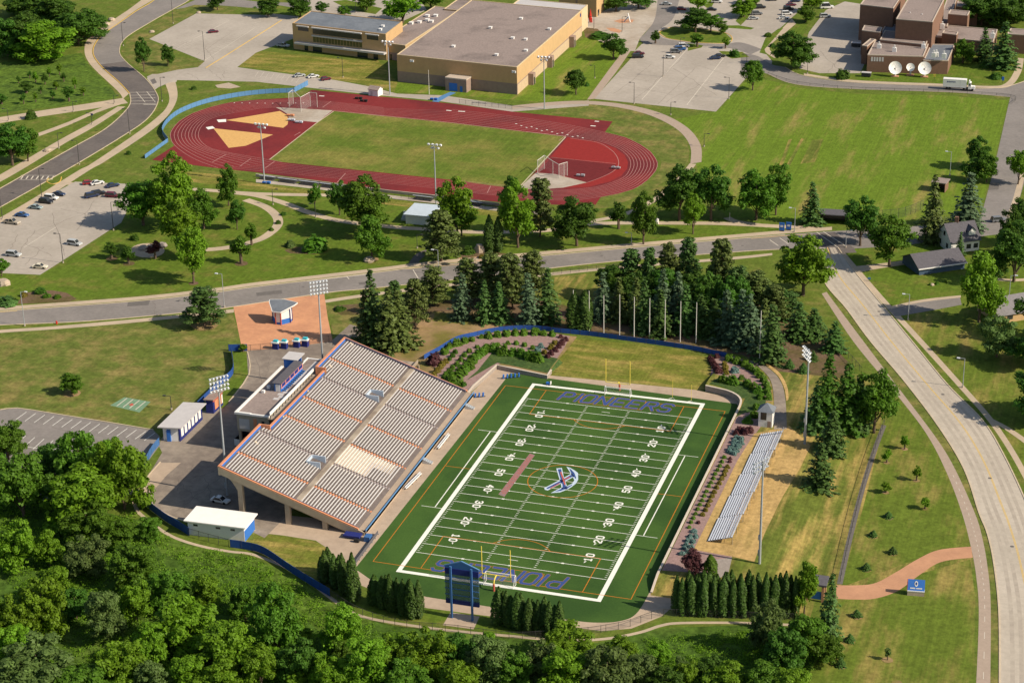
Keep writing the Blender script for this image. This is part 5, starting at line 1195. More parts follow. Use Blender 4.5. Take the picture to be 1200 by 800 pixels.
for x, y in ((1066, 40.5), (1076, 41.5), (1084, 42), (1094, 67), (1097, 66.5), (1106, 68), (1030, 57), (1048, 61), (1082, 57), (1104, 33), (1059, 18), (1163, 44)):
    p = at(x, y, hA); b = MB(); b.box(p.x - .9, p.x + .9, p.y - .6, p.y + .6, hA - .2, hA + 1.9); b.box(p.x - .3, p.x + .3, p.y - .3, p.y + .3, hA + 1.9, hA + 3); b.build('roof_unit', 'white', t)
# house
def gable(t, p0, p1, dep, he, hr, wallm, roofm, over=.5):
    p0, p1 = Vector(p0), Vector(p1); u = (p1 - p0).normalized(); n = Vector((-u.y, u.x)); L_ = (p1 - p0).length
    P = lambda a, d_, z: tuple((p0 + u * a + n * d_)) + (z,)
    b = MB(); b.poly([P(0, 0, 0), P(L_, 0, 0), P(L_, 0, he), P(0, 0, he)]); b.poly([P(0, dep, 0), P(0, dep, he), P(L_, dep, he), P(L_, dep, 0)])
    b.poly([P(0, 0, 0), P(0, 0, he), P(0, dep / 2, hr), P(0, dep, he), P(0, dep, 0)]); b.poly([P(L_, 0, 0), P(L_, dep, 0), P(L_, dep, he), P(L_, dep / 2, hr), P(L_, 0, he)]); b.build('wall', wallm, t)
    s = (hr - he) / (dep / 2); r = MB()
    for d0, d1 in ((-over, dep / 2), (dep + over, dep / 2)):
        z0 = he - s * over
        q = [P(-over, d0, z0 + .05), P(L_ + over, d0, z0 + .05), P(L_ + over, d1, hr + .05), P(-over, d1, hr + .05)]
        for dz in (0, .18): r.poly([(a, b_, c + dz) for a, b_, c in q])
        for i in range(4): a, c = q[i], q[(i + 1) % 4]; r.poly([a, c, (c[0], c[1], c[2] + .18), (a[0], a[1], a[2] + .18)])
    ro = r.build('roof', roofm, t); return P, u, n, L_, ro
p0, p1 = at(1114, 297).to_2d(), at(1147, 293).to_2d()
t = thing('white_house', 'white house with dark gabled roof, brick chimney and dormer among trees', 'house', (p0.x, p0.y, 0))
P, u, n, L_, ro = gable(t, p0, p1, 10.5, 4.0, 8.6, 'white', 'shingle')
b = MB(); c = P(L_ * .42, 5.6, 0); b.box(c[0] - .6, c[0] + .6, c[1] - .5, c[1] + .5, 7, 10.6); b.build('chimney', 'brick', ro)
b = MB(); q = [P(L_ * .66, 1.2, 0), P(L_ * .9, 1.2, 0), P(L_ * .9, 4.4, 0), P(L_ * .66, 4.4, 0)]; b.prism([(a[0], a[1]) for a in q], 4.6, 6.6); dm = b.build('dormer', 'white', t)
b = MB(); a0, a1 = Vector(P(L_ * .63, .9, 6.5)), Vector(P(L_ * .93, .9, 6.5)); r0, r1 = Vector(P(L_ * .78, .9, 8.0)), Vector(P(L_ * .78, 5, 8.0)); e0, e1 = Vector(P(L_ * .63, 4.6, 6.5)), Vector(P(L_ * .93, 4.6, 6.5))
for q in ([a0, r0, r1, e0], [a1, e1, r1, r0]): b.poly([tuple(v) for v in q]); b.poly([tuple(v + Vector((0, 0, .15))) for v in q])
b.build('dormer_roof', 'shingle', dm); b = MB(); b.poly([tuple(a0 + Vector((0, 0, .02)) + (n * .32).to_3d()), tuple(a1 + Vector((0, 0, .02)) + (n * .32).to_3d()), tuple(r0 + (n * .32).to_3d() - Vector((0, 0, .1)))]); b.build('dormer_gable', 'white', dm)
Wg = Wall(P(0, 10.5, 0)[:2], P(0, 0, 0)[:2]); 
for a, z0, z1 in ((2.0, 1, 2.6), (7, 1, 2.6), (4.6, 4.6, 6.2)):
    b = MB(); Wg.box(b, a, a + 1.3, z0, z1, -.05, .05); b.build('window', 'glass', t)
Wf = Wall(p0, p1)
for a in (.55, .8):
    b = MB(); Wf.box(b, L_ * a, L_ * a + 1.6, 1, 2.6, -.05, .05); b.build('window', 'glass', t)
p0, p1 = at(1077, 322.5).to_2d(), at(1130, 315).to_2d()
t = thing('garage', 'long low dark-roofed garage with blue walls south of the white house', 'garage', (p0.x, p0.y, 0))
P, u, n, L_, ro = gable(t, p0, p1, 11.5, 2.4, 5.2, mat('slate_blue_wall', (.06, .10, .16), .8, .05, 1), 'shingle', .6)
b = MB(); b.bar(Vector(P(-.6, -.65, 2.25)), Vector(P(L_ + .6, -.65, 2.25)), .2, .35); b.build('gutter', 'white', t)
p0, p1 = at(1170, 380).to_2d(), at(1216, 372).to_2d()
t = thing('grey_house', 'grey-roofed house cut by the picture edge south of the garden path', 'house', (p0.x, p0.y, 0)); P, u, n, L_, ro = gable(t, p0, p1, 12, 3, 6.2, 'tanwall', mat('grey_shingle', (.20, .19, .20), .9, .15, 1.5), .6)
Wf = Wall(p0, p1); b = MB(); Wf.box(b, 3, 5, 1, 2.4, -.05, .05); b.build('window', 'glass', t)
# dugouts
for fl, fr, dep, lab in (((961, 262), (994, 264), 5, 'low dark-roofed open dugout beside the neat spruce'), ((1092, 224), (1107, 226), 5, 'small brown dugout between the tall spruces')):
    p0, p1 = at(*fl).to_2d(), at(*fr).to_2d(); t = thing('dugout', lab, 'dugout', (p0.x, p0.y, 0)); w = Wall(p0, p1)
    b = MB(); w.box(b, -.4, w.len + .4, 3.4, 3.7, -dep - .4, .5); b.build('roof', 'shingle' if fl[0] < 1000 else 'gravelroof', t)
    b = MB(); w.box(b, 0, w.len, 0, 3.4, -dep, -dep + .25); w.box(b, 0, .25, 0, 3.4, -dep + .25, 0); w.box(b, w.len - .25, w.len, 0, 3.4, -dep + .25, 0); b.build('wall', 'lowwall' if fl[0] < 1000 else 'brick', t)
    b = MB(); w.box(b, .6, w.len - .6, .4, .5, -dep + .5, -dep + 1); b.build('bench', 'bark', t)
# concession huts
def hut(t, pts, hw, roof_over, wall, roof, hr=.28, tilt=0):
    b = MB(); b.prism([(p.x, p.y) for p in pts], 0, hw); w = b.build('wall', wall, t)
    r = inset(pts, -roof_over); b = MB(); b.prism([(p.x, p.y) for p in r], hw, hw + hr); return w, b.build('roof', roof, t)
a, c = at(192, 516).to_2d(), at(211.5, 517).to_2d(); e = at(237.5, 491).to_2d()
pts = [a, c, e, a + e - c]
t = thing('concession_hut', 'grey-roofed concession hut with a row of white shutters near the striped car park', 'hut', (a.x, a.y, 0)); hut(t, pts, 4.3, 1.0, 'white', 'greyroof')
Wd = Wall(c, e); b = MB(); Wd.box(b, .05, Wd.len - .05, 0, 4.2, -.1, .05); b.build('counter_wall', 'navy', t); b = MB(); Wd.box(b, 0, Wd.len, 3.6, 4.28, .05, .1); b.build('fascia', 'orange', t)
for k in range(6):
    b = MB(); Wd.box(b, .7 + k * (Wd.len - 1) / 6, .7 + k * (Wd.len - 1) / 6 + Wd.len / 6 * .62, 1.1, 3.5, .04, .12); b.build('shutter', 'white', t)
Wc = Wall(a, c); b = MB(); Wc.box(b, Wc.len * .24, Wc.len * .46, 0, 3.4, -.05, .5); b.build('door', 'blue', t); b = MB(); Wc.box(b, Wc.len * .93, Wc.len + .06, 0, 4.2, -.05, .06); b.build('corner_post', 'navy', t)
a, c = at(242, 484).to_2d(), at(250.5, 484.5).to_2d(); e = at(261.5, 474).to_2d(); pts = [a, c, e, a + e - c]
t = thing('ticket_shed', 'small navy and orange shed against the blue fence', 'shed', (a.x, a.y, 0)); hut(t, pts, 4.2, .4, 'navy', 'lowwall')
Wd = Wall(c, e); b = MB(); Wd.box(b, 1, 3.4, .8, 3.4, -.05, .06); Wd.box(b, Wd.len - 3.2, Wd.len - .8, .8, 3.4, -.05, .06); b.build('orange_panel', 'orange', t); b = MB(); Wd.box(b, 4.2, 6, .8, 3.4, -.05, .06); b.build('white_panel', 'white', t); b = MB(); Wd.box(b, 0, Wd.len, 3.5, 4.1, -.05, .08); b.build('fascia', 'redink', t)
a, c = at(221, 626).to_2d(), at(287, 634.5).to_2d(); n_ = (c - a).normalized(); n_ = Vector((-n_.y, n_.x)); pts = [a, c, c + n_ * 6.5, a + n_ * 6.5]
t = thing('equipment_shed', 'long white-roofed white shed above the curved blue fence', 'shed', (a.x, a.y, 0)); hut(t, pts, 4.0, .7, 'white', 'whiteroof')
Wd = Wall(a, c); 
for f_ in (.1, .5, .76):
    b = MB(); Wd.box(b, Wd.len * f_, Wd.len * f_ + 1.2, 2.7, 3.2, -.05, .05); b.build('vent', 'glass', t)
We = Wall(c, pts[2]); b = MB(); We.box(b, .1, We.len - .1, 0, 2.9, -.05, .05); b.build('blue_door', 'blue', t)
# octagonal kiosk on the forecourt
k_ = at(330, 377).to_2d(); t = thing('ticket_kiosk', 'faceted blue and white ticket kiosk with pointed slate roof on salmon paving', 'kiosk', (k_.x, k_.y, 0))
prof = [(-3.7, 2.6), (-4.0, .2), (-1.2, -3.1), (1.2, -3.1), (4.0, .2), (3.7, 2.6)]
pts = [k_ + Vector(p) for p in prof]; pts = [k_ + (q_ - k_) * .74 for q_ in pts]; b = MB(); b.prism([(p.x, p.y) for p in pts], 0, 1.7); b.build('base_wall', 'blue', t)
b = MB(); b.prism([(p.x, p.y) for p in pts], 1.702, 4.4); b.build('upper_wall', 'white', t)
for i in range(1, 5):
    w = Wall(pts[i], pts[(i + 1) % 6])
    if w.len < 2.4: b = MB(); w.box(b, .2, w.len - .3, .8, 3.4, -.05, .06); b.build('door', 'white', t)
for i in range(6):
    b = MB(); q = pts[i]; b.tube((q.x, q.y, 0), (q.x, q.y, 4.4), .22, .22, 6); b.build('corner_post', 'redink' if i in (2, 3) else 'navy', t)
rp = [k_ + Vector(p) for p in [(-6.6, 3.4), (-6.0, 1.6), (-1.9, -4.6), (1.9, -4.6), (6.0, 1.6), (6.6, 3.4), (0, 4.6)]]; rp = [k_ + (q_ - k_) * .72 for q_ in rp]
zr = lambda q_: 4.45 + (q_.y - k_.y + 3.3) / 6.3 * 1.5
b = MB(); n0 = len(rp)
b.v = [(q_.x, q_.y, zr(q_)) for q_ in rp] + [(q_.x, q_.y, zr(q_) + .25) for q_ in rp]
b.f = [tuple(range(n0))[::-1], tuple(range(n0, 2 * n0))] + [(i, (i + 1) % n0, n0 + (i + 1) % n0, n0 + i) for i in range(n0)]; b.m = [0] * len(b.f)
rf = b.build('roof', 'slate', t); b = MB()
for i in range(7): b.bar((rp[i].x, rp[i].y, zr(rp[i]) + .12), (rp[(i + 1) % 7].x, rp[(i + 1) % 7].y, zr(rp[(i + 1) % 7]) + .12), .16, .3)
b.build('roof_edge', 'white', rf)
# small tower hut at the bleachers, white press hut at the track, bench-like shelters
p = gp(898, 497); zb = p.z; t = thing('ticket_hut', 'small square white hut with pyramid slate roof at the bleacher top', 'hut', p)
b = MB(); b.box(p.x - 1.9, p.x + 1.9, p.y - 1.9, p.y + 1.9, zb - .3, zb + 4.6); b.build('wall', 'white', t)
b = MB(); b.box(p.x - 1.3, p.x + .3, p.y - 1.96, p.y - 1.88, zb + 2.2, zb + 4.4); b.box(p.x - 1.96, p.x - 1.88, p.y - 1.4, p.y + 1.4, zb + 2.2, zb + 4.4); b.build('window', 'glass', t); b = MB(); b.box(p.x + .6, p.x + 1.6, p.y - 1.96, p.y - 1.88, zb, zb + 1.9); b.build('vent', 'lowwall', t)
b = MB(); c4 = [(p.x - 2.3, p.y - 2.3, zb + 4.6), (p.x + 2.3, p.y - 2.3, zb + 4.6), (p.x + 2.3, p.y + 2.3, zb + 4.6), (p.x - 2.3, p.y + 2.3, zb + 4.6)]; ap = (p.x, p.y, zb + 6.6)
for i in range(4): b.poly([c4[i], c4[(i + 1) % 4], ap])
b.poly(c4[::-1]); b.build('roof', 'slate', t)
a, c = at(475.5, 262).to_2d(), at(504.5, 264.5).to_2d(); n_ = (c - a).normalized(); n_ = Vector((-n_.y, n_.x)); pts = [a, c, c + n_ * 11, a + n_ * 11]
M['paleroof'] = mat('pale_blue_roof', (.50, .58, .66), .6, .05, .5)
t = thing('press_hut', 'white hut with broad pale roof and side stairs beside the track', 'hut', (a.x, a.y, 0)); hut(t, pts, 3.4, .6, 'white', 'paleroof')
Wd = Wall(c, pts[2]); b = MB()
for k in range(8): Wd.box(b, 1 + k * .7, 1.7 + k * .7, 0, .3 + k * .33, .05, 2.4)
b.build('side_stair', 'darksteel', t); Wl = Wall(pts[3], a); b = MB()
for k in range(6): Wl.box(b, 5 + k * .6, 5.6 + k * .6, 0, 2.4 - k * .35, .05, 2.6)
b.build('ramp', 'steel', t)
p0, p1 = at(432, 112).to_2d(), at(443, 113.5).to_2d()
t = thing('starter_shed', 'tiny white shed with brown gable roof beside the track straight', 'shed', (p0.x, p0.y, 0)); gable(t, p0, p1, 4, 2.8, 3.8, 'white', 'gravelroof', .3)
b = MB(); Wall(p0, p1).box(b, 1, 2, 0, 2, -.05, .05); b.build('door', 'greyroof', t)
# bleachers along the near straight of the track
W0 = W([(300, 207), (330, 210.5), (365, 214.5), (392, 218), (420, 221.5), (455, 226), (520, 233), (585, 241.5)])
tb = thing('track_wall', 'long pale low wall along the near straight of the track', 'wall', (W0[0].x, W0[0].y, 0)); b = MB()
for i in range(7): b.bar((W0[i].x, W0[i].y, .55), (W0[i + 1].x, W0[i + 1].y, .55), .5, 1.1)
b.build('wall', 'concrete', tb)
for i, (qa, qb) in enumerate((((304, 210), (320, 212)), ((326, 213), (345, 215.5)), ((350, 216), (371, 218.5)), ((375, 219), (398, 222)), ((484, 233.5), (505, 236)), ((548, 240), (562, 242)))):
    a, c = at(*qa).to_2d(), at(*qb).to_2d(); w = Wall(a, c); t = thing('track_bleacher', f'short aluminium bleacher by the near straight, {ORD[i]} of six from the west bend', 'bleacher', (a.x, a.y, 0), 0, 'track bleachers')
    for k in range(5):
        b = MB(); w.box(b, 0, w.len, .42 + (4 - k) * .3, .48 + (4 - k) * .3, -.1 - k * .7, .25 - k * .7); b.build('bench', 'bleach', t)
    b = MB(); w.box(b, .2, .4, 0, .42, -3, .2); w.box(b, w.len - .4, w.len - .2, 0, .42, -3, .2); w.box(b, 0, w.len, 0, .1, -3.1, .3); b.build('frame', 'darksteel', t)
# brick shelter in the trees at the end of the salmon path
p = gp(956, 700).to_2d(); t = thing('entry_shelter', 'small shelter with dark roof and blue panel at the end of the salmon path', 'shelter', (p.x, p.y, 0))
for dx, dy in ((-1.8, -1.5), (1.8, -1.5), (-1.8, 1.5), (1.8, 1.5)):
    b = MB(); b.box(p.x + dx - .3, p.x + dx + .3, p.y + dy - .3, p.y + dy + .3, 0, 4.4); b.build('pillar', 'pinkpath', t)
b = MB(); b.prism([(p.x - 2.6, p.y - 2.3), (p.x + 2.6, p.y - 2.3), (p.x + 2.6, p.y + 2.3), (p.x - 2.6, p.y + 2.3)], 4.402, 4.9); b.build('roof', 'shingle', t); b = MB(); b.box(p.x - 1.5, p.x + 1.5, p.y - 1.6, p.y - 1.4, .6, 2.6); b.build('panel', 'blue', t)
# ------------------------------------------------------------------ plant prototypes
def leafquad(mb, p, n, s, r):
    n = Vector(n)
    if n.length < 1e-4: n = Vector((0, 0, 1))
    n.normalize(); u = n.orthogonal().normalized(); v = n.cross(u); a = r.random() * 6.28
    u, v = (u * math.cos(a) + v * math.sin(a)) * s, (v * math.cos(a) - u * math.sin(a)) * s * r.uniform(.6, 1)
    p = Vector(p); mb.quad(tuple(p - u - v * .4), tuple(p + v * -.9), tuple(p + u + v * .3), tuple(p - u * .2 + v))
def rv(r):
    while True:
        v = Vector((r.uniform(-1, 1), r.uniform(-1, 1), r.uniform(-1, 1)))
        if .05 < v.length < 1: return v.normalized()
def broadleaf(seed, H_=10, Wd=8, nb=64, nl=100, base=.12, ls=.2, lobes=6):
    """crown of a few big lobes, each broken into many small leaf clumps"""
    r = random.Random(seed); tr = MB(); cr = MB()
    R = Wd / 2; zb = H_ * base
    tr.tube((0, 0, -.2), (0, 0, zb + H_ * .08), .27, .2, 7); tr.tube((0, 0, zb + H_ * .06), (r.uniform(-.3, .3), r.uniform(-.3, .3), H_ * .74), .2, .05, 6)
    main = [(Vector((0, 0, zb + (H_ - zb) * .55)), R * .74, (H_ - zb) * .45)]
    for i in range(lobes):
        a = i * 6.283 / lobes + r.uniform(-.4, .4); q = r.uniform(.38, .56) * R; t = r.uniform(.18, .64)
        main.append((Vector((math.cos(a) * q, math.sin(a) * q, zb + (H_ - zb) * t)), R * r.uniform(.40, .56), (H_ - zb) * r.uniform(.22, .34)))
    for c, _, _ in main[1:]: tr.tube((0, 0, zb + H_ * r.uniform(.0, .12)), tuple(c), .11, .03, 5)
    blobs = []
    for i in range(nb):
        c, ra, rz = main[0] if i % 3 == 0 else main[1 + i % lobes]
        v = rv(r); v.z = v.z * .8 + .15; d = r.uniform(.62, 1.02)
        p = c + Vector((v.x * ra * d, v.y * ra * d, v.z * rz * d)); p.z = min(max(p.z, zb * .8), H_ - .3)
        blobs.append((p, r.uniform(.11, .21) * R + .1))
    for c, br in blobs:
        sq = r.uniform(.65, .95)
        for j in range(int(nl * (br / .75) ** 1.2)):
            v = rv(r)
            if v.z < -.3 and r.random() < .6: v.z *= -1
            p = c + Vector((v.x, v.y, v.z * sq)) * br * r.uniform(.45, 1.2)
            leafquad(cr, p, v + rv(r) * .65 + Vector((0, 0, .35)), ls * r.uniform(.65, 1.35), r)
    for j in range(900):          # inner leaves so that the crown is not hollow
        c, ra, rz = main[r.randrange(len(main))]; v = rv(r) * r.uniform(.2, .85)
        leafquad(cr, c + Vector((v.x * ra, v.y * ra, v.z * rz)), rv(r), ls * 1.3, r)
    return tr, cr
def spruce(seed, H_=12, Wd=5, levels=20, per=13, ls=.26, base=.03, droop=.28, power=.78):
    r = random.Random(seed); tr = MB(); cr = MB()
    tr.tube((0, 0, -.2), (0, 0, H_ * .97), .2, .03, 6)
    for i in range(levels):
        t = i / (levels - 1); z = H_ * (base + (1 - base) * t * .96); R = Wd / 2 * (1 - t) ** power + .1
        for k in range(max(4, int(per * (1 - t * .6)))):
            a = 6.283 * (k + r.random() * .8) / max(4, int(per * (1 - t * .6))) + i; L_ = R * r.uniform(.55, 1.2); zj = r.uniform(-.38, .38)
            for j in range(max(3, int(L_ / .2))):
                f = (j + r.random()) / max(3, int(L_ / .2)); rr = L_ * (f ** .7)
                p = Vector((math.cos(a) * rr, math.sin(a) * rr, z + zj - droop * rr + .12 * rr * rr / max(R, .5) + r.uniform(-.22, .22)))
                w = .32 * (1.1 - f * .6) + .06
                for q in range(2):
                    d = Vector((r.uniform(-w, w), r.uniform(-w, w), r.uniform(-.12, .1)))
                    leafquad(cr, p + d, Vector((math.cos(a) * .6, math.sin(a) * .6, .9)) + rv(r) * .5, ls * r.uniform(.7, 1.2), r)
    return tr, cr
def pine(seed, H_=12, Wd=6, nb=84):
    r = random.Random(seed); tr = MB(); cr = MB()
    tr.tube((0, 0, -.2), (.15, .1, H_ * .95), .2, .04, 6)
    for i in range(nb):
        t = .17 + .83 * (i + r.random()) / nb; z = H_ * t * .97; R = Wd / 2 * (1.1 - t) ** .55 * r.uniform(.45, 1.05); a = i * 2.4 + r.random()
        c = Vector((math.cos(a) * R, math.sin(a) * R, z)); tr.tube((0, 0, z - .35), tuple(c), .06, .02, 4)
        br = r.uniform(.38, .72) * Wd / 6
        for j in range(60):
            v = rv(r); p = c + Vector((v.x * br * 1.25, v.y * br * 1.25, v.z * br * .62)) * r.uniform(.5, 1.05)
            leafquad(cr, p, v + rv(r) * .7 + Vector((0, 0, .4)), .2 * r.uniform(.6, 1.25), r)
        for j in range(16):
            f = r.uniform(.2, 1); p = Vector((0, 0, z)).lerp(c, f) + rv(r) * .35; leafquad(cr, p, rv(r) + Vector((0, 0, .5)), .2, r)
    return tr, cr
def thuja(seed, H_=7, Wd=1.7, n=2300):
    r = random.Random(seed); tr = MB(); cr = MB()
    tr.tube((0, 0, -.2), (0, 0, H_ * .5), .12, .06, 5)
    for i in range(n):
        t = r.random() ** .85; a = r.random() * 6.283
        R = Wd / 2 * (min(1, .72 + t * 1.6) if t < .2 else max(0.03, 1 - ((t - .35) / .66) ** 2 if t > .35 else 1)) * (1 + .14 * math.sin(4 * a + seed + t * 5)) * r.uniform(.72, 1.08)
        leafquad(cr, (math.cos(a) * R, math.sin(a) * R, .1 + t * H_), Vector((math.cos(a), math.sin(a), .5)) + rv(r) * .5, .15 * r.uniform(.7, 1.3), r)
    return tr, cr
def bush(seed, n=420, hz=.8, ls=.11):
    r = random.Random(seed); cr = MB()
    for i in range(n):
        v = rv(r); v.z = abs(v.z); w = 1 + .14 * math.sin(3 * math.atan2(v.y, v.x) + seed) + .1 * math.sin(6 * v.z + seed)
        p = Vector((v.x * .5 * w, v.y * .5 * w, v.z * hz * w)) * r.uniform(.7, 1.05)
        leafquad(cr, p, v + rv(r) * .5 + Vector((0, 0, .2)), ls * r.uniform(.7, 1.3), r)
    return cr
PROTO = {}
def proto(key, tc, dim, cm, bark='bark'):
    t, c = tc; trm = D.meshes.new('trunk'); trm.from_pydata(t.v, [], t.f); trm.materials.append(M[bark])
    crm = D.meshes.new('crown'); crm.from_pydata(c.v, [], c.f); crm.materials.append(M[cm]); PROTO[key] = (trm, crm, dim)
for i in range(4): proto(f'b{i}', broadleaf(10 + i * 7, nb=64 + 6 * i, base=(.10, .07, .14, .09)[i], lobes=5 + i % 3), (10, 8), 'crown')
for i in range(3): proto(f'w{i}', broadleaf(60 + i * 5, 10, 9, 80, 110, .03, .22, 7), (10, 9), 'crown')
for i in range(2): proto(f'y{i}', broadleaf(90 + i, 5, 3, 26, 90, .24, .13, 4), (5, 3), 'crown')
for i in range(3): proto(f's{i}', spruce(3 + i), (12, 5), 'spruce')
for i in range(3): proto(f'p{i}', pine(30 + i), (12, 6), 'pine')
for i in range(3): proto(f'a{i}', thuja(40 + i), (7, 1.7), 'thuja')
BUSH = []
for i in range(4):
    b = bush(70 + i); me = D.meshes.new('shrub'); me.from_pydata(b.v, [], b.f); me.materials.append(M['shrubgreen']); BUSH.append(me)
tcount = 0
def plant(kind, px, py, top, wpx, label, name='broadleaf_tree', cat='tree', group=None, cm=None, bark=None):
    """kind b/w/y/s/p/a, foot at px,py, top height row, crown width"""
    global tcount
    tcount += 1
    fam = [k for k in PROTO if k[0] == kind]
    trm, crm, (h0, w0) = PROTO[fam[tcount * 7 % len(fam)]]
    p = gp(px, py); h = max(.6, hgt(p, top)); w = wpx * mpp(p) * {'s': 1.5, 'p': 1.35, 'b': 1.15, 'w': 1.25, 'y': 1.2, 'a': 1.4}.get(kind, 1)
    o = thing(name, label, cat, p, rnd.uniform(0, 6.28), group); o.rotation_euler = (rnd.gauss(0, .025), rnd.gauss(0, .025), o.rotation_euler.z); o.scale = (w / w0, w / w0, h / h0)
    for nm, me, m_ in (('trunk', trm, bark), ('crown', crm, cm)):
        c = D.objects.new(nm, me); COL.objects.link(c); c.parent = o
        if m_: c.material_slots[0].link = 'OBJECT'; c.material_slots[0].material = M[m_]
    return o
def shrub(px, py, wpx, label, m='shrubgreen', group=None, hz=1.0, name='shrub', cat='shrub'):
    global tcount
    tcount += 1
    p = gp(px, py); w = wpx * mpp(p)
    o = D.objects.new(name, BUSH[tcount % 4]); COL.objects.link(o); o.location = p; o.rotation_euler = (0, 0, rnd.uniform(0, 6.28)); o.scale = (w, w, w * hz * .8)
    o.material_slots[0].link = 'OBJECT'; o.material_slots[0].material = M[m]
    return tag(o, label, cat, group)
def mulch_ring(px, py, r, m='soil'):
    p = gp(px, py); sheet('mulch_ring', [(p.x + r * math.cos(i * PI / 8) * (1 + .1 * math.sin(i * 3)), p.y + r * math.sin(i * PI / 8)) for i in range(16)], .05, m, H(p.x, p.y) > .05)

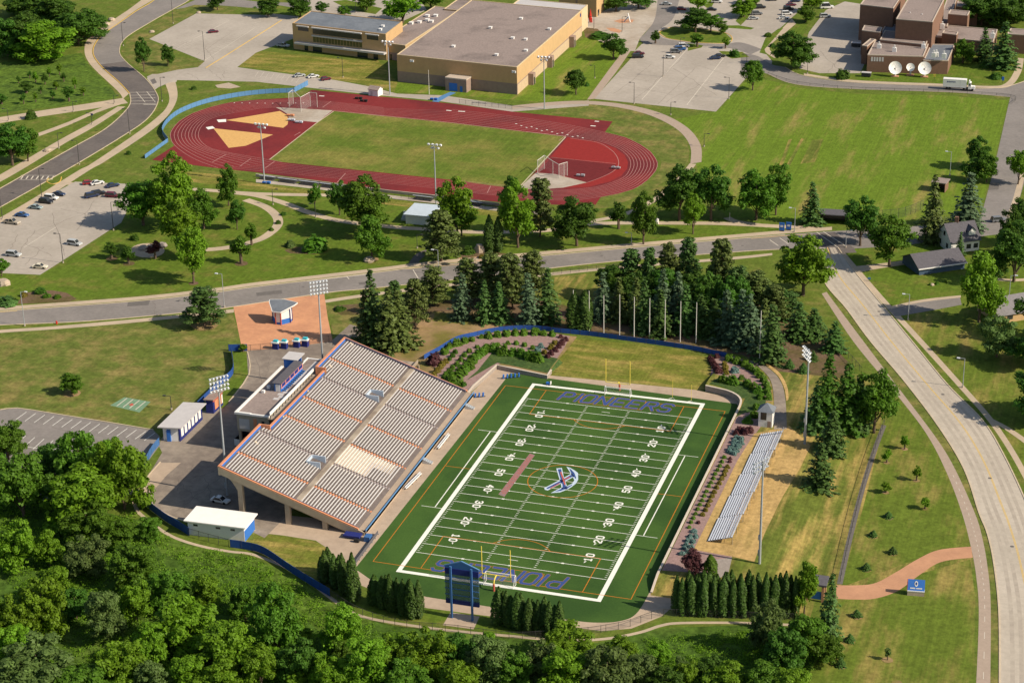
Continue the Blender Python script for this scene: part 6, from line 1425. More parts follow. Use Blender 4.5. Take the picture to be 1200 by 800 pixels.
# ------------------------------------------------------------------ trees one by one: kind, foot x, foot y, top y, crown width, leaf, where
T = [
 # north-west corner
 ('w', 52, 70, 24, 60, 'bright', 'wide bright green tree in front of the dark clump at the north-west corner'),
 ('w', 30, 62, 14, 44, 'dark', 'dark tree at the west end of the north-west clump'),
 ('w', 92, 52, 8, 48, 'dark', 'dark tree at the east end of the north-west clump by the path'),
 ('w', 66, 36, -6, 46, 'dark', 'dark tall tree in the middle of the north-west clump'),
 ('w', 108, 44, 14, 34, 'dark', 'small dark tree where the north-west clump meets the kerbed path'),
 ('w', 40, 20, -16, 50, 'dark', 'dark tree at the back of the north-west clump cut by the picture top'),
 ('w', 10, 66, 20, 34, 'dark', 'dark shaded tree at the picture edge in the north-west clump'),
 ('b', 169, 84, 44, 18, 'dark', 'slim dark tree on the kerbed island by the campus road bend'),
 ('b', 197, 77, 51, 15, 'dark', 'smaller dark tree on the kerbed island beside the slim tree'),
 ('b', 255, 12, -9, 20, 'dark', 'small round tree on the island above the far car park'),
 ('y', 31, 109, 95, 15, 'dark', 'young dark tree in the meadow beside the campus road'),
 ('y', 81, 119, 100, 13, 'dark', 'young tree in the meadow close to the crossing'),
 ('y', 2, 122, 109, 13, 'dark', 'young tree in the meadow at the picture edge'),
 ('b', 15, 194, 143, 42, 'dark', 'dark broad tree of the pair by the campus road path'),
 ('b', 33, 189, 146, 28, 'crown', 'lighter tree of the pair by the campus road path'),
 # park south of the track
 ('b', 168, 264, 212, 52, 'crown', 'large leafy tree at the corner of the west car park'),
 ('b', 207, 268, 175, 52, 'bright', 'tall bright tree in the park reaching up to the track edge'),
 ('b', 239, 268, 222, 30, 'crown', 'spreading tree just east of the tall bright park tree'),
 ('b', 214, 304, 228, 48, 'bright', 'big leafy park tree standing over the round patio'),
 ('b', 227, 332, 266, 40, 'bright', 'loose light green tree on the park lawn above the main road'),
 ('b', 268, 241, 191, 26, 'crown', 'tall narrow tree beside the walk south of the west bend'),
 ('b', 278, 269, 233, 20, 'dark', 'small dark tree on the park lawn beneath the tall narrow one'),
 ('y', 283, 309, 275, 21, 'crown', 'slender young tree in a mulch ring on the park lawn'),
 ('y', 295, 287, 261, 15, 'crown', 'young tree on the inside of the curved garden walk'),
 ('y', 131, 303, 283, 15, 'dark', 'small dark tree in a mulch ring west of the round patio'),
 ('y', 151, 309, 288, 15, 'dark', 'small dark tree in a mulch ring just below the round patio'),
 ('y', 182, 303, 282, 16, 'shrubpurple', 'small reddish tree growing in the round patio bed'),
 ('b', 2, 324, 303, 20, 'crown', 'rounded tree at the picture edge below the west car park'),
 ('b', 84, 461, 436, 25, 'crown', 'lone round tree on the west lawn'),
 ('y', 285, 412, 403, 10, 'bright', 'small bright tree against the short blue forecourt fence'),
 ('b', 369, 244, 215, 17, 'crown', 'small tree by the walk beside the track bleachers'),
 ('b', 398, 252, 212, 24, 'dark', 'dark narrow tree pressed against the largest park tree'),
 ('b', 424, 274, 202, 62, 'crown', 'largest spreading park tree south of the track'),
 ('b', 436, 304, 254, 39, 'crown', 'dense dark-based tree in front of the largest park tree'),
 ('b', 536, 277, 205, 44, 'bright', 'tall bright tree beside the white press hut'),
 ('b', 541, 276, 240, 30, 'crown', 'lower leafy tree in front of the tall one by the press hut'),
 ('b', 607, 290, 206, 46, 'bright', 'large bright tree below the south-east part of the infield'),
 ('b', 598, 244, 205, 24, 'dark', 'dark tree close to the track behind the large bright one'),
 ('b', 676, 288, 230, 50, 'dark', 'dense dark tree under the east bend of the track'),
 ('y', 725, 268, 236, 18, 'dark', 'small tree by the junction of walks under the east bend'),
 ('b', 754, 286, 221, 34, 'crown', 'tree with several slim trunks above the main road'),
 ('b', 796, 258, 192, 48, 'dark', 'big dark tree on the west side of the large lawn corner'),
 ('b', 833, 258, 191, 46, 'dark', 'big dark tree at the corner of the large lawn'),
 ('b', 812, 274, 227, 26, 'bright', 'compact bright tree in front of the two big dark trees'),
 ('b', 886, 258, 197, 44, 'crown', 'open leafy tree with forked trunk on the large lawn edge'),
 ('b', 909, 252, 191, 32, 'crown', 'leafy tree with leaning trunk beside the blue banners'),
 ('b', 1008, 288, 228, 40, 'dark', 'dark tree at the road intersection beside the dugout'),
 ('b', 1042, 312, 252, 52, 'crown', 'broad leafy tree beside the grey-roofed garage'),
 ('b', 941, 346, 272, 62, 'bright', 'bright spreading street tree by the road intersection'),
 ('b', 1147, 378, 297, 48, 'bright', 'tall light green tree in the garden south of the garage'),
 ('b', 1168, 418, 368, 42, 'greyleaf', 'pale grey-green tree on the east lawn near the driveway'),
 ('b', 1188, 330, 262, 52, 'dark', 'dark tree at the picture edge east of the white house'),
 ('b', 1182, 300, 240, 26, 'dark', 'dark tree behind the white house by the side road'),
 ('b', 1166, 330, 290, 24, 'dark', 'low dark tree in the garden between house and edge trees'),
 ('b', 1202, 290, 225, 38, 'dark', 'dark tree cut by the picture edge along the side road'),
 ('b', 1193, 216, 175, 26, 'bright', 'bright tree by the side road below the lawn corner'),
 ('b', 1145, 198, 158, 30, 'dark', 'dark tree at the lower corner of the large lawn'),
 ('b', 1139, 212, 186, 26, 'dark', 'low dark tree in front of the lawn corner clump'),
 ('b', 1156, 214, 178, 24, 'crown', 'leafy tree of the lawn corner clump nearest the side road'),
 ('b', 882, 106, 70, 26, 'crown', 'egg-shaped tree at the corner of the north car park'),
 ('b', 930, 79, 36, 46, 'dark', 'wide dark tree beside the studio road bend'),
 ('b', 815, 38, 9, 36, 'dark', 'large tree on the kerbed median of the ring drive'),
 ('b', 846, 40, 23, 15, 'crown', 'small egg-shaped tree at the east tip of the median'),
 ('b', 833, 37, 16, 22, 'crown', 'second tree on the median behind the small egg-shaped one'),
 ('y', 768, 51, 36, 12, 'dark', 'small lollipop tree at the plaza edge of the north car park'),
 ('y', 817, 55, 39, 15, 'crown', 'small tree on the islet below the median'),
 ('y', 850, 57, 43, 10, 'bright', 'thin young tree on the islet by the ring drive'),
 ('b', 818, 14, -12, 30, 'bright', 'bright tree of the car park row behind the median'),
 ('b', 872, 20, -4, 28, 'bright', 'bright tree in the car park row next to parked dark cars'),
 ('b', 886, 6, -16, 26, 'crown', 'tree at the back of the car park row cut by the picture top'),
 ('b', 944, 26, 6, 22, 'crown', 'tree between white cars and the studio yard'),
 ('b', 952, 14, -8, 22, 'bright', 'tree behind the one between white cars and studio yard'),
 ('b', 1128, 74, 45, 24, 'crown', 'leafy tree on the studio lawn beside the low brick wing'),
 ('w', 1150, 30, -10, 44, 'dark', 'dark tree at the west end of the wood behind the brick studio'),
 ('w', 1180, 32, -8, 46, 'dark', 'dark tree at the east end of the wood behind the brick studio'),
 ('w', 1165, 20, -20, 44, 'crown', 'leafy tree in the middle of the wood behind the brick studio'),
 ('w', 1200, 24, -14, 40, 'crown', 'leafy tree of the studio wood cut by the picture corner'),
 ('b', 314, 19, -4, 26, 'dark', 'dark tree on the green by the far street corner'),
 ('b', 352, 20, -8, 28, 'dark', 'dark tall tree behind the slate-roofed building'),
 ('b', 377, 17, 2, 15, 'dark', 'small round tree behind the slate-roofed building'),
 ('b', 403, 19, 6, 16, 'crown', 'round tree behind the middle of the slate roof'),
 ('b', 430, 12, -14, 26, 'crown', 'tree in the yard far behind the slate roof'),
 ('b', 472, 27, -10, 44, 'bright', 'big bright tree squeezed behind the slate roof and the gym'),
 ('b', 505, 12, -12, 30, 'crown', 'tree in shade behind the gym annex'),
 ('b', 722, 14, -8, 26, 'dark', 'dark tree by the plaza next to the tan tower'),
 ('b', 748, 10, -12, 30, 'dark', 'dark tree by the plaza near the drive'),
 ('b', 719, 70, 38, 30, 'dark', 'rounded dark tree on the bank by the plaza walk'),
 ('b', 675, 111, 81, 25, 'dark', 'rounded dark tree on the lawn by the gym corner'),
 # clump by the bleachers
 ('b', 1024, 507, 430, 50, 'crown', 'leafy tree ending the evergreen clump by the bike path'),
 # beyond the picture edge: these shade the east lawn
 ('b', 1216, 430, 380, 60, 'dark', 'dark tree just outside the picture shading the east lawn near the pale lamp'), ('b', 1222, 492, 430, 70, 'dark', 'dark tree just outside the picture by the east sidewalk branch'), ('b', 1226, 400, 340, 60, 'dark', 'dark tree outside the picture beside the grey-roofed house'),
 # lower right
 ('b', 897, 764, 699, 40, 'greyleaf', 'pale silvery tree in front of the clipped evergreen row'),
 ('b', 942, 722, 656, 30, 'bright', 'bright tree at the end of the clipped evergreen row'),
 ('w', 944, 772, 722, 46, 'crown', 'rounded leafy tree at the foot of the wood near the entrance lawn'),
 ('w', 966, 776, 740, 36, 'crown', 'leafy tree at the edge of the entrance lawn wood'),
 ('w', 918, 790, 736, 44, 'dark', 'dark tree below the pale silvery tree'),
]
for k, x, y, top, w, m, lab in T:
    plant(k, x, y, top, w, lab, {'y': 'young_tree'}.get(k, 'broadleaf_tree'), 'tree', None, m)
C = [
 ('p', 240, 382, 336, 38, 'spruce', 'lone dark pine on a soil ring beside the salmon forecourt'),
 ('p', 517, 306, 246, 38, 'pine', 'brownish dark pine beside the black park drive'),
 ('p', 633, 277, 209, 30, 'pine', 'brownish pine under the east part of the track'),
 ('s', 952, 262, 213, 21, 'spruce', 'neat dark spruce beside the low dugout'),
 ('s', 1091, 284, 202, 25, 'pine', 'tall brown-green spruce next to the white house'),
 ('s', 1132, 268, 202, 30, 'bluespruce', 'broad grey-green spruce behind the white house'),
 ('s', 1124, 300, 272, 10, 'spruce', 'small dark cone evergreen at the white house front'),
 ('s', 1153, 72, 32, 18, 'spruce', 'tall narrow spruce on the studio lawn'),
 ('s', 1175, 80, 26, 25, 'spruce', 'largest spruce on the studio lawn'),
 # behind the grandstand's north corner
 ('s', 440, 404, 316, 28, 'spruce', 'tallest spruce behind the grandstand corner'),
 ('s', 428, 402, 340, 24, 'pine', 'olive spruce at the west side of the grandstand corner group'),
 ('s', 457, 408, 336, 30, 'pine', 'olive broad spruce in the middle of the grandstand corner group'),
 ('s', 472, 405, 340, 30, 'pine', 'olive spruce at the east side of the grandstand corner group'),
 ('p', 487, 384, 326, 26, 'pine', 'thin pine with bare trunk beside the straw bank'),
 ('p', 464, 370, 328, 18, 'spruce', 'small pine peeping over the grandstand corner group'),
 ('p', 507, 356, 313, 32, 'pine', 'wide pine by the lower walk'),
 ('s', 541, 374, 320, 22, 'bluespruce', 'blue-green spruce at the west of the road pines'),
 ('s', 568, 377, 327, 19, 'spruce', 'dark narrow spruce among the road pines'),
 ('p', 550, 352, 302, 30, 'pine', 'open pine at the road edge, west of its row'),
 ('p', 577, 352, 295, 32, 'pine', 'open tall pine at the road edge, middle of its row'),
 ('p', 601, 360, 296, 34, 'pine', 'open broad pine at the road edge, east of its row'),
 ('s', 586, 376, 330, 22, 'spruce', 'dark spruce at the foot of the road pines'),
 ('s', 622, 379, 318, 24, 'bluespruce', 'blue spruce in front of the road pines'),
 ('s', 641, 377, 314, 24, 'spruce', 'dark spruce beside the blue spruce on brown soil'),
 ('p', 624, 350, 294, 32, 'pine', 'pine overhanging the road above the blue spruce'),
 # evergreens behind the north blue fence
 ('p', 739, 350, 291, 28, 'spruce', 'dark pine at the road side of the fence evergreens'),
 ('p', 760, 352, 289, 20, 'spruce', 'slim dark pine at the road side of the fence evergreens'),
 ('p', 783, 352, 285, 26, 'pine', 'olive pine at the road side of the fence evergreens'),
 ('p', 806, 350, 277, 26, 'spruce', 'tall dark pine at the road side of the fence evergreens'),
 ('p', 844, 362, 279, 32, 'pine', 'brown-green pine topping the fence evergreens'),
 ('s', 706, 374, 319, 22, 'bluespruce', 'blue-grey spruce at the west end of the fence evergreens'),
 ('s', 724, 374, 325, 20, 'pine', 'olive spruce near the west end of the fence evergreens'),
 ('s', 744, 380, 324, 20, 'pine', 'olive narrow spruce behind the white poles'),
 ('s', 756, 388, 328, 22, 'spruce', 'dark spruce behind the white poles'),
 ('s', 774, 392, 340, 24, 'spruce', 'dark low spruce behind the white poles'),
 ('s', 777, 376, 315, 22, 'bluespruce', 'pale blue spruce behind the low dark one'),
 ('s', 792, 384, 318, 24, 'bluespruce', 'grey-blue spruce in the thick of the evergreens'),
 ('s', 803, 390, 332, 24, 'spruce', 'dark spruce in the thick of the evergreens'),
 ('s', 822, 392, 345, 24, 'spruce', 'dark spruce near the eastern white poles'),
 ('s', 836, 396, 350, 22, 'spruce', 'dark spruce west of the blue spruces'),
 ('s', 851, 401, 340, 26, 'bluespruce', 'first of three blue spruces beside the blue fence end'),
 ('s', 864, 405, 338, 24, 'bluespruce', 'middle of three blue spruces beside the blue fence end'),
 ('s', 881, 408, 345, 28, 'bluespruce', 'widest of three blue spruces beside the blue fence end'),
 ('s', 904, 423, 356, 30, 'spruce', 'dark dense spruce beside the lone white pole'),
 ('p', 886, 372, 318, 36, 'pine', 'olive pine between road lawn and blue spruces'),
 ('p', 864, 372, 312, 34, 'spruce', 'dark pine between road lawn and blue spruces'),
 ('s', 918, 374, 338, 17, 'spruce', 'small dark spruce under the bright street tree'),
 ('s', 936, 396, 354, 25, 'spruce', 'green spruce west of the chain-link corner'),
 ('s', 954, 396, 361, 24, 'spruce', 'green spruce in the middle of the chain-link corner three'),
 ('s', 977, 410, 377, 22, 'spruce', 'green spruce nearest the chain-link fence'),
 ('s', 925, 431, 420, 9, 'spruce', 'tiny spruce on the brown bank, west of two'),
 ('s', 941, 436, 425, 10, 'spruce', 'tiny spruce on the brown bank, east of two'),
 ('s', 953, 422, 411, 9, 'spruce', 'tiny spruce by the chain-link fence'),
 ('p', 908, 378, 334, 26, 'pine', 'olive pine between the bright street tree and the dark dense spruce'), ('p', 926, 372, 342, 22, 'spruce', 'dark pine under the bright street tree'), ('s', 893, 398, 350, 22, 'pine', 'olive spruce squeezed beside the dark dense spruce'),
 # clump east of the bleachers
 ('s', 966, 500, 417, 34, 'dark', 'tall spruce behind the light tower in the bleacher clump'),
 ('s', 955, 502, 452, 26, 'spruce', 'lower spruce beside the light tower in the bleacher clump'),
 ('s', 990, 502, 424, 34, 'dark', 'tall light green spruce in the middle of the bleacher clump'),
 ('s', 1006, 502, 440, 28, 'spruce', 'dark spruce next to the leafy tree of the bleacher clump'),
 ('s', 973, 529, 482, 28, 'spruce', 'short spruce stepping out of the bleacher clump'),
 ('s', 960, 571, 520, 28, 'spruce', 'stout spruce standing alone below the bleacher clump'),
 ('s', 969, 750, 670, 22, 'spruce', 'grey-green tall evergreen beside the brick path shelter'),
]
for k, x, y, top, w, m, lab in C:
    plant(k, x, y, top, w, lab, 'pine_tree' if k == 'p' else 'spruce_tree', 'tree', None, m)
for i, (x, y, top, w) in enumerate(((720, 352, 308, 34), (748, 366, 318, 40), (776, 364, 314, 40), (806, 368, 318, 42), (832, 378, 318, 40), (858, 384, 322, 40), (838, 360, 306, 36))):
    plant('w', x, y, top, w, f'dark leafy tree in the mass behind the white poles, {ORD[i]} from its west end', 'broadleaf_tree', 'tree', 'dark leafy trees among the fence evergreens', 'dark')
mulch_ring(240, 381, 4.2, 'tansoil'); mulch_ring(283, 309, 2.2); mulch_ring(84, 461, 2.6, 'tansoil'); mulch_ring(131, 303, 2); mulch_ring(151, 309, 2); mulch_ring(227, 332, 1.6); mulch_ring(437, 304, 2, 'tansoil')
# saplings on the entrance lawn
for i, (x, y, top, w) in enumerate(((1060, 526, 509, 10), (1039, 542, 526, 10), (1074, 563, 545, 10), (1038, 577, 564, 11), (1084, 596, 582, 11))):
    plant('y', x, y, top, w, f'leafy sapling in a mulch ring on the east lawn, {ORD[i]} down from the evergreen clump', 'sapling', 'sapling', 'leafy saplings by the bike path', 'bright'); mulch_ring(x, y, .9, 'tansoil')
for i, (x, y, top, w) in enumerate(((1041, 606, 599, 8), (1023, 628, 621, 8), (1046, 648, 640, 8), (1015, 667, 659, 8), (1004, 722, 714, 9), (996, 751, 742, 9), (985, 780, 770, 9))):
    plant('s', x, y, top, w, f'baby spruce in a mulch ring {"above" if y < 680 else "below"} the salmon path, {ORD[i if y < 680 else i - 4]} going down', 'young_spruce', 'sapling', 'baby spruces on the entrance lawn', 'spruce'); mulch_ring(x + .8, y + 1, 1.0, 'tansoil')
plant('y', 1040, 773, 758, 7, 'bare-looking thin sapling in a pale mulch ring below the entrance sign', 'sapling', 'sapling', None, 'greyleaf'); mulch_ring(1040, 773, 1.2, 'tansoil'); mulch_ring(1051, 800, 1.2, 'tansoil')
for i, (x, y) in enumerate(((35, 92), (42, 97), (53, 99), (58, 90), (75, 96), (66, 105), (48, 110), (88, 104), (28, 122), (42, 120), (62, 116), (98, 112), (22, 98), (70, 88))):
    plant('y', x, y, y - 9 - (i * 5 % 6), 5 + i % 3, f'meadow sapling in a shelter tube by the campus road, {ORD[i]} of the scattered planting', 'sapling', 'sapling', 'meadow saplings', 'bright' if i % 2 else 'dark')
# clipped columns of arborvitae
r2 = random.Random(21)
def columns(pts, where, grp):
    for i, (x, y, top, w) in enumerate(pts): plant('a', x + r2.uniform(-.8, .8), y + r2.uniform(-.8, .8), top + r2.uniform(-1.5, 4.5), w * r2.uniform(.85, 1.2), f'clipped columnar evergreen, {ORD[i]} from the grandstand end of the {where}', 'columnar_evergreen', 'tree', grp, 'thuja')
columns([(376, 678, 650, 5)] + [(382 + i * 5.4, 682 + i * 3.8 - (i % 2) * 5, 642 + i * 1.2 + (i % 3) * 2.5, 9.5) for i in range(7)] + [(386 + i * 6, 672 + i * 5, 640 + i * 5, 9) for i in range(5)] + [(418, 699, 673, 8)], 'clump above the curved blue fence', 'evergreen clump west of the scoreboard')
columns([(437 + i * 5.9, 708 + i * 1.9 - (i % 2) * 2, 669 + i * .8 + (i * 7 % 4), 9.5) for i in range(10)], 'row west of the scoreboard', 'evergreen row west of the scoreboard')
columns([(582 + i * 6.1, 731 + i * 1.3 - (i % 2) * 2, 688 + i * 1.5 + (i * 5 % 5), 10) for i in range(13)], 'row east of the scoreboard', 'evergreen row east of the scoreboard')
columns([(793 + i * 6.0, 716 + (i % 2) * 4 + (i * .12), 671 - i * .15 + (i * 5 % 7), 9) for i in range(24)], 'row below the bleachers', 'evergreen row below the bleachers')
columns([(807 + i * 8.5, 710, 668 + (i * 3 % 6), 9) for i in range(9)], 'back line below the bleachers', 'evergreen back line below the bleachers')
columns([(575, 294, 254, 9), (583, 294, 256, 9)], 'pair by the red plaza', 'evergreen pair by the red plaza'); columns([(674, 386, 340, 15), (685, 387, 342, 15)], 'pair behind the first white poles', 'evergreen pair behind the white poles')
plant('a', 833, 676, 650, 11, 'bright column shrub between the paved steps and the purple tree', 'columnar_evergreen', 'tree', None, 'crown')
plant('b', 811, 672, 645, 26, 'round purple-leaved tree at the south end of the shrub bed', 'purple_tree', 'tree', None, 'shrubpurple')

# ------------------------------------------------------------------ shrub beds
def bed(pts, m, where, grp, ox=0, oy=0, k=1.0, hz=1.0):
    for i, (x, y, w) in enumerate(pts): shrub(ox + x * k, oy + y * k + w * .3, w, f'{where}, {ORD[i]}', m, grp, hz)
q = 180 / 1200
bed([(521, 411, 11), (526.5, 405, 9), (535, 401, 12.5), (544.5, 398.5, 10.5), (553, 397, 8.5), (564, 394, 7), (572, 392.5, 11.5), (583, 391.5, 10.5), (593.5, 390, 11), (604, 389, 10.5), (614, 389, 10.5), (627, 388, 12), (637, 390, 9), (647, 390.5, 9)], 'shrubgreen', 'clipped green bush under the curved blue fence, from the grandstand', 'bush row under the curved blue fence')
bed([(358, 210, 7), (335, 240, 7), (313, 268, 6), (395, 492, 6.5), (425, 463, 6.5)], 'dark', 'small dark bush on the grandstand mound, going down', 'small dark mound bushes', 480, 380, q)
bed([(465, 205, 7), (430, 235, 7.5), (402, 270, 7.5), (370, 305, 7.5), (337, 335, 7.5), (310, 362, 7.5), (282, 387, 8), (260, 418, 7), (292, 460, 7), (342, 490, 7)], 'shrubgreen', 'low green bush in the single line down the mound', 'low bush line on the mound', 480, 380, q)
bed([(768, 143, 6.5), (833, 143, 7), (897, 157, 7), (527, 173, 6), (605, 165, 6), (690, 155, 6), (962, 180, 7)], 'shrubgreen', 'low green bush scattered along the top of the mound', 'scattered mound bushes', 480, 380, q)
bed([(345, 420, 22), (405, 360, 14), (440, 335, 13), (470, 310, 14), (497, 270, 13), (530, 235, 12), (562, 212, 12), (600, 188, 12), (660, 182, 13), (735, 200, 16), (808, 216, 12), (870, 222, 13), (938, 242, 14), (1000, 255, 15)], 'crown', 'big green bush in the hedge curving round the mound', 'hedge curving round the mound', 480, 380, q, 1.1)
bed([(280, 285, 8), (260, 305, 8), (240, 330, 8), (215, 355, 9), (190, 390, 8), (160, 405, 9), (215, 430, 7)], 'shrubyellow', 'yellowish bush near the grandstand end of the mound going down', 'yellow mound bushes', 480, 380, q)
shrub(480 + 190 * q, 380 + 305 * q, 17, 'large dark purple bush by the grandstand access ramp', 'shrubpurple', None, 1.1)
bed([(1025, 165, 8), (1000, 200, 9)], 'shrubblue', 'blue-green bush at the lawn end of the mound', 'blue mound bushes', 480, 380, q)
bed([(1135, 140, 8), (1105, 175, 9), (1055, 215, 8)], 'shrubyellow', 'yellow bush at the lawn end of the mound', 'yellow bushes at the lawn end', 480, 380, q)
bed([(1165, 170, 7), (1185, 145, 8), (1138, 195, 8), (1105, 220, 8), (1080, 245, 7), (1200, 125, 7), (1220, 112, 7), (1180, 92, 6)], 'shrubpurple', 'dark purple bush in the line beside the dry lawn', 'purple bush line beside the dry lawn', 480, 380, q)
e = .125
bed([(425, 165, 8), (440, 185, 8), (455, 205, 8), (470, 228, 9), (485, 250, 9), (495, 275, 9), (415, 145, 6), (480, 135, 7)], 'shrubpurple', 'dark purple bush in the line at the far corner bed', 'purple bushes at the far corner bed', 780, 400, e)
bed([(550, 205, 7), (560, 235, 8), (560, 265, 8), (568, 292, 7)], 'shrubyellow', 'golden bush beside the purple line at the far corner bed', 'golden bushes at the far corner bed', 780, 400, e)
shrub(780 + 645 * e, 400 + 292 * e, 11, 'single blue-green bush at the far corner bed', 'shrubblue')
bed([(592, 150, 11), (665, 175, 11), (740, 200, 11), (790, 235, 11), (830, 262, 10), (860, 285, 10), (890, 315, 11), (920, 355, 10), (940, 390, 10), (950, 430, 10), (955, 475, 10), (965, 520, 9)], 'shrubgreen', 'round green bush in the outer arc along the service path', 'bush arc along the service path', 780, 400, e)
bed([(540, 348, 13), (630, 360, 15), (710, 335, 8), (765, 385, 12), (825, 418, 12), (870, 450, 12), (888, 510, 10), (850, 610, 10), (830, 680, 12), (770, 730, 12)], 'crown', 'dark green bush in the inner arc of the far corner bed', 'inner bush arc of the far corner bed', 780, 400, e)
bed([(690, 25, 10), (740, 35, 11), (790, 25, 10), (660, 55, 8)], 'shrubpurple', 'dark red bush at the top of the long bed beside the turf', 'dark red bushes by the ticket hut', 780, 500, e)
bed([(665, 95, 9), (705, 105, 9), (650, 130, 9), (700, 140, 9), (635, 165, 9), (680, 175, 9), (610, 200, 9), (655, 210, 9), (600, 225, 8), (640, 240, 8)], 'shrubblue', 'blue-green bush in the upper cluster of the long bed', 'upper blue bushes of the long bed', 780, 500, e, .8)
w = .15
bed([(605 * e / w, -0 + 0, 1)] if False else [(848.7, 535, 5.5), (846, 540, 5.5), (843.5, 545, 5.5), (841, 550, 5.5), (838, 554.5, 5.5), (836, 559.5, 5.5), (833.3, 564.5, 5.5), (830.7, 569, 5.5), (827.7, 575, 5.5), (825.2, 580, 5.5), (822.8, 585.5, 5.5), (820, 590.5, 5.5), (817.5, 595.8, 5.5), (815, 601, 5.5), (812.5, 606, 5.5), (809.8, 611, 5.5), (807.5, 617, 5)], 'shrubgreen', 'small green ball bush in the long bed, from its top', 'green ball row in the long bed')
bed([(852.5, 546, 6.5), (850, 550.5, 6.5), (848.5, 555.5, 6.5), (845.6, 560, 6.5), (843, 565, 6.5), (840, 570, 6.5), (836.9, 575.6, 6.5), (834.4, 580.6, 6.5), (831.9, 585.6, 6.5), (829.4, 591, 6.5), (827, 596.5, 6.5), (823.3, 602, 6.5)], 'shrubyellow', 'golden bush beside the gravel in the long bed, from its top', 'golden row in the long bed')
bed([(855.6, 536.5, 5), (855, 540, 5), (818.5, 611.5, 5)], 'shrubpurple', 'small dark red bush in the long bed', 'small dark red bushes in the long bed')
bed([(813, 621, 8), (809, 627, 8), (815, 627, 7.5), (806, 632, 8), (812, 633, 8), (804, 637, 8), (810, 639, 7.5), (802, 641, 7), (799, 647, 8), (806, 645, 7)], 'shrubblue', 'blue-green bush in the lower cluster of the long bed', 'lower blue bushes of the long bed', hz=.8)
# shrubs elsewhere
for x, y, ww, m, lab, hz in ((36, 139, 13, 'dark', 'round dark shrub beside the meadow path', 1.1), (158, 281, 11, 'dark', 'low shrub beside the round patio', .8), (369, 293, 29, 'crown', 'big pale-flowered hydrangea bush on the park lawn', .85), (340, 289, 12, 'greyleaf', 'small pale-flowered bush beside the big hydrangea', .9),
        (549, 297, 14, 'dark', 'clipped round shrub by the red plaza', .9), (861, 66, 13, 'dark', 'dark shrub on the ring drive island', .8), (987, 92, 17, 'dark', 'round shrub at the corner of the studio yard', .9), (1154, 79, 11, 'dark', 'small shrub on the studio lawn beside the spruces', .9), (1167, 92, 14, 'dark', 'low shrub at the studio lawn corner', .7),
        (47, 343, 14, 'dark', 'dark spreading shrub in the road-side bed', .6), (55, 348, 10, 'crown', 'light shrub in the road-side bed', .6), (8, 356, 24, 'spruce', 'low dark shrub mass at the picture edge by the road', .5), (67, 349, 9, 'crown', 'small shrub at the east of the road-side bed', .6), (227, 105, 7, 'dark', 'tiny dark shrub on the lawn west of the track', .8), (151, 181, 6, 'dark', 'tiny shrub beside the track fence path', 1), (28, 347, 8, 'shrubyellow', 'bright yellow round bush in the road-side bed', 1),
        (398, 363, 14, 'dark', 'low shrub mound on the grove soil by the lower walk', .4), (565, 302, 9, 'shrubyellow', 'low golden shrub in the red plaza bed', .6), (1090, 334, 4, 'crown', 'first of three small garden bushes below the garage', .9), (1098, 333, 5, 'crown', 'second of three small garden bushes below the garage', .9), (1108, 331, 4, 'crown', 'third of three small garden bushes below the garage', .9), (703, 44, 26, 'dark', 'long dark hedge bush on the gym bank', .3), (900, 43, 9, 'crown', 'low bush in the verge by the studio walk', .7), (905, 55, 8, 'dark', 'dark bush in the verge by the studio walk', .7), (318, 270, 6, 'crown', 'low bush inside the curved garden walk', .8), (326, 262, 7, 'dark', 'dark bush inside the curved garden walk', .8), (332, 252, 7, 'dark', 'third dark bush along the curved garden walk', .8), (688, 101, 5, 'dark', 'small bush beside the gym entrance porch', 1.5)):
    shrub(x, y, ww, lab, m, None, hz)

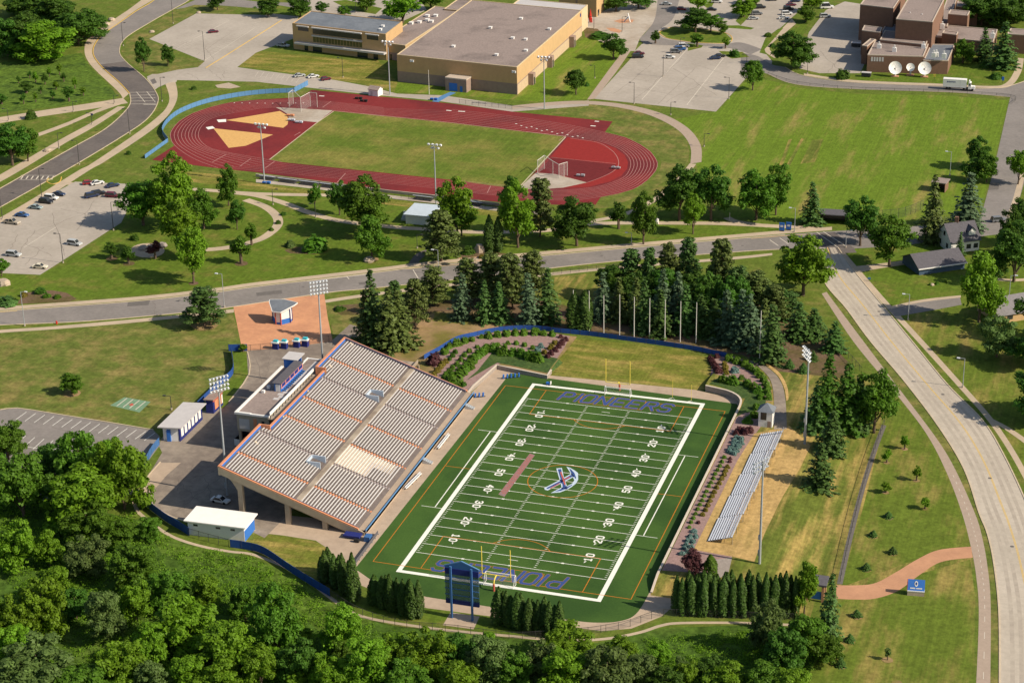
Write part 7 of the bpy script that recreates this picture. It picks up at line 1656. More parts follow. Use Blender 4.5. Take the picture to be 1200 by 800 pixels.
# ------------------------------------------------------------------ the woods below the stadium
WOODS = [
 # x, crown bottom y, top y, width, leaf
 (10, 538, 490, 40, 'crown'), (28, 604, 526, 62, 'dark'), (96, 580, 504, 54, 'crown'), (146, 596, 506, 54, 'crown'), (95, 616, 550, 76, 'bright'), (-4, 585, 530, 40, 'dark'), (62, 565, 520, 40, 'dark'), (130, 560, 512, 36, 'crown'),
 (22, 668, 608, 46, 'bright'), (59, 664, 621, 32, 'crown'), (106, 638, 590, 54, 'dark'), (104, 674, 628, 44, 'greyleaf'), (157, 688, 636, 48, 'crown'), (140, 640, 610, 36, 'dark'), (175, 632, 606, 26, 'crown'),
 (71, 710, 661, 36, 'crown'), (54, 748, 676, 50, 'bright'), (20, 754, 690, 46, 'crown'), (126, 750, 690, 42, 'greyleaf'), (160, 728, 676, 34, 'bright'), (200, 712, 664, 42, 'crown'), (243, 710, 672, 32, 'bright'), (212, 762, 698, 66, 'bright'), (178, 786, 730, 38, 'crown'),
 (142, 806, 744, 50, 'bright'), (18, 778, 734, 44, 'crown'), (46, 812, 750, 76, 'greyleaf'), (272, 792, 724, 58, 'bright'), (224, 812, 768, 42, 'bright'), (180, 816, 774, 36, 'greyleaf'), (288, 728, 686, 30, 'crown'), (260, 820, 776, 50, 'crown'), (100, 826, 780, 60, 'dark'), (90, 726, 690, 34, 'dark'),
 (325, 768, 684, 54, 'crown'), (306, 806, 756, 40, 'crown'), (350, 800, 748, 46, 'dark'), (400, 766, 710, 46, 'bright'), (388, 812, 764, 40, 'bright'), (430, 812, 748, 52, 'crown'), (460, 790, 742, 40, 'bright'), (500, 800, 738, 54, 'crown'), (537, 792, 741, 36, 'dark'), (570, 806, 746, 50, 'greyleaf'), (480, 826, 774, 50, 'dark'), (538, 826, 776, 48, 'crown'), (605, 812, 764, 40, 'dark'),
 (668, 780, 732, 58, 'crown'), (634, 800, 750, 40, 'greyleaf'), (662, 822, 762, 56, 'bright'), (712, 822, 758, 58, 'greyleaf'), (728, 782, 746, 36, 'crown'), (752, 812, 764, 38, 'greyleaf'), (803, 812, 770, 28, 'bright'), (780, 826, 782, 40, 'dark'), (850, 818, 776, 46, 'crown'), (892, 824, 778, 46, 'dark'), (830, 800, 768, 32, 'dark'), (770, 784, 752, 30, 'bright'), (930, 832, 784, 48, 'crown'),
]
r2 = random.Random(55)
for k in range(46):
    x, y = r2.uniform(150, 860), r2.uniform(690, 812)
    lim = 668 + max(0, (x - 300)) * .62 if x < 405 else 738 + (x - 405) * .05
    if x < 300: lim = 668
    if y - 20 < lim: continue
    WOODS.append((round(x), round(y), round(y - r2.uniform(14, 30)), r2.uniform(14, 26), r2.choice(('bright', 'bright', 'crown', 'greyleaf', 'dark'))))
WOODS = [(*t_[:4], 'bright' if t_[4] == 'crown' and i % 2 else 'crown' if t_[4] == 'dark' and i % 3 else t_[4]) for i, t_ in enumerate(WOODS)]
TINT = {'crown': 'mid-green', 'bright': 'bright green', 'dark': 'dark green', 'greyleaf': 'grey-green'}
ROWS = [(0, 600, 'back row near striped car park'), (600, 675, 'second row below curved blue fence'), (675, 752, 'third row below south lawn'), (752, 795, 'fourth row near picture bottom'), (795, 900, 'row along picture bottom')]
for lo, hi, nm in ROWS:
    row = sorted(t for t in WOODS if lo <= t[1] < hi)
    for m in TINT:
        for i, (x, y, top, wd_, mm) in enumerate(t for t in row if t[4] == m):
            plant('w', x, y, top, wd_, f'{TINT[m]} wood tree, {ORD[i]} such from the west, {nm}', 'woodland_tree', 'tree', 'woods below the stadium', m)
# undergrowth nobody could count
ub = MB(); r2 = random.Random(77)
poly = W([(-40, 560), (60, 590), (160, 602), (205, 637), (297, 656), (345, 680), (400, 722), (462, 742), (600, 757), (700, 760), (780, 745), (880, 740), (960, 745), (940, 830), (600, 860), (-60, 860)])
def inside(p, pg):
    c = False; j = len(pg) - 1
    for i in range(len(pg)):
        a, b = pg[i], pg[j]
        if (a[1] > p[1]) != (b[1] > p[1]) and p[0] < (b[0] - a[0]) * (p[1] - a[1]) / (b[1] - a[1]) + a[0]: c = not c
        j = i
    return c
xs_ = [p[0] for p in poly]; ys_ = [p[1] for p in poly]; cnt = 0
while cnt < 3300:
    p = (r2.uniform(min(xs_), max(xs_)), r2.uniform(min(ys_), max(ys_)))
    if not inside(p, poly): continue
    dens = .5 + .5 * math.sin(p[0] * .11 + 2) * math.sin(p[1] * .13)
    if r2.random() > .35 + .65 * dens: continue
    cnt += 1; R_ = r2.uniform(.5, 2.2)
    for j in range(int(14 + R_ * 16)):
        v = rv(r2); v.z = abs(v.z); leafquad(ub, Vector((p[0], p[1], 0)) + Vector((v.x * R_, v.y * R_, v.z * R_ * .75)) * r2.uniform(.5, 1.1), v + rv(r2) * .6 + Vector((0, 0, .4)), .18 * r2.uniform(.6, 1.3), r2)
o = ub.build('undergrowth', 'bright'); o['kind'] = 'stuff'
# ------------------------------------------------------------------ vehicles
def car_parts(kind):
    L_, Wd_, hb, hr = {'sedan': (4.7, 1.85, .82, 1.42), 'suv': (4.9, 1.95, .98, 1.78), 'pickup': (5.6, 2.0, 1.0, 1.85), 'hatch': (4.2, 1.8, .88, 1.5), 'van': (6.2, 2.2, 1.15, 2.6)}[kind]
    def loft(prof, hw, tops):      # side profile (x, z) swept across width with narrower upper points
        b = MB(); n = len(prof)
        for s in (-1, 1): b.v += [(x, s * hw * tops[i], z) for i, (x, z) in enumerate(prof)]
        b.f = [tuple(range(n))[::-1], tuple(n + i for i in range(n))] + [(i, (i + 1) % n, n + (i + 1) % n, n + i) for i in range(n)]; b.m = [0] * len(b.f)
        return b
    h = L_ / 2
    body = loft([(-h, .32), (h, .32), (h + .04, .55), (h - .08, hb - .12), (h * .42, hb), (-h * .98, hb), (-h - .03, .6)], Wd_ / 2, [.94, .94, .96, .95, 1, 1, .96])
    if kind == 'sedan': pr = [(h * .45, hb), (h * .12, hr), (-h * .42, hr), (-h * .80, hb)]
    elif kind == 'hatch': pr = [(h * .45, hb), (h * .15, hr), (-h * .75, hr - .05), (-h * .96, hb)]
    elif kind == 'pickup': pr = [(h * .42, hb), (h * .2, hr), (-h * .12, hr), (-h * .2, hb)]
    else: pr = [(h * .5, hb), (h * .26, hr), (-h * .86, hr), (-h * .97, hb)]
    glass = loft([(x, z - (.05 if z > hb else -.01)) for x, z in pr], Wd_ / 2 * .97, [.97, .84, .84, .97])
    cx = (pr[1][0] + pr[2][0]) / 2
    roof = MB(); roof.prism([(pr[1][0] - .08, -Wd_ * .40), (pr[1][0] - .08, Wd_ * .40), (pr[2][0] + .08, Wd_ * .40), (pr[2][0] + .08, -Wd_ * .40)], hr - .05, hr + .02)
    for s in (-1, 1):
        for x0, x1 in ((pr[0], pr[1]), (pr[3], pr[2])): roof.bar((x0[0], s * Wd_ * .47, x0[1]), (x1[0], s * Wd_ * .405, x1[1]), .09)
    wh = []
    for x in (h * .62, -h * .60):
        for s in (-1, 1):
            w = MB(); w.tube((x, s * (Wd_ / 2 - .22), .33), (x, s * (Wd_ / 2 + .01), .33), .34, .34, 12); wh.append(w)
    li = []
    for s in (-1, 1):
        l = MB(); l.box(h - .1, h + .03, s * Wd_ * .36 - .18, s * Wd_ * .36 + .18, .58, .72); li.append(('headlight', 'lamp', l)); l = MB(); l.box(-h - .04, -h + .08, s * Wd_ * .38 - .14, s * Wd_ * .38 + .14, .62, .76); li.append(('tail_light', 'red', l))
    bed_ = None
    if kind == 'pickup': bed_ = MB(); bed_.box(-h + .15, -h * .22, -Wd_ * .4, Wd_ * .4, hb + .001, hb + .02)
    return body, glass, roof, wh, li, bed_
PAINT = {'white': (.75, .75, .74), 'silver': (.45, .47, .48), 'grey': (.18, .19, .21), 'black': (.02, .02, .025), 'navy': (.02, .035, .09), 'blue': (.04, .12, .32), 'maroon': (.14, .012, .03), 'red': (.30, .02, .03), 'tan': (.42, .36, .28), 'cream': (.70, .64, .50), 'teal': (.28, .36, .38)}
CARM = {k: mat('car_' + k, v, .28, 0, spec=.5) for k, v in PAINT.items()}
CPROTO = {}
for k in ('sedan', 'suv', 'pickup', 'hatch', 'van'):
    bo, gl, ro, wh, li, bd = car_parts(k)
    def mk(b, m): me = D.meshes.new('car_part'); me.from_pydata(b.v, [], b.f); me.materials.append(M[m] if isinstance(m, str) else m); return me
    CPROTO[k] = [('body', mk(bo, CARM['white'])), ('cabin_glass', mk(gl, 'glass')), ('roof', mk(ro, CARM['white']))] + [('wheel', mk(w, 'rubber')) for w in wh] + [(n, mk(l, m)) for n, m, l in li] + ([('load_bed', mk(bd, 'rubber'))] if bd else [])
def car(px, py, col, kind, dx, dy, label, sc=1.08):
    p = gp(px, py); q = gp(px + dx, py + dy); rz = math.atan2(q.y - p.y, q.x - p.x)
    t = thing('parked_car', label, 'van' if kind == 'van' else 'pickup' if kind == 'pickup' else 'car', (p.x, p.y, p.z + .03), rz, 'parked cars'); t.scale = (sc, sc, sc)
    for n, me in CPROTO[kind]:
        c = D.objects.new(n, me); COL.objects.link(c); c.parent = t
        if n in ('body', 'roof'): c.material_slots[0].link = 'OBJECT'; c.material_slots[0].material = CARM[col]
for a in (
    (16, 300, 'silver', 'suv', 10, 1, 'silver SUV alone near the disabled bays of the west car park'), (87.5, 287, 'silver', 'suv', 10, 1.5, 'silver wagon parked beside the lamp near the car park edge'), (47, 314, 'cream', 'sedan', 10, .6, 'cream sedan at the lower corner of the west car park'),
    (14, 262, 'tan', 'pickup', 10, 1.2, 'tan pickup, lowest of the car row beside the campus sidewalk'), (26, 253.5, 'blue', 'sedan', 10, 1, 'bright blue sedan between tan pickup and pale green sedan'), (42, 244.5, 'teal', 'sedan', 10, 1, 'pale green sedan in the row by the campus sidewalk'), (54, 238, 'black', 'suv', 10, 1, 'black SUV between pale green sedan and white wagon'), (60, 233.5, 'white', 'suv', 10, 1, 'white wagon in the row by the campus sidewalk'), (69, 229, 'navy', 'sedan', 10, 1, 'navy sedan at the top of the row by the campus sidewalk'),
    (104, 216, 'red', 'hatch', 10, -1, 'red hatchback beside the white sedan near the crossing'), (114, 216, 'white', 'sedan', 10, -2, 'white sedan beside the red hatchback'), (132, 219, 'navy', 'sedan', 10, -2, 'dark sedan standing apart near the path above the west car park'), (108, 231, 'navy', 'suv', 10, -2, 'dark blue SUV, outer of the dark pair in the west car park'), (115.5, 228.5, 'black', 'suv', 10, -2, 'black SUV, inner of the dark pair in the west car park'), (132, 231, 'maroon', 'suv', 10, .6, 'maroon SUV in the west car park near the large tree'),
    (250, 38.5, 'maroon', 'sedan', 10, -1, 'maroon sedan alone in the far north-west car park'), (351, 90, 'silver', 'sedan', 10, -1.5, 'silver car in the angled bays by the field house lawn'), (367, 91, 'white', 'sedan', 10, -1.5, 'white sedan in the angled bays by the field house lawn'), (382, 94, 'maroon', 'hatch', 10, -1.5, 'dark maroon car in the angled bays by the field house lawn'), (332, 55, 'silver', 'pickup', 10, .8, 'silver-blue pickup at the end of the field house'),
    (749, 64, 'maroon', 'sedan', 10, -.3, 'dark maroon sedan at the plaza corner of the north car park'), (747.5, 68, 'black', 'suv', 10, -.3, 'black SUV next to the dark maroon sedan'), (785, 68.5, 'white', 'hatch', 10, .3, 'white hatchback with dark roof beside the car park lamp'), (792, 62, 'grey', 'suv', 10, -.3, 'grey SUV in front of the white one by the islet'), (797, 59, 'blue', 'suv', 10, -.3, 'blue-grey SUV in the middle of the three by the islet'), (801, 55.5, 'white', 'suv', 10, -.3, 'white SUV closest to the islet by the ring drive'), (838, 69.5, 'navy', 'sedan', 10, -.6, 'navy sedan, front one of the dark pair by the ring drive'), (843.5, 67, 'black', 'sedan', 10, -.6, 'black sedan, rear one of the dark pair by the ring drive'),
    (781, 6, 'silver', 'sedan', 10, .2, 'silver sedan on the drive near the plaza'), (840, 3.5, 'white', 'suv', 10, .3, 'white SUV at the picture top among car park trees'), (834, 12.5, 'black', 'sedan', 10, .3, 'black car in tree shade behind the median'), (891, 10, 'black', 'suv', 10, -.4, 'black SUV at the head of the three by the car park trees'), (887, 17.5, 'grey', 'suv', 10, -.4, 'grey SUV, middle of the three by the car park trees'), (883, 23, 'silver', 'sedan', 10, -.4, 'silver sedan, last of the three by the car park trees'),
    (924, 12, 'black', 'suv', 10, -.4, 'black SUV at the head of the row by the studio verge'), (922, 17.5, 'white', 'suv', 10, -.4, 'white SUV in the row by the studio verge'), (918.5, 22.5, 'white', 'sedan', 10, -.4, 'white sedan at the foot of the row by the studio verge'), (932, 2.5, 'navy', 'sedan', 10, -.4, 'navy car at the picture top by the studio verge'), (905, 1, 'navy', 'sedan', 10, -.4, 'navy sedan at the picture top across from the black SUV row'), (927, 7, 'maroon', 'sedan', 10, -.4, 'maroon sedan between navy and black cars by the studio verge'), (799, 12, 'red', 'hatch', 10, .3, 'red hatchback in the first bay near the plaza drive'), (806, 24, 'silver', 'sedan', 10, .3, 'silver sedan in tree shade behind the kerbed median'), (969, 10, 'white', 'van', 10, -.4, 'white box van in the studio yard'), (967, 20.5, 'silver', 'suv', 10, -.4, 'silver car behind the box van in the studio yard'), (1170, 259.5, 'grey', 'suv', 10, -1, 'grey SUV on the side road behind the white house'),
    (258.5, 588, 'white', 'sedan', 10, 2, 'white car with dark windscreen in the yard under the grandstand shadow')): car(*a)
# articulated lorry on the studio road
p = at(1104.5, 105.2).to_2d(); q = at(1142, 107.6).to_2d(); u = (q - p).normalized(); LT = (q - p).length
t = thing('delivery_lorry', 'white articulated lorry with a boxy trailer driving on the studio road', 'lorry', (p.x, p.y, .03), math.atan2(u.y, u.x))
def lo(b, n, m, par=t):
    o = b.build(n, m); o.parent = par; return o
tl = LT * .73
b = MB(); b.box(0, tl, 0, 2.7, 1.3, 4.7); tr_ = lo(b, 'trailer', 'white')
b = MB(); b.box(tl * .18, tl * .22, -.03, -.001, 3.3, 3.9); 
for k in range(7): b.box(tl * .24 + k * .42, tl * .24 + k * .42 + .3, -.03, -.001, 3.4, 3.8)
lo(b, 'trailer_lettering', 'navy', tr_); b = MB(); b.box(tl * .74, tl * .745, -.02, -.001, 1.4, 4.6); lo(b, 'door_seam', 'greyroof', tr_)
b = MB(); b.prism([(tl + .8, .1), (LT - 1.6, .1), (LT - 1.6, 2.6), (tl + .8, 2.6)], .9, 3.6); b.prism([(tl + .9, .2), (LT - 2.2, .2), (LT - 2.2, 2.5), (tl + .9, 2.5)], 3.601, 4.3); b.prism([(LT - 1.599, .25), (LT, .35), (LT, 2.35), (LT - 1.599, 2.45)], .6, 2.0); cab = lo(b, 'cab', 'white')
b = MB(); b.box(LT - 1.62, LT - 1.56, .3, 2.4, 2.4, 3.4); b.box(LT - 2.6, LT - 1.9, .06, .098, 2.3, 3.3); lo(b, 'windscreen', 'glass', cab)
b = MB(); b.tube((tl + 1, .1, 2), (tl + 1, .1, 5), .1); lo(b, 'exhaust', 'steel', cab)
for x in (1.6, 2.8, tl - 1, tl + .3, LT - 1):
    for y in (.05, 2.35):
        b = MB(); b.tube((x, y, .55), (x, y + .35, .55), .52, .52, 12); lo(b, 'wheel', 'rubber')
b = MB(); b.box(.2, LT - 1.7, .8, 1.9, .85, 1.25); lo(b, 'chassis', 'darksteel')

# ------------------------------------------------------------------ lamps
def lamp(px, py, top, label, arm=1, m='darksteel', grp='dark car park and path lamps', headm='darksteel'):
    p = gp(px, py); h = max(2.5, hgt(p, top)); t = thing('street_lamp', label, 'street lamp', p, 0, grp)
    b = MB(); b.tube((p.x, p.y, p.z), (p.x, p.y, p.z + .6), .28, .28, 8); b.build('base', 'concrete', t)
    b = MB(); b.tube((p.x, p.y, p.z + .6), (p.x, p.y, p.z + h), .13, .09, 7); b.build('post', m, t)
    b = MB(); b.bar((p.x, p.y, p.z + h), (p.x - arm * 1.5, p.y - arm * .3, p.z + h + .1), .1); o = b.build('arm', m, t)
    b = MB(); b.box(p.x - arm * 1.7 - .5, p.x - arm * 1.7 + .4, p.y - arm * .3 - .25, p.y - arm * .3 + .25, p.z + h, p.z + h + .22); b.build('head', headm, t)
for i, (x, y, tp, lab) in enumerate(((203, 28, -1, 'on the island at the far car park corner'), (144.5, 54, 27, 'at the bend of the campus road'), (240, 71, 37, 'at the lower corner of the far car park'), (190, 119, 91, 'beside the crossing on the campus road'), (152, 157, 128, 'on the track side of the dark campus road'), (134, 122, 112, 'at the meadow path end by the crossing'), (93, 193, 165, 'on the meadow side of the dark campus road'), (69, 174, 156, 'on the lawn between the meadow paths'), (108, 146, 133, 'with a banner between the meadow paths'),
        (86, 131, 119, 'on the meadow path near the young tree'), (10, 142, 128, 'on the meadow path at the picture edge'), (49, 231, 198, 'between campus sidewalk and west car park'), (3, 257, 230, 'at the picture edge by the campus sidewalk'), (133, 270, 237, 'at the corner of the west car park under the large tree'), (74, 308, 274, 'at the lower edge of the west car park'), (320, 240, 222, 'on the walk south of the track bleachers'), (370, 255, 239, 'on the walk in front of the small tree'), (489, 291, 275, 'at the top of the black park drive'), (402, 91, 68, 'in front of the field house lawn'),
        (777, 90, 65, 'in the middle of the north car park'), (743, 122, 97, 'at the lower edge of the north car park'), (786, 135, 120, 'on the lawn below the north car park'), (854, 116, 91, 'at the east edge of the north car park'), (797, 63, 45, 'with white globe by the cars near the islet'), (875, 75, 64, 'at the tip of the ring drive island'), (946, 87, 73, 'beside the studio road bend'), (697, 92, 77, 'on the gym lawn by the walk'), (729, 38, 20, 'on the plaza'), (696, 34, 20, 'at the gym corner on the plaza'), (825, 172, 157, 'on the edge of the big lawn by the track walk'), (201, 480, 464, 'on the west lawn behind the concession hut'), (417, 15, -6, 'behind the slate roof'))):
    lamp(x, y, tp, f'dark slender lamp post {lab}', 1 if i % 2 == 0 else -1)
for x, y, tp, lab, arm in ((29, 382, 342, 'beside the road-side bed', -1), (263, 360, 321, 'at the corner of the salmon forecourt', 1), (514, 322, 293, 'beside the black park drive', 1), (740, 286, 273, 'on the verge near the slim-trunked tree', 1), (931, 272, 244, 'beside the two blue banners', 1), (1064, 375, 345, 'at the driveway on the east sidewalk', 1), (1128, 454, 420, 'on the east lawn along the concrete road', 1), (1182, 353, 323, 'in the garden near the picture edge', -1), (1113, 206, 178, 'behind the dugout between tall spruces', 1), (991, 290, 270, 'at the road intersection corner', -1)):
    lamp(x, y, tp, f'pale galvanised street lamp {lab}', arm, 'pole', 'pale street lamps along the roads', 'lamp')
for i, (x, y, tp, lab) in enumerate(((310, 215, 145, 'west of the infield on the near straight'), (511, 239, 169, 'east on the near straight by the press hut'), (457, 111, 48, 'on the far straight in front of the gym'), (638, 128, 66, 'on the far straight near the track chute'))):
    p = gp(x, y); h = hgt(p, tp); t = thing('track_floodlight', f'tall thin track floodlight pole {lab}', 'floodlight', p, 0, 'track floodlights')
    b = MB(); b.tube(p, (p.x, p.y, h), .28, .18, 8); b.build('pole', 'pole', t); b = MB(); b.box(p.x - 2.6, p.x + 2.6, p.y - .1, p.y + .1, h - .3, h - .1); b.box(p.x - 1.6, p.x + 1.6, p.y - .1, p.y + .1, h - 1.5, h - 1.3); o = b.build('crossarm', 'pole', t)
    for dx, dz in ((-2.3, 0), (-.8, 0), (.8, 0), (2.3, 0), (-1, -1.2), (1.3, -1.2)):
        b = MB(); b.tube((p.x + dx, p.y, h + dz - .1), (p.x + dx, p.y + (.7 if y > 150 else -.7), h + dz - .5), .3, .5, 8); b.build('lamp', 'lamp', o)
for x, y, tp, lab in ((503, 111, 83, 'white flagpole on the lawn in front of the gym'), (855, 258, 250, 'thin pale post at the corner of the large lawn')):
    p = gp(x, y); b = MB(); b.tube(p, (p.x, p.y, hgt(p, tp)), .14, .08, 8); b.tube((p.x, p.y, hgt(p, tp)), (p.x, p.y, hgt(p, tp) + .25), .16, .05, 8); tag(b.build('flagpole', 'whitepole'), lab, 'pole')

# ------------------------------------------------------------------ dishes, signs, cages, gates
for i, (x, y, base, dia, lab) in enumerate(((1048.6, 79.6, 90, 15, 'large white satellite dish nearest the studio yard'), (1066.5, 79, 88.5, 9.5, 'small white satellite dish between two large ones'), (1083, 80, 90.5, 15, 'large white satellite dish nearest the lorry'))):
    p = gp(x, base).to_2d(); R_ = dia / 2 * mpp(gp(x, base)); hc = hgt((p.x, p.y, 0), y); t = thing('satellite_dish', lab, 'satellite dish', (p.x, p.y, 0), 0, 'studio satellite dishes')
    ax = Vector((.25, -.86, .45)).normalized(); c = Vector((p.x, p.y, hc)); u = ax.orthogonal().normalized(); v = ax.cross(u); b = MB()
    rings = [(R_ * k / 5, (k / 5) ** 2 * R_ * .3) for k in range(6)]
    for k in range(1, 6):
        for j in range(24):
            a0, a1 = j * PI / 12, (j + 1) * PI / 12; P_ = lambda r_, a_: tuple(c + (u * math.cos(a_) + v * math.sin(a_)) * r_[0] + ax * (r_[1] - R_ * .3))
            b.quad(P_(rings[k - 1], a0), P_(rings[k], a0), P_(rings[k], a1), P_(rings[k - 1], a1))
    b.build('reflector', 'white', t, True); b = MB(); tip = c + ax * R_ * .55
    for j in range(3): a0 = j * 2.094; b.bar(c + (u * math.cos(a0) + v * math.sin(a0)) * R_ * .7 - ax * R_ * .1, tip, .07)
    b.tube(tip, tip + ax * .4, .2); b.build('feed_arm', 'greyroof', t); b = MB(); b.tube((p.x, p.y + .6, 0), (p.x, p.y + .6, hc - .2), .4, .3); b.build('mount', 'greyroof', t); b = MB(); b.box(p.x - 1.6, p.x + 1.6, p.y - 1, p.y + 1.4, 0, .3); b.build('footing', 'pinkpath', t)
# entrance sign
a, c = gp(1063, 696.5).to_2d(), gp(1083, 698).to_2d(); w = Wall(a, c); t = thing('entrance_sign', 'blue entrance sign with round white emblem on stone base below the salmon path', 'sign', (a.x, a.y, 0))
b = MB(); w.box(b, 0, w.len, 0, 1.1, -1.2, .3); b.build('base', 'stone', t); b = MB(); w.box(b, -.05, w.len + .05, 1.102, 1.35, -1.25, .35); b.build('ledge', 'white', t)
n = len(b.v); b = MB(); q0, q1 = w.a + w.n * .2, w.b + w.n * .2; r0, r1 = w.a - w.n * 1.0, w.b - w.n * 1.0
V = [(q0.x, q0.y, 1.352), (q1.x, q1.y, 1.352), (r1.x, r1.y, 3.7), (r0.x, r0.y, 3.7), (r0.x, r0.y, 1.352), (r1.x, r1.y, 1.352)]
b.v = V; b.f = [(0, 1, 2, 3), (3, 2, 5, 4), (0, 3, 4), (1, 5, 2), (0, 4, 5, 1)]; b.m = [0] * 5; sg = b.build('panel', 'blue', t)
b = MB(); f_ = lambda s_, k: tuple((Vector(V[0]) * (1 - s_) + Vector(V[1]) * s_) * (1 - k) + (Vector(V[3]) * (1 - s_) + Vector(V[2]) * s_) * k + Vector((w.n.x * .04, w.n.y * .04, .03)))
for rr, k0 in ((.16, 0), (.10, 1)): b.poly([f_(.5 + rr * .62 * math.cos(j * PI / 8), .62 + rr * 1.5 * math.sin(j * PI / 8)) if k0 == 0 else tuple(Vector(f_(.5 + rr * .62 * math.cos(j * PI / 8), .62 + rr * 1.5 * math.sin(j * PI / 8))) + Vector((0, -.01, .02))) for j in range(16)]); b.m[-1] = k0
b.mi = 0
for k in range(14):
    if k != 6: b.quad(f_(.16 + k * .05, .16), f_(.195 + k * .05, .16), f_(.195 + k * .05, .27), f_(.16 + k * .05, .27))
b.build('emblem_and_lettering', ['paint', 'blueink'], sg)
b = MB(); w.box(b, -.12, -.001, 1.352, 3.75, -1.0, .25); b.build('side_trim', 'redink', t)
for i, (x, y, tp) in enumerate(((916, 271, 261), (924, 270, 260.5))):
    p = gp(x, y).to_2d(); h = hgt((p.x, p.y, 0), tp); t = thing('banner_sign', f'blue upright banner sign by the intersection, {"farther from" if i == 0 else "nearer"} the pale lamp', 'sign', (p.x, p.y, 0), 0, 'blue banner signs')
    b = MB(); b.box(p.x - .9, p.x + .9, p.y - .15, p.y + .15, .35, h); b.build('panel', 'blue', t); b = MB(); b.box(p.x - .5, p.x + .5, p.y - .17, p.y - .151, h * .5, h * .72); b.build('white_mark', 'paint', t); b = MB(); b.box(p.x - .8, p.x + .8, p.y - .12, p.y + .12, 0, .35); b.build('foot', 'darksteel', t)
for x, y, tp, m, lab in ((1018.5, 329, 325, 'skyblue', 'small blue box on the sidewalk near the intersection'), (1175, 98, 90, 'blue', 'blue banner on a post at the studio lawn corner'), (1095, 93, 87, 'yellow', 'small yellow marker post beside the satellite dishes'), (108, 137, 133, 'navy', 'dark banner hanging on the lamp between meadow paths')):
    p = gp(x, y).to_2d(); h = max(1.2, hgt((p.x, p.y, 0), tp)); t = thing('post_sign', lab, 'sign', (p.x, p.y, 0))
    b = MB(); b.tube((p.x, p.y, 0), (p.x, p.y, h), .07); b.build('post', 'darksteel', t); b = MB(); b.box(p.x - .5, p.x + .5, p.y - .2, p.y - .08, h * .45, h); b.build('panel', m, t)
# throwing cages on the track
def cage(pts, lab, h=6.2):
    w = [gp(*q).to_2d() for q in pts]; t = thing('throwing_cage', lab, 'sports cage', (w[0].x, w[0].y, 0))
    for q in w: b = MB(); b.tube((q.x, q.y, 0), (q.x, q.y, h), .09, .08, 7); b.build('post', 'whitepole', t)
    b = MB()
    for a, c in zip(w, w[1:]): b.bar((a.x, a.y, h), (c.x, c.y, h), .14, .18)
    b.build('top_beam', 'whitepole', t); b = MB()
    for a, c in zip(w, w[1:]): b.quad((a.x, a.y, .2), (c.x, c.y, .2), (c.x, c.y, h), (a.x, a.y, h))
    b.build('net', 'net', t)
cage([(339, 126), (344, 122), (353, 131), (364, 125), (372, 126)], 'white throwing cage on the concrete pad at the west infield')
cage([(630, 204), (638, 198), (648, 205), (655, 209), (661, 207), (665, 206)], 'white throwing cage on the concrete pad at the east infield', 5.4)
for i, (x, y, lab, m) in enumerate(((681, 207, 'silver bench stack on the dark surface of the east bend', 'steel'), (722, 198, 'short row of silver hurdles on the red surface of the east bend', 'steel'), (342, 142, 'grey covered bench at the west sector edge', 'bleach'), (351, 144.5, 'second grey bench at the west sector edge', 'bleach'), (421, 116.5, 'dark padded mat on the far straight', 'rubber'), (427, 119.5, 'smaller dark padded mat on the far straight', 'rubber'), (313, 215.5, 'blue equipment box at the foot of the track floodlight', 'blue'), (509, 117.5, 'small blue cart beside the blue gym ramp', 'blue'), (341, 136.5, 'orange cone heap on the pad of the west cage', 'orange'))):
    p = gp(x, y).to_2d(); t = thing('track_bench' if 'bench' in lab else 'hurdle_row' if 'hurdle' in lab else 'equipment_box', lab, 'bench' if 'bench' in lab else 'equipment', (p.x, p.y, 0))
    b = MB(); n_ = 5 if 'hurdle' in lab else 2
    for k in range(n_): b.box(p.x - 1.8 + k * 3.6 / n_, p.x - 1.8 + (k + .75) * 3.6 / n_, p.y - .5, p.y + .5, .35, 1.0 if k % 2 else .85)
    b.build('top', m, t); b = MB(); b.box(p.x - 1.7, p.x - 1.5, p.y - .4, p.y + .4, 0, .35); b.box(p.x + 1.0, p.x + 1.2, p.y - .4, p.y + .4, 0, .35); b.build('leg', 'darksteel', t)
b = ribbon_w('blue_ramp', W([(510, 119.5), (521, 113), (531, 108.5)]), 3.0, .05, 'skyblue')
# turnstile booths on the forecourt edge
for i, (x, y) in enumerate(((323.5, 408.5), (333.5, 408), (348, 406.5), (358, 405.5))):
    p = gp(x, y).to_2d(); t = thing('gate_booth', f'navy gate booth with turquoise canopy, {ORD[i]} of four from the west', 'booth', (p.x, p.y, 0), 0, 'gate booths')
    b = MB(); b.box(p.x - .9, p.x + .9, p.y - .7, p.y + .7, 0, 2.0); b.build('body', 'navy', t); b = MB(); b.prism([(p.x - 1.2, p.y - .9), (p.x + 1.2, p.y - .9), (p.x + 1.0, p.y + .9), (p.x - 1.0, p.y + .9)], 2.002, 2.35); b.build('canopy', 'white', t); b = MB(); b.box(p.x - .6, p.x + .7, p.y - .5, p.y + .6, 2.352, 2.9); b.build('canopy_top', 'teal', t)
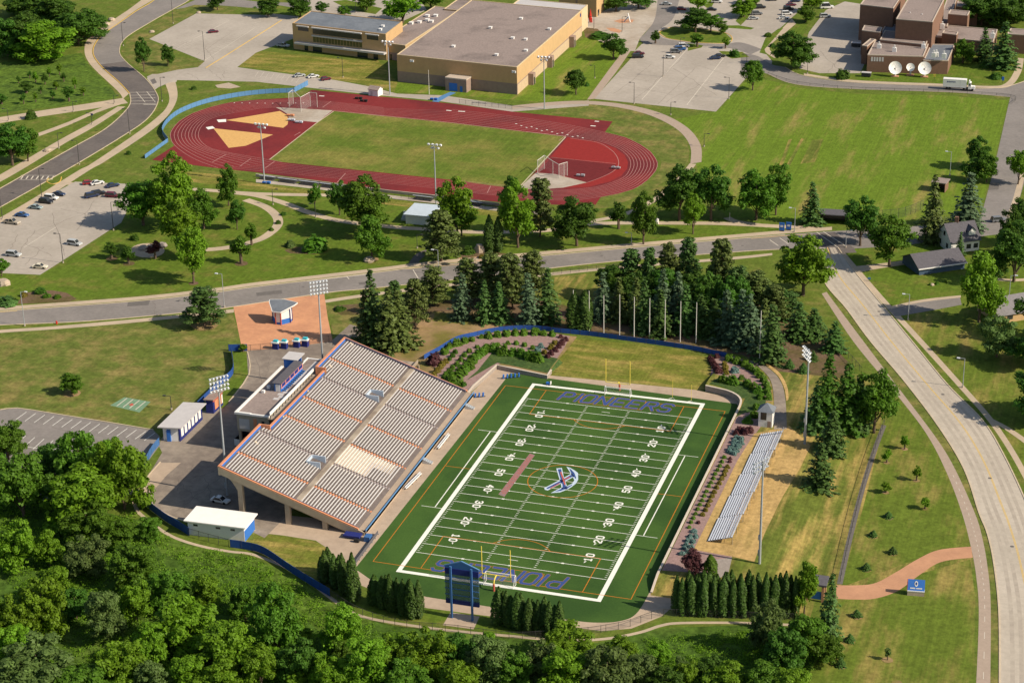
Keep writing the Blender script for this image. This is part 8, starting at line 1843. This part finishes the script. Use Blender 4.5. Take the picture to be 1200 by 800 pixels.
# sculptures on the plaza, boulders, bench, bin
p = gp(691.5, 26.5).to_2d(); t = thing('red_sculpture', 'tall red spindle sculpture on the plaza by the tan block', 'sculpture', (p.x, p.y, 0))
b = MB(); b.tube((p.x, p.y, 0), (p.x, p.y, 2.5), .3, .9, 8); b.tube((p.x, p.y, 2.5), (p.x + .2, p.y, 6.5), .9, .1, 8); b.build('spindle', 'red', t); b = MB(); b.tube((p.x + .8, p.y, 0), (p.x + .9, p.y, 2.2), .35, .15, 8); b.build('side_fin', 'red', t)
p = gp(735, 26).to_2d(); t = thing('plaza_sculpture', 'pale blue angular sculpture in the plaza planting ring', 'sculpture', (p.x, p.y, 0))
b = MB(); b.bar((p.x - 1.6, p.y, 0), (p.x + .6, p.y, 2.6), .7, .4); b.build('slanted_bar', 'skyblue', t); b = MB(); b.bar((p.x + 1.4, p.y, 0), (p.x + .2, p.y + .3, 4.2), .5, .4); b.build('upright_bar', 'white', t)
area('plaza_ring', [(719, 25), (728, 22.5), (743, 23.5), (741, 26.5), (727, 27.5)], .024, 'pinkpath'); area('plaza_ring', [(710, 33), (719, 33), (729, 36), (726, 39), (716, 37)], .024, 'pinkpath'); area('plaza_bed', [(683, 32), (700, 34), (712, 44), (700, 48), (686, 44)], .026, 'soil')
def boulder(x, y, s, lab, m='stone', hz=.7, name='boulder'):
    p = gp(x, y); b = MB(); r2 = random.Random(int(x * 13 + y)); n = 9
    rg = [[(p.x + math.cos(j * 2 * PI / n) * s * k_ * r2.uniform(.8, 1.15), p.y + math.sin(j * 2 * PI / n) * s * k_ * r2.uniform(.8, 1.15), p.z + z * s * hz) for j in range(n)] for k_, z in ((1, 0), (1.02, .45), (.65, .95))]
    for k in range(2):
        for j in range(n): b.quad(rg[k][j], rg[k][(j + 1) % n], rg[k + 1][(j + 1) % n], rg[k + 1][j])
    b.poly(rg[2]); return tag(b.build(name, m), lab, 'rock')
for x, y, s, lab in ((56, 177, 1.6, 'pale boulder pair by the campus path and the dark tree pair'), (178, 38, 1.3, 'pale boulder on the car park island'), (233, 15.5, 1.2, 'low pale boulder at the far tip of the island'), (131, 24, 1.8, 'pale boulder, upper of the rocks beside the kerbed path'), (125, 29, 1.6, 'pale boulder, lower of the rocks beside the kerbed path'), (4, 333, 2.4, 'tan boulder at the picture edge below the west car park'), (433, 306, 2.0, 'pale stone at the foot of the dense park tree'), (168, 292, 1.8, 'dark boulder inside the round patio'), (177, 290, 1.6, 'second boulder inside the round patio'), (190, 289, 2.0, 'third boulder inside the round patio'), (932, 705, 1.6, 'pale rock at the west end of the salmon path'), (1092, 334, .8, 'white stone beside the garden bushes')):
    boulder(x, y, s, lab, 'wallgrey' if 'patio' in lab else 'stone')
p = gp(562, 294).to_2d(); t = thing('monument', 'rough stone monument on the red plaza', 'monument', (p.x, p.y, 0)); o = boulder(562, 295, 1.7, '', 'stone', 1.6, 'stone_block')
for k in ('label', 'category'): del o[k]
o.data.transform(Matrix.Translation((-p.x, -p.y, 0))); o.parent = t
p = gp(750, 386).to_2d(); t = thing('park_bench', 'brown bench under the evergreens behind the white poles', 'bench', (p.x, p.y, 0)); b = MB(); b.box(p.x - 1.4, p.x + 1.4, p.y - .3, p.y + .3, .45, .55); b.build('seat', 'stone', t); b = MB(); b.box(p.x - 1.2, p.x - 1.0, p.y - .25, p.y + .25, 0, .45); b.box(p.x + 1.0, p.x + 1.2, p.y - .25, p.y + .25, 0, .45); b.build('leg', 'darksteel', t)
p = gp(770, 262).to_2d(); t = thing('litter_bin', 'white litter bin on the walk under the east bend trees', 'bin', (p.x, p.y, 0)); b = MB(); b.tube((p.x, p.y, 0), (p.x, p.y, 1.6), .6, .6, 10); b.build('body', 'white', t); b = MB(); b.tube((p.x, p.y, 1.602), (p.x, p.y, 1.9), .65, .3, 10); b.build('lid', 'greyroof', t)
p = gp(66.5, 379.5).to_2d(); t = thing('hydrant', 'small red hydrant on the verge below the road', 'hydrant', (p.x, p.y, 0)); b = MB(); b.tube((p.x, p.y, 0), (p.x, p.y, .9), .28, .24, 8); b.build('body', 'red', t); b = MB(); b.tube((p.x - .4, p.y, .6), (p.x + .4, p.y, .6), .12, .12, 8); b.tube((p.x, p.y, .9), (p.x, p.y, 1.1), .26, .08, 8); b.build('cap', 'red', t)
for x, y, lab in ((1015, 90, 'dark bin group at the studio wall, farther from the dishes'), (1003, 55, 'small dark trailer at the studio loading wall')):
    p = gp(x, y).to_2d(); t = thing('yard_bin', lab, 'bin', (p.x, p.y, 0)); b = MB(); b.box(p.x - 2, p.x + 2, p.y - 1, p.y + 1, .3, 1.8); b.build('body', 'darksteel', t); b = MB(); b.box(p.x - 2.1, p.x + 2.1, p.y - 1.1, p.y + 1.1, 1.802, 2.0); b.build('lid', 'greyroof', t)
# ------------------------------------------------------------------ light
SUN_EL, SUN_AZ = 37, -4
wd = D.worlds.new('World'); S.world = wd; wd.use_nodes = True
nt = wd.node_tree; bg = nt.nodes['Background']; sk = nt.nodes.new('ShaderNodeTexSky'); sk.sky_type = 'NISHITA'; sk.sun_disc = False
sk.sun_elevation = math.radians(SUN_EL); sk.sun_rotation = math.radians(90 - SUN_AZ); sk.air_density = 1.2; sk.dust_density = 1.5
nt.links.new(sk.outputs[0], bg.inputs[0]); bg.inputs[1].default_value = .080
sl = D.lights.new('sun', 'SUN'); sl.energy = 4.8; sl.angle = math.radians(.53); sl.color = (1, .875, .69)
so = D.objects.new('sun', sl); COL.objects.link(so)
sv = Vector((math.cos(math.radians(SUN_EL)) * math.cos(math.radians(SUN_AZ)), math.cos(math.radians(SUN_EL)) * math.sin(math.radians(SUN_AZ)), math.sin(math.radians(SUN_EL))))
so.rotation_euler = sv.to_track_quat('Z', 'Y').to_euler(); so.location = sv * 500
S.view_settings.view_transform = 'Standard'; S.view_settings.look = 'None'; S.view_settings.gamma = 1; S.view_settings.exposure = .27
